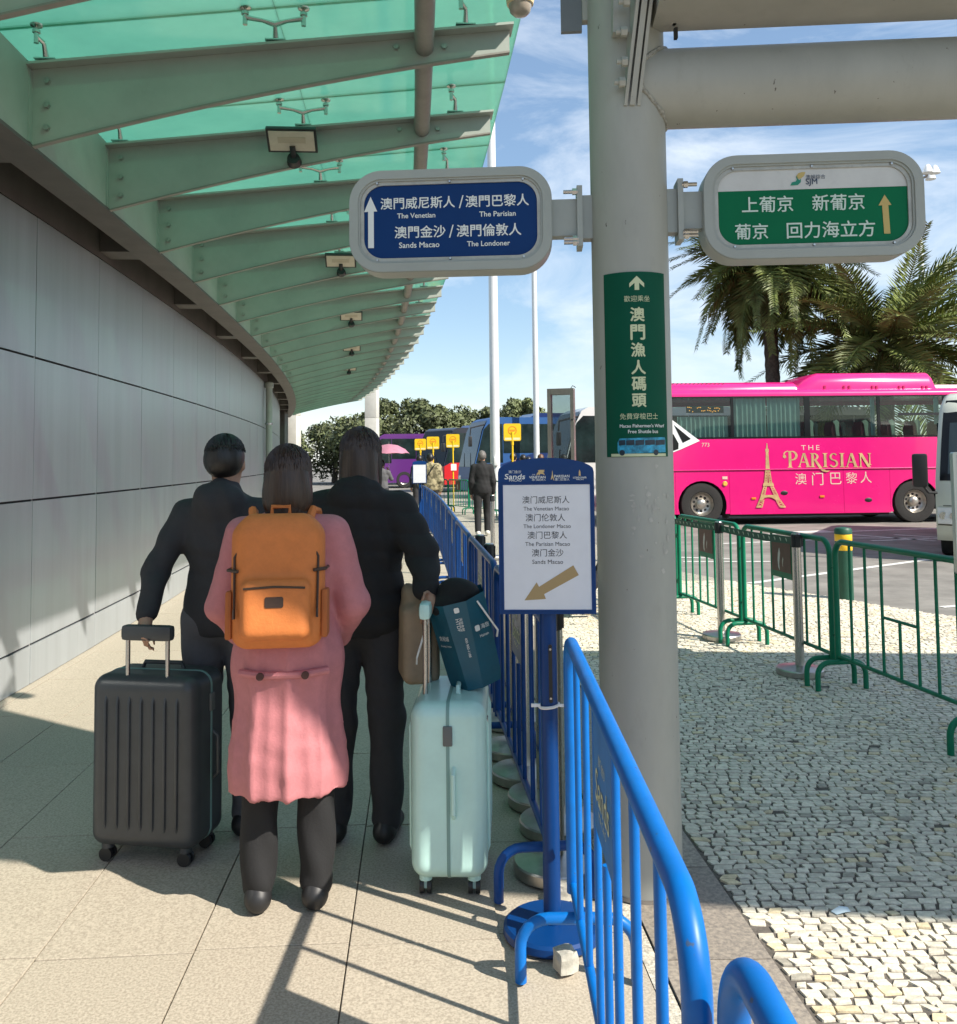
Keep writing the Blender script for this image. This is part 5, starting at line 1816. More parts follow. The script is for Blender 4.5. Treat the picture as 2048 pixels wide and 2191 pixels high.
# ---- tan paper carrier bag hanging at the black jacket's side
m_tanb = M('bag_tan', (0.32, 0.235, 0.155), .75, var=.14, scale=8, bump=.3, bscale=9)
tb_ = thing('tan_bag', 'tan soft carrier bag squeezed between the suitcase handle and the person in black', 'bag', (-.255, 3.64, .66), R(12))
sdf_mesh([('box', (0, 0, .16), (.075, .11, .155), .035, .02), ('ell', (.02, -.03, .33), (.05, .06, .05), .05), ('ell', (-.035, .03, .35), (.03, .07, .04), .04), ('ell', (.03, .05, .12), (.055, .07, .12), .05)], .010, m_tanb, 'body', parent=tb_)
obj('handle', MB().tube([(0, -.06, .33), (0, -.045, .43), (0, .045, .43), (0, .06, .33)], .007, 6), m_tanb, tb_)
obj('button', MB().cyl((.02, -.085, .30), (.02, -.092, .30), .012, n=12), m_zip, tb_)

# ------------------------------------------------------------------ people farther off
FG = 'people walking towards the buses'
ws = .10
person('person in black clothes walking along the barrier, grey hair', (.06, 18.3, 0), R(2), 1.74, c_black, c_black, m_shoew, m_hairgr, dict(kneeR=(.10, .10, .52), ankR=(.10, .06, .10), toeR=(.11, .2, .05), kneeL=(-.10, -.02, .5), ankL=(-.10, -.14, .10), toeL=(-.11, .0, .05)), .016, group=FG, puffy=.012)
camo = person('person in camouflage jacket with a shoulder strap', (-1.16, 21.0, 0), R(-3), 1.72, c_camo, c_black, m_shoeb, m_hairb, None, .016, group=FG, puffy=.045)
o = obj('shoulder_strap', MB().tube([(.12, -.165, 1.46), (.02, -.20, 1.30), (-.12, -.20, 1.08), (-.20, -.13, .97)], .014, 6), c_black, camo)
person('dark-haired person in navy jacket behind the far sign stand', (-1.62, 24.0, 0), R(5), 1.70, c_navy, c_dark, m_shoeb, m_hairb, None, .017, group=FG)
person('person with dark cropped hair below the largest yellow sign', (.85, 22.0, 0), R(-6), 1.72, c_navy, c_dark, m_shoeb, m_hairb, None, .017, group=FG)
person('person whose head shows just left of the pair over the sign stand', (1.14, 22.9, 0), R(10), 1.68, c_grey, c_black, m_shoeb, m_hairb, None, .017, group=FG)
person('shorter black-haired person peeking over the blue sign stand', (1.23, 22.0, 0), R(-10), 1.62, c_black, c_dark, m_shoeb, m_hairb, None, .017, 'bob', group=FG)
person('person with auburn hair left of the glass totem', (1.56, 22.4, 0), R(8), 1.68, c_white, c_navy, m_shoeb, m_hairlt, None, .017, 'long', group=FG)
person('dark-haired person seen through the glass totem', (1.95, 20.4, 0), R(0), 1.66, c_grey, c_dark, m_shoeb, m_hairb, None, .017, 'bob', group=FG)
person('person striding behind the column, one pale shoe showing', (1.36, 8.75, 0), R(-75), 1.66, c_black, c_dark, M('shoe_cream', (0.60, 0.55, 0.44), .6), m_hairb,
       dict(kneeR=(.10, .16, .52), ankR=(.10, .20, .09), toeR=(.11, .34, .04), kneeL=(-.10, -.12, .50), ankL=(-.10, -.42, .16), toeL=(-.11, -.30, .055), elL=(-.24, .10, 1.15), wrL=(-.2, .24, .98), wrR=(.24, -.2, .92), elR=(.25, -.14, 1.14)), .015, group=FG)
# person with the pink umbrella
ub = person('person in grey holding up the pink umbrella', (-2.48, 22.6, 0), R(-8), 1.58, c_grey, c_dark, m_shoeb, m_hairb, dict(elR=(.24, .12, 1.22), wrR=(.14, .20, 1.44)), .017, group=FG)
um = thing('umbrella', 'pink umbrella held open near the purple coach', 'umbrella', (-2.32, 22.78, 1.40))
m_umb = M('umbrella_pink', (0.42, 0.17, 0.25), .6, var=.1, scale=5)
n8 = 8
vs = [(0, 0, .60)]
for rr_, zz in ((.22, .565), (.42, .46), (.53, .345)):
    for k in range(n8 * 3):
        a = 2 * math.pi * k / (n8 * 3)
        f = 1.0 if k % 3 == 0 else .955
        vs.append((rr_ * f * math.cos(a), rr_ * f * math.sin(a), zz - (0 if k % 3 == 0 else .012) + (.03 if (k % 3 and rr_ > .5) else 0)))
N = n8 * 3
fs = [(0, 1 + k, 1 + (k + 1) % N) for k in range(N)] + [(1 + r_ * N + k, 1 + (r_ + 1) * N + k, 1 + (r_ + 1) * N + (k + 1) % N, 1 + r_ * N + (k + 1) % N) for r_ in range(2) for k in range(N)]
obj('canopy', MB().add(vs, fs), m_umb, um)
obj('shaft', MB().cyl((0, 0, -.06), (0, 0, .66), .007, n=8), m_inox, um)
obj('handle', MB().tube([(0, 0, -.06), (0, 0, -.14), (.02, 0, -.17), (.045, 0, -.16), (.05, 0, -.13)], .012, 8), m_black, um)
for k in range(n8):
    a = 2 * math.pi * k / n8
    obj('rib', MB().tube([(0, 0, .585), (.22 * math.cos(a), .22 * math.sin(a), .555), (.53 * math.cos(a), .53 * math.sin(a), .34)], .004, 5), m_inox, um)
# second sign stand far along the row
fs_ = sign_stand('small far blue sign stand beside the camouflage jacket', (-1.36, 20.2, 0), R(2))

# ------------------------------------------------------------------ vehicles
m_pink = M('coach_pink', (0.74, 0.010, 0.185), .26, var=.03, scale=2, coat=.5, rvar=.05, dirt=.10, dirtc=(.55, .06, .20))
m_glassdark = glass_mat('coach_glass', (0.74, 0.82, 0.79), gloss=.03)
m_blackgl = M('black_gloss', (0.010, 0.011, 0.012), .18, spec=.3)
m_tyre = M('tyre', (0.022, 0.021, 0.020), .85, var=.3, scale=30)
m_rim = M('rim_steel', (0.50, 0.47, 0.42), .38, metal=.9, var=.15, scale=20)
m_under = M('underbody', (0.02, 0.02, 0.02), .8)
m_curt = M('curtain', (0.42, 0.56, 0.54), .9, var=.06, scale=8)
m_seatr = M('seat_red', (0.16, 0.03, 0.045), .9, var=.1)
m_seatc = M('seat_cream', (0.52, 0.60, 0.47), .7)
m_amber = M('amber', (0.75, 0.22, 0.02), .35)
m_lamp = M('lamp_clear', (0.72, 0.72, 0.70), .15, coat=.6)
m_goldp = M('bus_gold', (0.66, 0.46, 0.22), .35, metal=.25, var=.25, scale=4)
m_goldl = M('bus_pale', (0.74, 0.52, 0.42), .4, var=.1, scale=4)

def wheel(t, x, y, r_, rr_, wd, side=-1):
    """wheel whose outer face looks along side*y"""
    w_ = thing_part(t, 'wheel', (x, y, r_))
    def ax(prof, mat, name, n=36):
        m_ = MB().lathe(prof, n)
        m_.v = [(a, side * c, b) for a, b, c in m_.v]
        return obj(name, m_, mat, w_)
    ax([(rr_ * .9, -wd), (r_ * .96, -wd + .02), (r_, -wd + .06), (r_, -.05), (r_ * .97, -.012), (r_ * .80, .0), (rr_ * 1.06, -.012), (rr_, -.03), (rr_ * .98, -wd * .6)], m_tyre, 'tyre')
    ri = ax([(.02, -.12), (rr_ * .70, -.115), (rr_ * .80, -.10), (rr_ * .90, -.06), (rr_ * .985, -.012), (rr_ * 1.0, -.02), (rr_ * .99, -wd * .5)], m_rim, 'rim')
    ax([(.10, -.13), (.115, -.06), (.09, -.03), (.05, -.015), (.01, -.012)], m_rim, 'hub', 20)
    for k in range(10):
        a = 2 * math.pi * (k + .5) / 10
        q = Vector((math.cos(a) * rr_ * .62, side * -.1145, math.sin(a) * rr_ * .62))
        obj('rim_hole', MB().cyl(q, q + Vector((0, side * .003, 0)), rr_ * .115, n=12), m_black, ri)
    return w_
def thing_part(parent, name, loc):
    o = bpy.data.objects.new(name, None)
    o.empty_display_size = .05
    link(o, parent)
    o.location = loc
    return o

# ---- the pink coach; local x runs from front (left) to rear, side facing us at y = 0
bus = thing('pink_coach', 'bright pink coach with gold tower and lettering behind the green barriers', 'coach', (5.215, 20.75, -.034), R(2.4))
def bx_(cx):
    return (cx - 410) * .00419
def bz_(cx, cy):
    return (1118 - cy) * .00419 - (cx - 410) * .00419 * .0105
def bp2(cx, cy):
    return (bx_(cx), bz_(cx, cy))
XF, XR = -2.15, 8.15
ZB, ZS, ZW0, ZW1, ZR = .27, 1.29, 2.02, 3.03, 3.16
def side_poly(z0, z1, arches, x0, x1):
    """panel outline with wheel arches bitten out of its lower edge"""
    pts = [(x0, z1), (x0, z0)]
    for cx_, cz_, r_ in arches:
        if z0 < cz_ + r_ and x0 < cx_ < x1:
            a0 = math.asin(max(-1, min(1, (z0 - cz_) / r_)))
            n_ = 16
            for k in range(n_ + 1):
                a = math.pi - a0 - (math.pi - 2 * a0) * k / n_
                pts.append((cx_ + r_ * math.cos(a), cz_ + r_ * math.sin(a)))
    pts += [(x1, z0), (x1, z1)]
    return pts
AR = [(0.0, .47, .575), (5.10, .47, .575)]
def skin(pts, name, mat, y0=0.0, th=.03):
    bm = bmesh.new()
    f = bm.faces.new([bm.verts.new((x, y0, z)) for x, z in pts])
    bm.normal_update()
    bmesh.ops.triangulate(bm, faces=[f])
    bm.verts.index_update()
    vs = [v.co.copy() for v in bm.verts]
    fs = [[v.index for v in q.verts] for q in bm.faces]
    bm.free()
    n_ = len(vs)
    m_ = MB().add(vs + [v + Vector((0, th, 0)) for v in vs], fs + [[i + n_ for i in reversed(q)] for q in fs] + [(i, (i + 1) % n_, n_ + (i + 1) % n_, n_ + i) for i in range(n_)])
    return obj(name, m_, mat, bus, smooth=False)
for a, b, z0 in ((XF + .1, -.63, ZB), (-.624, bx_(565), ZB), (bx_(565) + .006, bx_(1215), ZB - .02), (bx_(1215) + .006, 4.49, ZB - .02), (4.496, 6.55, ZB), (6.556, XR - .1, ZB)):
    # luggage-bay flaps and arch panels under the crease
    skin(side_poly(z0, ZS - .008, AR, a, b), 'side_flap', m_pink)
skin([(XF + .1, ZS), (XR - .1, ZS), (XR - .1, ZW0), (XF + .1, ZW0)], 'side_panel', m_pink, -.012, .04)
obj('crease_trim', MB().cyl((XF + .1, -.012, ZS + .004), (XR - .1, -.012, ZS + .004), .014, n=8), m_pink, bus)
# far side, front, rear, floor and underbody
obj('far_side', MB().box2((XF + .1, 2.46, ZB), (XR - .1, 2.5, ZW0)).box2((XF + .1, 2.46, ZW1 - .1), (XR - .1, 2.5, ZR - .05)), m_pink, bus, smooth=False)
obj('underbody', MB().box2((.62, .06, .20), (4.48, 2.44, .9)).box2((XF + .15, .1, .30), (-.62, 2.4, .9)).box2((5.72, .06, .30), (XR - .15, 2.44, .9)).box2((-.62, .55, .5), (.62, 1.95, .9)).box2((4.48, .55, .5), (5.72, 1.95, .9)), m_under, bus, smooth=False)
obj('floor_deck', MB().box2((XF + .12, .05, 1.12), (XR - .12, 2.45, 1.2)), m_under, bus, smooth=False)
fb = MB()
for z0, z1, k0, k1 in ((.27, .9, .0, .0), (.9, 1.45, 0, .02), (1.45, 3.0, .02, .30), (3.0, 3.16, .30, .42)):
    for ya, yb_ in ((0.0, 1.25), (1.25, 2.5)):
        f = lambda y: .10 * (abs(y - 1.25) / 1.25) ** 2
        fb.quad((XF + k0 + f(ya), ya, z0), (XF + k0 + f(yb_), yb_, z0), (XF + k1 + f(yb_), yb_, z1), (XF + k1 + f(ya), ya, z1))
obj('front', fb, m_pink, bus)
obj('windscreen', MB().quad((XF + .10 - .012, .06, 1.5), (XF + .10 - .012, 2.44, 1.5), (XF + .36, 2.44, 2.98), (XF + .36, .06, 2.98)).quad((XF + .0 - .012, 1.25, 1.5), (XF + .0 - .012, 1.26, 1.5), (XF + .28, 1.26, 2.98), (XF + .28, 1.25, 2.98)), m_blackgl, bus, smooth=False)
obj('rear', MB().box2((XR - .12, .0, ZB), (XR, 2.5, 3.1)), m_pink, bus, smooth=False)
# roof: swept section, low front pod, air-conditioning pod
rf = MB()
sec = [(0.0, 3.02), (.0, 3.08), (.04, 3.14), (.14, 3.18), (.35, 3.21), (1.25, 3.23), (2.15, 3.21), (2.36, 3.18), (2.46, 3.14), (2.5, 3.08), (2.5, 3.02)]
vs = []
for x in (XF + .30, XF + .45, XR):
    for y, z in sec:
        vs.append((x, y, z))
ns = len(sec)
rf.add(vs, [(r_ * ns + k, r_ * ns + k + 1, (r_ + 1) * ns + k + 1, (r_ + 1) * ns + k) for r_ in range(2) for k in range(ns - 1)] + [tuple(range(ns)), tuple(range(2 * ns, 3 * ns)), (0, ns, 2 * ns, 3 * ns - 1, 2 * ns - 1, ns - 1)])
obj('roof', rf, m_pink, bus)
def pod(x0, x1, z0, z1, ins, name, rake0, rake1):
    m_ = MB()
    secp = [(.22, z0), (.24, z0 + (z1 - z0) * .45), (.32, z1 - .05), (.45, z1), (2.05, z1), (2.18, z1 - .05), (2.26, z0 + (z1 - z0) * .45), (2.28, z0)]
    vs = []
    n_ = len(secp)
    for x, q in ((x0, 0.02), (x0 + rake0 * .45, .62), (x0 + rake0, 1.0), (x1 - rake1, 1.0), (x1 - rake1 * .4, .7), (x1, .05)):
        for y, z in secp:
            vs.append((x, y, z0 + (z - z0) * q))
    m_.add(vs, [(r_ * n_ + k, r_ * n_ + k + 1, (r_ + 1) * n_ + k + 1, (r_ + 1) * n_ + k) for r_ in range(5) for k in range(n_ - 1)] + [tuple(range(n_)), tuple(range(5 * n_, 6 * n_))])
    return obj(name, m_, m_pink, bus, ang=50)
pod(XF + .5, bx_(1010), 3.15, bz_(600, 308), .2, 'roof_pod', .25, .12)
pod(bx_(975), bx_(1805), 3.16, bz_(1400, 250), .2, 'air_conditioner', .62, .16)
obj('roof_hatch', MB().box2((bx_(1830), .5, 3.2), (bx_(1830) + .8, 2.0, 3.30)), m_white, bus, smooth=False)
for k in range(14):
    cx_ = 240 + 24 * k
    a = bx_(cx_)
    obj('vent_slot', MB().add([(a, .232, bz_(cx_, 324)), (a + .05, .232, bz_(cx_, 316)), (a + .085, .232, bz_(cx_, 316)), (a + .035, .232, bz_(cx_, 324))], [(0, 1, 2, 3)]), m_black, bus, smooth=False)
for cx_ in (1150, 1262, 1292, 1428, 1452, 1585, 1610, 1722, 1746):
    obj('pod_latch', MB().box((bx_(cx_), .222, bz_(cx_, 338)), (.045, .03, .09)), M('pink_dark_latch', (.38, .01, .10), .4), bus, smooth=False)  # latches in a darker pink than the pod
# window band: black frame, panes, curtains, seats
band = MB()
zt0, zt1 = ZW0 + .005, ZW1
fr_x = [XF + .12, bx_(240)]
panes = [(bx_(236), bx_(583)), (bx_(600), bx_(1004)), (bx_(1036), bx_(1424)), (bx_(1440), bx_(1805)), (bx_(1822), bx_(2120)), (bx_(2136), XR - .25)]
band.box2((XF + .12, .0, zt1 - .04), (XR - .12, .04, zt1 + .0))
band.box2((XF + .12, .0, zt0), (XR - .12, .04, zt0 + .04))
xs = [XF + .12] + [q for p in panes for q in p] + [XR - .12]
for k in range(0, len(xs), 2):
    band.box2((xs[k], .001, zt0 + .04), (xs[k + 1], .039, zt1 - .04))
obj('window_frame', band, m_blackgl, bus, smooth=False)
for a, b in panes:
    obj('window_pane', MB().box2((a + .002, .012, zt0 + .042), (b - .002, .018, zt1 - .042)), m_glassdark, bus, smooth=False)
for cx0, cx1 in ((1444, 1722),):
    obj('sliding_bar', MB().box2((bx_(1545), .004, bz_(1600, 500)), (bx_(1800), .012, bz_(1600, 485))), m_black, bus, smooth=False)
def curtain(x0, x1, z0, z1):
    m_ = MB()
    n_ = int((x1 - x0) / .022)
    vs = []
    for k in range(n_ + 1):
        x = x0 + (x1 - x0) * k / n_
        y = .10 + .028 * math.sin(k * 1.25 + .6 * math.sin(k * .37))
        vs += [(x, y, z0), (x + .01 * math.sin(k * .9), y + .006, z1)]
    m_.add(vs, [(2 * k, 2 * k + 2, 2 * k + 3, 2 * k + 1) for k in range(n_)])
    return obj('curtain', m_, m_curt, bus, ang=60)
curtain(bx_(285), bx_(575), zt0, bz_(430, 508))
curtain(bx_(604), bx_(792), zt0, zt1 - .05)
curtain(bx_(800), bx_(988), zt0, zt1 - .05)
curtain(bx_(1395), bx_(1424), zt0, zt1 - .05)
curtain(bx_(1765), bx_(1800), zt0 + .3, zt1 - .05)
curtain(bx_(1023), bx_(1034), zt0, zt1 - .05)
for cx_ in (1075, 1225, 1395, 1550, 1700, 1850, 2000):
    for y in (.55, 1.75):
        x = bx_(cx_)
        st = thing_part(bus, 'seat', (x, y, 1.2))
        obj('backrest', MB().prism([(-.06, .35), (.08, .35), (.02, 1.05), (.0, 1.20), (-.09, 1.22), (-.14, 1.05)], (0, -.22, 0), X1, Z1, (0, .44, 0)), m_seatr, st, ang=50)
        obj('cushion', MB().bbox((-.28, 0, .32), (.46, .46, .14), .04), m_seatr, st)
        obj('wing', MB().prism([(.085, .35), (.03, 1.02), (.045, 1.20), (-.02, 1.26), (-.11, 1.22), (-.06, 1.14), (-.045, 1.0), (.02, .35)], (0, -.25, 0), X1, Z1, (0, .028, 0)), m_seatc, st, ang=50)
# white raked corner panel with its quarter light, LED board, door glass
def flat(pts, mat, name, y=-.006, th=.01, parent=None):
    return obj(name, MB().prism([bp2(*p) for p in pts], (0, y, 0), X1, Z1, (0, th, 0)), mat, parent or bus, smooth=False)
flat([(150, 455), (228, 512), (262, 538), (402, 645), (290, 694), (200, 728), (150, 728)], m_white, 'corner_panel', -.022, .012)
flat([(258, 556), (352, 634), (306, 656), (292, 628)], m_blackgl, 'quarter_light', -.027, .006)
flat([(165, 560), (255, 610), (282, 660), (280, 690), (210, 716), (165, 716)], m_blackgl, 'door_glass', -.027, .006)
led = flat([(333, 448), (545, 448), (545, 488), (333, 488)], m_black, 'led_board', .022, .02)
m_led = M('led_amber', (0.9, .35, .05), .5, emit=1.2)
lr = random.Random(4)
for row, (xa, xb) in enumerate(((342, 400), (405, 525), (342, 385), (420, 440), (445, 500), (515, 530))):
    cy_ = 460 if row < 2 else 477
    c = xa
    while c < xb:
        if lr.random() < .7:
            obj('led_dot', MB().box((bx_(c), .020, bz_(c, cy_ + lr.uniform(-5, 5))), (.02, .003, .02)), m_led, led, smooth=False)
        c += 9
# lettering and tower
Y0 = -.0145
def bt(s, x0, x1, cy, mat=m_goldp, bold=0., h=None, y=Y0, space=1.0):
    cx_ = (x0 + x1) / 2
    text(s, mat, bus, (bx_(cx_), y, bz_(cx_, cy)), X1, Z1, w_=(x1 - x0) * .00419, h_=h, bold=bold, space=space)
bt('THE', 978, 1083, 683, m_goldl, space=1.4, h=.115)
bt('773', 413, 456, 667, m_goldl)
for k, ch in enumerate('澳门巴黎人'):
    cx_ = (972, 1068, 1172, 1262, 1345)[k]
    bt(ch, cx_ - 32, cx_ + 32, (858, 858, 856, 854, 850)[k], m_goldl, y=-.0035)
# serif capitals drawn stroke by stroke: (letter strokes in a unit box)
def serif_word():
    m_ = MB()
    dep = [0]
    def poly(pts):
        dep[0] += 1
        m_.quad(*[(bx_(x), Y0 - .0006 - .00008 * dep[0], bz_(x, y)) for x, y in pts])
    def stem(x, y0, y1, wd, sf=9):
        poly([(x, y0), (x + wd, y0), (x + wd, y1), (x, y1)])
        for yy_ in (y0, y1):
            d = 5 if yy_ == y0 else -5
            poly([(x - sf, yy_), (x + wd + sf, yy_), (x + wd + 2, yy_ + d), (x - 2, yy_ + d)])
    def bowl(cx_, cy_, rx, ry, t0, t1, wd, wm=.35, n_=14):
        for k in range(n_):
            a0, a1 = R(t0 + (t1 - t0) * k / n_), R(t0 + (t1 - t0) * (k + 1) / n_)
            w0 = wd * (wm + (1 - wm) * abs(math.cos(a0)))
            w1 = wd * (wm + (1 - wm) * abs(math.cos(a1)))
            poly([(cx_ + rx * math.cos(a0), cy_ - ry * math.sin(a0)), (cx_ + rx * math.cos(a1), cy_ - ry * math.sin(a1)), (cx_ + (rx - w1) * math.cos(a1), cy_ - (ry - w1) * math.sin(a1)), (cx_ + (rx - w0) * math.cos(a0), cy_ - (ry - w0) * math.sin(a0))])
    def diag(x0, y0, x1, y1, wd):
        poly([(x0, y0), (x0 + wd, y0), (x1 + wd, y1), (x1, y1)])
    # P with its curl
    stem(905, 702, 795, 15)
    bowl(925, 728, 31, 27, -110, 110, 14)
    bowl(905, 722, 30, 22, 95, 190, 7, .6)
    poly([(872, 728), (886, 724), (892, 736), (882, 744), (873, 738)])
    top = 714
    def A(x):
        diag(x + 26, top, x + 2, 790, 6)
        diag(x + 24, top, x + 48, 790, 15)
        poly([(x + 14, 762), (x + 44, 762), (x + 44, 767), (x + 14, 767)])
        poly([(x - 6, 793), (x + 16, 793), (x + 10, 788), (x, 788)])
        poly([(x + 40, 793), (x + 72, 793), (x + 66, 788), (x + 46, 788)])
    A(960)
    stem(1034, top, 793, 14)
    bowl(1050, 734, 25, 20, -100, 100, 13)
    poly([(1048, 752), (1062, 752), (1095, 798), (1118, 812), (1140, 812), (1120, 821), (1096, 816), (1078, 800)])
    stem(1106, top, 793, 14)
    bowl(1162, 735, 24, 21, 40, 275, 11, .45)
    bowl(1160, 772, 26, 22, -150, 95, 12, .45)
    stem(1202, top, 793, 14)
    A(1232)
    stem(1312, top, 793, 7, 8)
    diag(1308, top, 1356, 793, 17)
    stem(1364, top, 780, 7, 8)
    return obj('lettering', m_, m_goldp, bus, smooth=False)
serif_word()
tw = MB()
def tp(pts, y):
    tw.quad(*[(bx_(x), y, bz_(x, yy_)) for x, yy_ in pts])
def strut(x0, y0, x1, y1, wd, k):
    d = Vector((x1 - x0, y1 - y0)).normalized() * wd / 2
    tp([(x0 - d.y, y0 + d.x), (x0 + d.y, y0 - d.x), (x1 + d.y, y1 - d.x), (x1 - d.y, y1 + d.x)], Y0 - .001 - .00005 * k)
tp([(781, 658), (785, 658), (788, 690), (778, 690)], Y0 - .001)
tp([(774, 690), (792, 690), (793, 706), (773, 706)], Y0 - .0011)
tp([(776, 706), (790, 706), (795, 806), (772, 806)], Y0 - .0012)
prof_t = {806: (772, 795), 840: (769, 799), 882: (764, 805), 900: (760, 812), 950: (742, 838), 975: (733, 850), 1015: (716, 877)}
kk = 0
def leg(y0, y1, in0, in1):
    global kk
    for sgn in (0, 1):
        a0, a1 = prof_t[y0][sgn], prof_t[y1][sgn]
        b0 = a0 + (in0 if sgn == 0 else -in0)
        b1 = a1 + (in1 if sgn == 0 else -in1)
        kk += 1
        strut(a0, y0, a1, y1, 4.5, kk)
        strut(b0, y0, b1, y1, 4.5, kk + 1)
        n_ = max(2, int((y1 - y0) / 12))
        for q in range(n_):
            t0_, t1_ = q / n_, (q + 1) / n_
            xa, xb = a0 + (a1 - a0) * t0_, b0 + (b1 - b0) * t1_
            xc, xd = b0 + (b1 - b0) * t0_, a0 + (a1 - a0) * t1_
            strut(xa, y0 + (y1 - y0) * t0_, xb, y0 + (y1 - y0) * t1_, 3.2, kk + 2 + q)
            strut(xc, y0 + (y1 - y0) * t0_, xd, y0 + (y1 - y0) * t1_, 3.2, kk + 8 + q)
for y0, y1, i0_, i1_ in ((806, 840, 9, 11), (840, 882, 11, 14), (900, 950, 14, 20), (975, 1015, 24, 30)):
    leg(y0, y1, i0_, i1_)
tp([(758, 880), (812, 880), (816, 898), (754, 898)], Y0 - .004)
tp([(742, 948), (838, 948), (850, 977), (824, 975), (800, 962), (783, 960), (764, 963), (746, 977), (730, 977)], Y0 - .0042)
tp([(714, 1010), (748, 1010), (746, 1018), (712, 1018)], Y0 - .0044)
tp([(846, 1010), (878, 1010), (880, 1018), (848, 1018)], Y0 - .0044)
obj('tower_emblem', tw, m_goldp, bus, smooth=False)
for cx_, cy_ in ((875, 937), (1355, 977)):
    x, z = bp2(cx_, cy_)
    obj('flap_handle', MB().add([(x + .088 * math.cos(R(20 * k)), -.002, z + .052 * math.sin(R(20 * k))) for k in range(18)] + [(x + .06 * math.cos(R(20 * k)), -.012, z + .03 * math.sin(R(20 * k))) for k in range(18)],
        [(k, (k + 1) % 18, 18 + (k + 1) % 18, 18 + k) for k in range(18)] + [tuple(range(18, 36))]), m_black, bus)
for cx_, cy_ in ((700, 967), (1090, 957)):
    x, z = bp2(cx_, cy_)
    obj('side_marker', MB().bbox((x, -.008, z), (.105, .02, .05), .006), m_amber, bus)
x, z = bp2(540, 885)
obj('indicator_lamp', MB().cyl((x, .0, z), (x, -.025, z), .06, .045, 18), M('lamp_yellow', (.75, .48, .08), .3), bus)
obj('info_label', MB().box((*[bp2(540, 852)[0]], -.004, bp2(540, 852)[1]), (.12, .006, .065)), m_goldl, bus, smooth=False)
wheel(bus, 0.0, .02, .50, .275, .30)
wheel(bus, 5.10, .02, .50, .275, .30)
for x in (0.0, 5.1):
    wheel(bus, x, 2.48, .50, .275, .30, side=1)
    obj('arch_liner', MB().tube([(x + .57 * math.cos(R(a)), .20, .47 + .57 * math.sin(R(a))) for a in range(-12, 193, 15)], .02, 6).add(
        [(x + .58 * math.cos(R(a)), yy_, .47 + .58 * math.sin(R(a))) for a in range(-15, 196, 15) for yy_ in (.03, .5)], [(2 * k, 2 * k + 1, 2 * k + 3, 2 * k + 2) for k in range(14)]), m_under, bus)
obj('mud_flap', MB().box2((.60, .05, .15), (.63, .45, .62)), m_black, bus, smooth=False)
obj('front_bumper', MB().bbox((XF + .12, 1.25, .45), (.35, 2.5, .42), .08), m_pink, bus)
obj('mirror', MB().tube([(XF + .4, .0, 2.8), (XF + .0, -.18, 2.75), (XF - .05, -.2, 2.5)], .025, 8).bbox((XF - .05, -.2, 2.25), (.10, .22, .45), .03), m_black, bus)

# ---- coaches in the background
def coach(name, label, loc, rz, L_, H_, cbody, cfront, windows, stripe=None, pod_c=None, sc_=1.0):
    t = thing(name, label, 'coach', loc, rz, 'coaches waiting in the bus station')
    W = 2.5
    sidep = [(.02, .32), (.0, .9), (.03, 1.35), (.40, H_ - .55), (.62, H_ - .12), (.85, H_), (L_ - .25, H_), (L_ - .03, H_ - .25), (L_, .35)]
    def cut(p, q0, q1):
        return p
    bm_ = MB().prism(sidep, (0, 0, 0), X1, Z1, (0, W, 0))
    obj('body', bm_, cbody, t, ang=40)
    scr = [(.025, 1.32), (.39, H_ - .53), (.60, H_ - .14)]
    vs = []
    for x, z in scr:
        vs += [(x - .016, .07, z), (x - .016, W - .07, z)]
    obj('windscreen', MB().add(vs, [(0, 1, 3, 2), (2, 3, 5, 4)]), m_blackgl, t)
    # side glass: wraps the corner, one pane after the other
    fw = [(.10, 1.48), (1.25, 1.48), (1.25, H_ - .28), (.66, H_ - .28), (.44, H_ - .5)]
    obj('window', MB().prism(fw, (0, -.008, 0), X1, Z1, (0, .007, 0)), windows, t, smooth=False)
    x = 1.28
    while x < L_ - .9:
        x2 = min(x + 1.45, L_ - .3)
        obj('window', MB().box2((x, -.008, H_ - 1.48), (x2 - .03, -.001, H_ - .28)), windows, t, smooth=False)
        x = x2
    if stripe:
        for pts, mt in stripe:
            obj('livery_panel', MB().prism(pts, (0, -.006, 0), X1, Z1, (0, .0055, 0)), mt, t, smooth=False)
    if cfront:
        obj('nose_panel', MB().quad((-.012, .03, .9), (-.012, W - .03, .9), (.01, W - .03, 1.30), (.01, .03, 1.30)).quad((.005, .03, .36), (.005, W - .03, .36), (-.012, W - .03, .9), (-.012, .03, .9)), cfront, t)
    for y in (.30, W - .30):
        obj('headlight', MB().bbox((-.01, y, .85), (.06, .42, .2), .02), m_lamp, t)
    if pod_c:
        obj('roof_pod', MB().prism([(L_ * .22, H_ - .01), (L_ * .25, H_ + .20), (L_ * .70, H_ + .20), (L_ * .74, H_ - .01)], (0, .3, 0), X1, Z1, (0, W - .6, 0)), pod_c, t)
    for x in (2.0, L_ - 2.9):
        wheel_simple(t, x)
    obj('mirror', MB().tube([(.5, 0, H_ - .3), (-.15, -.15, H_ - .45), (-.2, -.22, H_ - .75)], .03, 6).bbox((-.2, -.22, H_ - 1.0), (.12, .22, .42), .03), m_black, t)
    obj('wiper', MB().tube([(-.0, .5, 1.32), (.15, 1.0, 1.9)], .012, 5).tube([(.0, 1.5, 1.32), (.15, 2.0, 1.9)], .012, 5), m_black, t)
    return t
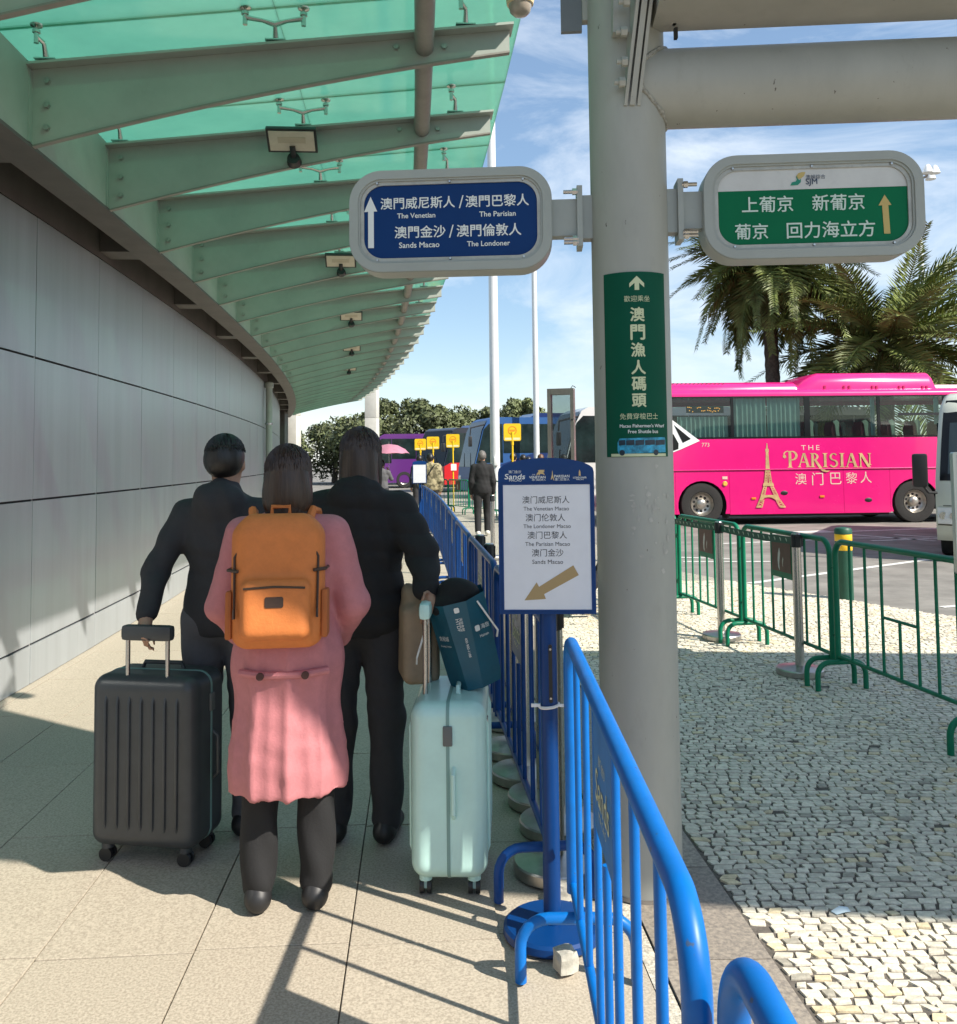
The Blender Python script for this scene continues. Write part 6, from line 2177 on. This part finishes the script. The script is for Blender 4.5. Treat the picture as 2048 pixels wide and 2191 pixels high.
def wheel_simple(t, x):
    w_ = thing_part(t, 'wheel', (x, 0, .5))
    m_ = MB().lathe([(.28, -.3), (.5, -.28), (.5, -.04), (.46, .01), (.30, .012), (.29, -.05)], 28)
    m_.v = [(a, -c, b) for a, b, c in m_.v]
    obj('tyre', m_, m_tyre, w_)
    m_ = MB().lathe([(.01, -.02), (.12, -.02), (.2, -.06), (.285, -.01), (.29, -.05)], 24)
    m_.v = [(a, -c, b) for a, b, c in m_.v]
    obj('rim', m_, m_rim, w_)
m_bluec = M('coach_blue', (0.03, 0.095, 0.26), .4, spec=.3)
m_bluec2 = M('coach_darkblue', (0.012, 0.03, 0.12), .3, coat=.4)
m_purple = M('coach_purple', (0.11, 0.022, 0.17), .3, coat=.3)
m_redc = M('coach_red', (0.45, 0.012, 0.014), .3, coat=.4)
m_blackc = M('coach_black', (0.012, 0.012, 0.022), .25, coat=.4)
m_whitec = M('coach_white', (0.62, 0.62, 0.60), .35, coat=.3)
m_win = M('coach_window', (0.012, 0.022, 0.022), .12, spec=.35, var=.6, scale=1.2)
coach('blue_coach', 'blue coach with dark windows behind the largest yellow sign', (-.22, 36.0, -.034), R(16), 11.5, 3.35, m_bluec, m_bluec, m_win, pod_c=m_bluec2,
      stripe=[([(1.0, 1.36), (2.6, 1.86), (2.6, 1.36)], m_bluec2), ([(2.6, 1.36), (11, 1.36), (11, 1.86), (2.6, 1.86)], m_bluec2)])
coach('red_coach', 'black and red coach standing behind the middle yellow signs', (-1.75, 44.0, -.034), R(38), 11.5, 3.25, m_blackc, m_redc, m_win, pod_c=m_bluec2,
      stripe=[([(.02, .4), (3.2, .4), (2.4, 1.0), (.9, 1.7), (.02, 1.3)], m_redc), ([(1.3, 1.5), (1.5, 1.62), (2.9, .9), (3.4, .4), (3.2, .4)], m_whitec)])
coach('purple_coach', 'purple coach far left beyond the pink umbrella', (-6.4, 52.0, -.034), R(10), 11.5, 3.2, m_purple, m_purple, m_win)
coach('white_coach', 'white coach with dark glass behind the glass totem', (2.62, 27.5, -.034), R(10), 11.0, 3.22, m_whitec, m_whitec, m_win)
coach('white_coach', 'small white-roofed coach far beyond the yellow signs', (-5.6, 66.0, -.034), R(6), 11.0, 3.6, m_whitec, m_whitec, m_win)

# ---- cream minibus at the right edge, facing the camera
mini = thing('minibus', 'cream minibus with black mirror cut by the right edge of the picture', 'minibus', (6.86, 13.35, -.034), R(-31))
m_cream2 = M('minibus_cream', (0.56, 0.57, 0.48), .35, coat=.2, var=.03, scale=3)
W, L_, H_ = 2.08, 6.8, 2.58
secs = [(-.04, .30, .62, .10), (-.07, .30, .95, .06), (-.02, 1.10, 1.10, .0)]
prof_m = [(.0, .30), (-.10, .42), (-.13, .62), (-.10, .95), (-.02, 1.22), (.20, 1.75), (.42, 2.28), (.62, 2.48), (1.0, 2.57), (L_ - .3, 2.58), (L_ - .05, 2.4), (L_, .32)]
vs = []
mid = 6
xs_ = [0, .03, .12, .3, W / 2, W - .3, W - .12, W - .03, W]
bul = lambda x: .16 * (abs(x - W / 2) / (W / 2)) ** 3
tum = lambda z: .085 * max(0, (z - 1.1) / 1.45) ** 1.3
for x in xs_:
    for y, z in prof_m:
        fx = x + (tum(z) * (1 - 2 * x / W))
        fy = y + (bul(x) if y < 2 else 0)
        ez = z - (.10 if (x in (0, W) and z > 2.4) else (.04 if (x in (.03, W - .03) and z > 2.4) else 0))
        vs.append((fx, fy, ez))
n_ = len(prof_m)
fs = [(r_ * n_ + k, r_ * n_ + (k + 1) % n_, (r_ + 1) * n_ + (k + 1) % n_, (r_ + 1) * n_ + k) for r_ in range(len(xs_) - 1) for k in range(n_)] + [tuple(range(n_)), tuple(range((len(xs_) - 1) * n_, len(xs_) * n_))]
obj('body', MB().add(vs, fs), m_cream2, mini, ang=42)
def mf(x, z, off=-.012):
    """a point on the curved nose, set slightly proud"""
    pr_z = [(.30, .0), (.42, -.10), (.62, -.13), (.95, -.10), (1.22, -.02), (1.75, .20), (2.28, .42), (2.48, .62)]
    for (z0, y0), (z1, y1) in zip(pr_z[:-1], pr_z[1:]):
        if z0 <= z <= z1:
            y = y0 + (y1 - y0) * (z - z0) / (z1 - z0)
            break
    return (x + tum(z) * (1 - 2 * x / W), y + bul(x) + off, z)
def mpatch(x0, x1, z0, z1, mat, name, off=-.012, nx=10, nz=6, par=None, cut=None):
    vs = []
    for i in range(nx + 1):
        for j in range(nz + 1):
            z = z0 + (z1 - z0) * j / nz
            q = cut(z) if cut else 0
            vs.append(mf(x0 + q + (x1 - x0 - 2 * q) * i / nx, z, off))
    return obj(name, MB().add(vs, [(i * (nz + 1) + j, (i + 1) * (nz + 1) + j, (i + 1) * (nz + 1) + j + 1, i * (nz + 1) + j + 1) for i in range(nx) for j in range(nz)]), mat, par or mini)
mpatch(.06, W - .06, 1.20, 2.44, m_blackgl, 'windscreen_frame', -.006, cut=lambda z: .03 * max(0, z - 2.2) * 4)
mpatch(.17, W - .17, 1.30, 2.08, M('minibus_glass', (.03, .045, .045), .06, coat=.5), 'windscreen', -.012)
mpatch(.02, .52, .56, .80, m_lamp, 'headlight', -.012)
mpatch(W - .52, W - .02, .56, .80, m_lamp, 'headlight', -.012)
for x in (.10, .24, .40):
    q = Vector(mf(x, .68, -.02))
    obj('lamp_reflector', MB().cyl(q, q + Vector((0, .02, 0)), .055, .03, 14), m_inox, mini)
mpatch(.02, W - .02, .535, .55, m_black, 'bumper_seam', -.012, nz=1)
mpatch(.34, .348, .84, 1.2, M('seam_dark', (.1, .1, .09), .6), 'panel_seam', -.004, nx=1)
mpatch(.10, W - .10, .82, .835, MATS['seam_dark'], 'panel_seam', -.004, nz=1)
obj('wiper', MB().tube([mf(.30, 1.18, -.04), mf(.62, 1.26, -.045), mf(1.0, 1.36, -.04)], [.026, .014, .010], 8).cyl(mf(.30, 1.16, .0), mf(.30, 1.18, -.06), .035, n=10), m_black, mini)
for sx, x0 in ((-1, .02), (1, W - .02)):
    obj('mirror', MB().tube([(x0, .02, 1.02), (x0 + sx * .10, -.12, 1.03), (x0 + sx * .16, -.16, 1.12)], .02, 8).bbox((x0 + sx * .20, -.16, 1.36), (.21, .10, .50), .04), m_black, mini)
for x in (.12, W - .12):
    w_ = thing_part(mini, 'wheel', (x, 1.0, .38))
    m_ = MB().lathe([(.2, -.11), (.36, -.11), (.38, -.07), (.38, .07), (.36, .11), (.2, .11)], 26)
    m_.v = [(c, a, b) for a, b, c in m_.v]
    obj('tyre', m_, m_tyre, w_)
for k in range(4):
    obj('window', MB().box2((-.004, 1.0 + k * 1.4, 1.3), (.06, 2.3 + k * 1.4, 2.1)), m_win, mini, smooth=False)
obj('interior_seat', MB().bbox((.6, 1.4, 1.2), (.5, .2, .8), .08), c_dark, mini)

# ------------------------------------------------------------------ palms
m_frond = M('palm_frond', (0.15, 0.185, 0.05), .5, var=.45, scale=2.2, rand=.25, spec=.3)
m_frondy = M('palm_frond_dry', (0.20, 0.17, 0.05), .6, var=.4, scale=3, rand=.2)
m_trunk = M('palm_trunk', (0.085, 0.068, 0.05), .95, var=.4, scale=12, bump=1.0, bscale=14)
m_rach = M('frond_stem', (0.20, 0.19, 0.08), .6, var=.2)
def frond_mesh(seed, L_, droop, lf):
    r_ = random.Random(seed)
    m_ = MB()
    n_ = 48
    sp = []
    for k in range(n_ + 1):
        t = k / n_
        x = L_ * (t - .12 * droop * t * t)
        z = -L_ * droop * .62 * t ** 2.1
        sp.append(Vector((x, .03 * L_ * math.sin(t * 2 + seed), z)))
    m_.tube(sp[::3], [max(.006, .032 * (1 - i / (len(sp[::3])))) for i in range(len(sp[::3]))], 5)
    for k in range(4, n_ + 1):
        t = k / n_
        p = sp[k]
        d = (sp[k] - sp[k - 1]).normalized()
        up = Vector((0, 1, 0)).cross(d) * -1
        if up.z < 0:
            up = -up
        ln = lf * (.35 + 1.1 * math.sin(min(1, t * 1.12 + .12) * math.pi) ** .7) * r_.uniform(.85, 1.1)
        for s_ in (-1, 1):
            for q in range(2):
                dr = (d * r_.uniform(.55, .8) + Vector((0, s_, 0)) * r_.uniform(.6, .8) + up * (r_.uniform(.2, .45) if q else r_.uniform(-.25, .0))).normalized()
                w_ = dr.cross(up)*.001 + dr.cross(up).normalized() * .021 * r_.uniform(.8, 1.3)
                a = p + d * (q * .5 * L_ / n_)
                mid_ = a + dr * ln * .55
                tip = a + dr * ln + Vector((0, 0, -.12 * ln))
                o = len(m_.v)
                m_.v += [tuple(a - w_ * .5), tuple(a + w_ * .5), tuple(mid_ + w_), tuple(tip), tuple(mid_ - w_)]
                m_.f.append((o, o + 1, o + 2, o + 3, o + 4))
    return m_
def palm(label, loc, ht, lean, spec, seed, L_):
    t = thing('palm_tree', label, 'palm tree', loc, 0, 'palm trees behind the pink coach')
    r_ = random.Random(seed)
    m_ = MB()
    pts, rs_ = [], []
    for k in range(40):
        q = k / 39
        pts.append((lean * q * q, 0, ht * q))
        rs_.append((.235 - .03 * q + (.05 * max(0, q - .85) / .15)) * (1.0 + (.07 if k % 2 else -.03)))
    m_.tube(pts, rs_, 14)
    obj('trunk', m_, m_trunk, t)
    top = Vector((lean, 0, ht))
    bs = MB()
    for k in range(46):
        a = k * 2.4
        z = -.1 - .02 * k
        d = Vector((math.cos(a), math.sin(a), .9)).normalized()
        p = top + Vector((math.cos(a) * .22, math.sin(a) * .22, z))
        bs.cyl(p, p + d * r_.uniform(.15, .34), .05, .02, 5)
    obj('frond_stubs', bs, m_rach, t, smooth=False)
    for k, (az, el, dr) in enumerate(spec):
        key = ('fr', seed, k % 5, round(dr, 1))
        o = None
        if key not in pr:
            o = obj('frond', frond_mesh(seed * 10 + k % 5, L_, dr, .58), m_frond, t, smooth=False, fix=False)
            o.data.materials.append(m_frondy)
            pr[key] = o
        else:
            o = inst(pr[key], t, name='frond')
        o.location = top + Vector((.1 * math.cos(az), .1 * math.sin(az), .05 + .15 * math.sin(el)))
        o.rotation_euler = Euler((r_.uniform(-.3, .3), -el, az), 'XYZ')
        s_ = r_.uniform(.88, 1.08)
        o.scale = (s_, s_, s_)
    return t
def crown_spec(n, seed, e0, e1):
    r_ = random.Random(seed)
    out_ = []
    for k in range(n):
        az = k * 2.39996 + r_.uniform(-.2, .2)
        q = k / (n - 1)
        el = e0 + (e1 - e0) * q
        out_.append((az, R(el + r_.uniform(-6, 6)), .55 + .5 * (1 - q) if e0 < 0 else .6))
    return out_
palm('tall palm with drooping crown left behind the green overhead sign', (9.35, 27.8, -.03), 7.6, -.15, [(az, el, 1.0 if el < .2 else .9) for az, el, _ in crown_spec(58, 5, -50, 62)], 3, 3.0)
palm('broad palm with upright fronds at the right edge behind the coach', (12.55, 27.2, -.03), 4.85, .1, [(az, el, .5 if el > .3 else .8) for az, el, _ in crown_spec(54, 8, -32, 70)], 6, 4.7)

# ------------------------------------------------------------------ broadleaf trees along the skyline
m_leaf = M('tree_leaf', (0.105, 0.125, 0.05), .6, var=.5, scale=1.1, rand=.18)
m_bark = M('tree_bark', (0.09, 0.075, 0.06), .95, var=.3, scale=8)
def tree(label, loc, ht, rad, seed, group='trees along the skyline', spiky=0.0):
    t = thing('broadleaf_tree', label, 'tree', loc, 0, group)
    r_ = random.Random(seed)
    tr_ = MB()
    tr_.tube([(0, 0, 0), (.1, 0, ht * .3), (0, .1, ht * .55)], [.24, .18, .10], 8)
    lobes = []
    for k in range(13):
        a = r_.uniform(0, 6.28)
        q = rad * r_.uniform(.15, .8)
        z = ht * r_.uniform(.38, .88)
        c = Vector((math.cos(a) * q, math.sin(a) * q, z))
        lobes.append((c, rad * r_.uniform(.28, .5)))
        tr_.tube([(0, 0, ht * r_.uniform(.2, .5)), tuple(c * .6 + Vector((0, 0, ht * .1))), tuple(c)], [.08, .05, .02], 5)
    for k in range(7):
        a = r_.uniform(0, 6.28)
        lobes.append((Vector((math.cos(a) * rad * .45, math.sin(a) * rad * .45, ht * r_.uniform(.85, 1.0))), rad * r_.uniform(.12, .24)))
    obj('trunk', tr_, m_bark, t)
    n_ = 8000
    vs = np.empty((n_ * 4, 3), 'f')
    rsn = np.random.RandomState(seed)
    for k in range(n_):
        c, lr_ = lobes[k % len(lobes)]
        d = rsn.normal(size=3)
        d /= np.linalg.norm(d)
        p = np.array(c) + d * lr_ * (rsn.rand() ** .35)
        n1 = rsn.normal(size=3); n1 /= np.linalg.norm(n1)
        n2 = np.cross(n1, d + .3 * rsn.normal(size=3)); n2 /= (np.linalg.norm(n2) + 1e-6)
        s_ = rsn.uniform(.09, .21)
        vs[4 * k:4 * k + 4] = [p - n1 * s_, p - n2 * s_ * .5, p + n1 * s_, p + n2 * s_ * .5]
    me = bpy.data.meshes.new('crown')
    me.from_pydata(vs.tolist(), [], [(4 * k, 4 * k + 1, 4 * k + 2, 4 * k + 3) for k in range(n_)])
    me.materials.append(m_leaf)
    link(bpy.data.objects.new('crown', me), t)
    return t
TR = [(-14.5, 64, 3.6, 3.0, 'pale skyline tree far left between the white columns'), (-10.8, 66, 4.5, 3.2, 'skyline tree just right of the right-hand white column'), (-8.2, 62, 5.2, 3.0, 'skyline tree above the purple coach'),
      (-5.2, 60, 5.9, 3.0, 'tallest skyline tree above the white coach roof'), (-2.4, 61, 5.6, 2.8, 'skyline tree left of the thick white mast'), (.2, 63, 5.6, 2.8, 'skyline tree hidden behind the thick white mast'),
      (3.2, 60, 6.0, 2.0, 'spiky skyline tree right of the thick white mast'), (5.6, 63, 4.9, 2.2, 'low skyline tree right of the thin mast'), (9.6, 66, 5.2, 3.0, 'skyline tree behind the glass totem'),
      (-18.5, 70, 3.8, 3.4, 'skyline tree behind the left white column'), (14, 60, 5.0, 3.5, 'skyline tree behind the pink coach'), (19, 58, 5.0, 3.5, 'skyline tree behind the rear of the pink coach')]
for k, (x, y, h_, r_, lb) in enumerate(TR):
    tree(lb, (x, y, -.03), h_ * .9, r_, 20 + k)

# ------------------------------------------------------------------ white columns at the far end of the canopy
m_conc = M('white_column', (0.56, 0.55, 0.50), .7, var=.08, scale=2, dirt=.25, dirtc=(.4, .38, .33))
def far_col(label, x, y, w_):
    t = thing('square_column', label, 'column', (x, y, -.03), R(-8), 'white columns beyond the canopy')
    for k in range(5):
        obj('cladding', MB().bbox((0, 0, .9 + k * 1.8), (w_, w_, 1.79), .01), m_conc, t)
far_col('white clad square column left under the far end of the canopy', -8.05, 38, .62)
far_col('white clad square column right of the far end of the canopy', -4.95, 41, .55)
o = tag(obj('end_wall', MB().box2((-1.5, 0, 0), (0, .4, 4.0)), m_soffit, None, (-7.1, 32.3, -.03), R(-6), smooth=False), 'dark wall end beside the left white column', 'wall')

# ------------------------------------------------------------------ masts
m_mast = M('mast_white', (0.66, 0.68, 0.68), .4, var=.04, scale=2, metal=.1)
def mast(label, x, y, r0, r1, h_):
    t = thing('mast', label, 'mast', (x, y, -.03), 0, 'white masts')
    obj('pole', MB().cyl((0, 0, 0), (0, 0, h_), r0, r1, 24), m_mast, t)
    obj('base_plate', MB().lathe([(r0 * 1.9, 0), (r0 * 1.9, .03), (r0 * 1.1, .04)], 24), m_mast, t)
    obj('cleat_box', MB().bbox((.02, -r0 - .03, 1.55), (.12, .07, .26), .02), m_white, t)
    return t
mast('thick white mast rising behind the blue overhead sign', .475, 26.0, .145, .105, 22)
mast('thin white mast left of the column', 2.35, 36.0, .125, .10, 11.2)
# floodlight mast at the right
lm = thing('lamp_mast', 'tall mast with a ring of white bell lamps at the right edge', 'lamp mast', (31.95, 62.0, -.6))
obj('pole', MB().cyl((0, 0, 0), (-.6, 0, 22.0), .32, .13, 16), m_mast, lm)
obj('head_ring', MB().tube([(-.6 + .75 * math.cos(R(a)), .75 * math.sin(R(a)), 22.0) for a in range(0, 360, 20)], .09, 8, closed=True).cyl((-.6, 0, 21.8), (-.6, 0, 22.3), .25, n=12), M('mast_grey', (.3, .28, .26), .6), lm)
for k in range(8):
    a = R(45 * k + 12)
    c = Vector((-.6 + 1.25 * math.cos(a), 1.25 * math.sin(a), 22.1 + .12 * (k % 2)))
    lp_ = obj('lamp', MB().lathe([(.36, -.22), (.34, -.15), (.25, .10), (.16, .30), (.09, .36)], 18, c), m_white, lm)
    obj('lamp_arm', MB().cyl((-.6 + .7 * math.cos(a), .7 * math.sin(a), 22.0), c + Vector((0, 0, .1)), .06, n=8), MATS['mast_grey'], lp_)

# ------------------------------------------------------------------ glass totem
m_totem = M('totem_steel', (0.24, 0.225, 0.20), .42, metal=.7, var=.15, scale=5)
m_pane = glass_mat('clear_pane', (.80, .84, .84), gloss=.06)
tt = thing('glass_totem', 'tall steel-framed glass display case behind the blue sign stand', 'display case', (.845, 9.0, 0), R(-14))
w_, d_, h_ = .27, .12, 2.27
for nm, a, b in (('frame_post', (-w_ / 2, -d_ / 2, .0), (-w_ / 2 + .035, d_ / 2, h_)), ('frame_post', (w_ / 2 - .035, -d_ / 2, 0), (w_ / 2, d_ / 2, h_)), ('frame_top', (-w_ / 2 + .036, -d_ / 2, h_ - .06), (w_ / 2 - .036, d_ / 2, h_)), ('frame_bottom', (-w_ / 2 + .036, -d_ / 2, 0), (w_ / 2 - .036, d_ / 2, .5))):
    obj(nm, MB().box2(a, b), m_totem, tt, smooth=False)
for y in (-d_ / 2 + .012, d_ / 2 - .018):
    obj('glass_pane', MB().box2((-w_ / 2 + .036, y, .502), (w_ / 2 - .036, y + .006, h_ - .062)), m_pane, tt, smooth=False)
obj('lock', MB().cyl((w_ / 2 - .018, -d_ / 2, 1.95), (w_ / 2 - .018, -d_ / 2 - .006, 1.95), .01, n=10), m_black, tt)
obj('top_wire', MB().tube([(.10, 0, h_), (.12, 0, h_ + .03), (.15, 0, h_ + .01), (.13, .02, h_ + .025)], .004, 5), m_black, tt)

# ------------------------------------------------------------------ bollards
m_bolg = M('bollard_green', (0.010, 0.075, 0.045), .5, var=.15, scale=6, dirt=.2, dirtc=(.06, .09, .06))
m_yel = M('reflector_yellow', (0.80, 0.47, 0.02), .45)
def bollard(label, x, y):
    t = thing('bollard', label, 'bollard', (x, y, 0), 0, 'green bollards on the kerb')
    obj('post', MB().cyl((0, 0, -.03), (0, 0, .70), .088, n=28), m_bolg, t)
    obj('cap', MB().lathe([(.088, .70), (.093, .702), (.093, .745), (.08, .765), (.03, .775)], 28), m_bolg, t)
    for z in (.525, .625):
        obj('reflective_band', MB().lathe([(.0895, z), (.0905, z + .002), (.0905, z + .073), (.0895, z + .075)], 28), m_yel, t)
bollard('green bollard with two yellow bands behind the right green barrier', 3.98, 9.74)
bollard('green bollard half hidden at the right side of the column', 1.98, 13.6)

# ------------------------------------------------------------------ yellow stop signs
m_yels = M('sign_yellow', (0.80, 0.52, 0.01), .45)
m_orng = M('print_orange', (0.70, 0.16, 0.02), .5)
def ysign(label, x, y, w_, zc, plate=False):
    t = thing('yellow_sign', label, 'sign', (x, y, 0), 0, 'yellow stop signs')
    obj('post', MB().cyl((0, .02, 0), (0, .02, zc - w_ / 2 - .08), .022, n=12).cyl((0, .02, zc - w_ / 2 - .10), (0, .02, zc), .03, .05, 12), m_yels, t)
    obj('panel', MB().prism(rrect(w_, w_, .04, 5), (0, -.012, zc), X1, Z1, (0, .024, 0)), m_yels, t, smooth=False)
    rg = MB()
    ring_prism(rg, [(w_ * .25 * math.cos(R(a)), w_ * .25 * math.sin(R(a))) for a in range(0, 360, 12)], [(w_ * .21 * math.cos(R(a)), w_ * .21 * math.sin(R(a))) for a in range(0, 360, 12)], (0, -.0145, zc + w_ * .1), X1, Z1, (0, .002, 0))
    obj('ring', rg, m_orng, t)
    obj('print_line', MB().box((0, -.0135, zc + w_ * .12), (w_ * .34, .001, w_ * .045)).box((0, -.0135, zc + w_ * .05), (w_ * .24, .001, w_ * .025)), m_orng, t, smooth=False)
    obj('lower_strip', MB().box((0, -.0135, zc - w_ * .38), (w_ * .86, .001, w_ * .13)), M('strip_pale', (.78, .70, .38), .5), t, smooth=False)
    if plate:
        obj('notice', MB().box((.02, -.02, 1.35), (.17, .006, .2)), m_white, t, smooth=False)
ysign('largest yellow sign above the heads over the blue sign stand', .775, 20.4, .40, 2.19)
ysign('yellow sign with white notice on its post, before the red coach', -.80, 27.2, .41, 2.16, True)
ysign('yellow sign second from the left, above the camouflage jacket', -1.48, 28.5, .40, 2.13)
ysign('leftmost and smallest yellow sign beside the purple coach', -2.02, 30.5, .39, 2.12)

# ------------------------------------------------------------------ framed board hung on the right-hand barrier
bd = thing('barrier_board', 'silver-framed green notice board hung on the right green barrier', 'notice board', (2.50, 4.70, 0), R(2))
fr = MB()
ring_prism(fr, rrect(.42, .64, .012, 3), rrect(.385, .605, .006, 3), (.21, -.03, 1.245), X1, Z1, (0, .03, 0))
obj('frame', fr, M('board_frame', (.55, .58, .54), .35, metal=.4), bd)
obj('panel', MB().box2((.019, -.018, .944), (.401, -.012, 1.40)), m_greensign, bd, smooth=False)
obj('header', MB().box2((.019, -.018, 1.402), (.401, -.012, 1.546)), m_whitesign, bd, smooth=False)
obj('hanger', MB().box2((.10, -.004, .86), (.13, .012, .95)).box2((.30, -.004, .86), (.33, .012, .95)), m_inox, bd, smooth=False)

flush_text()
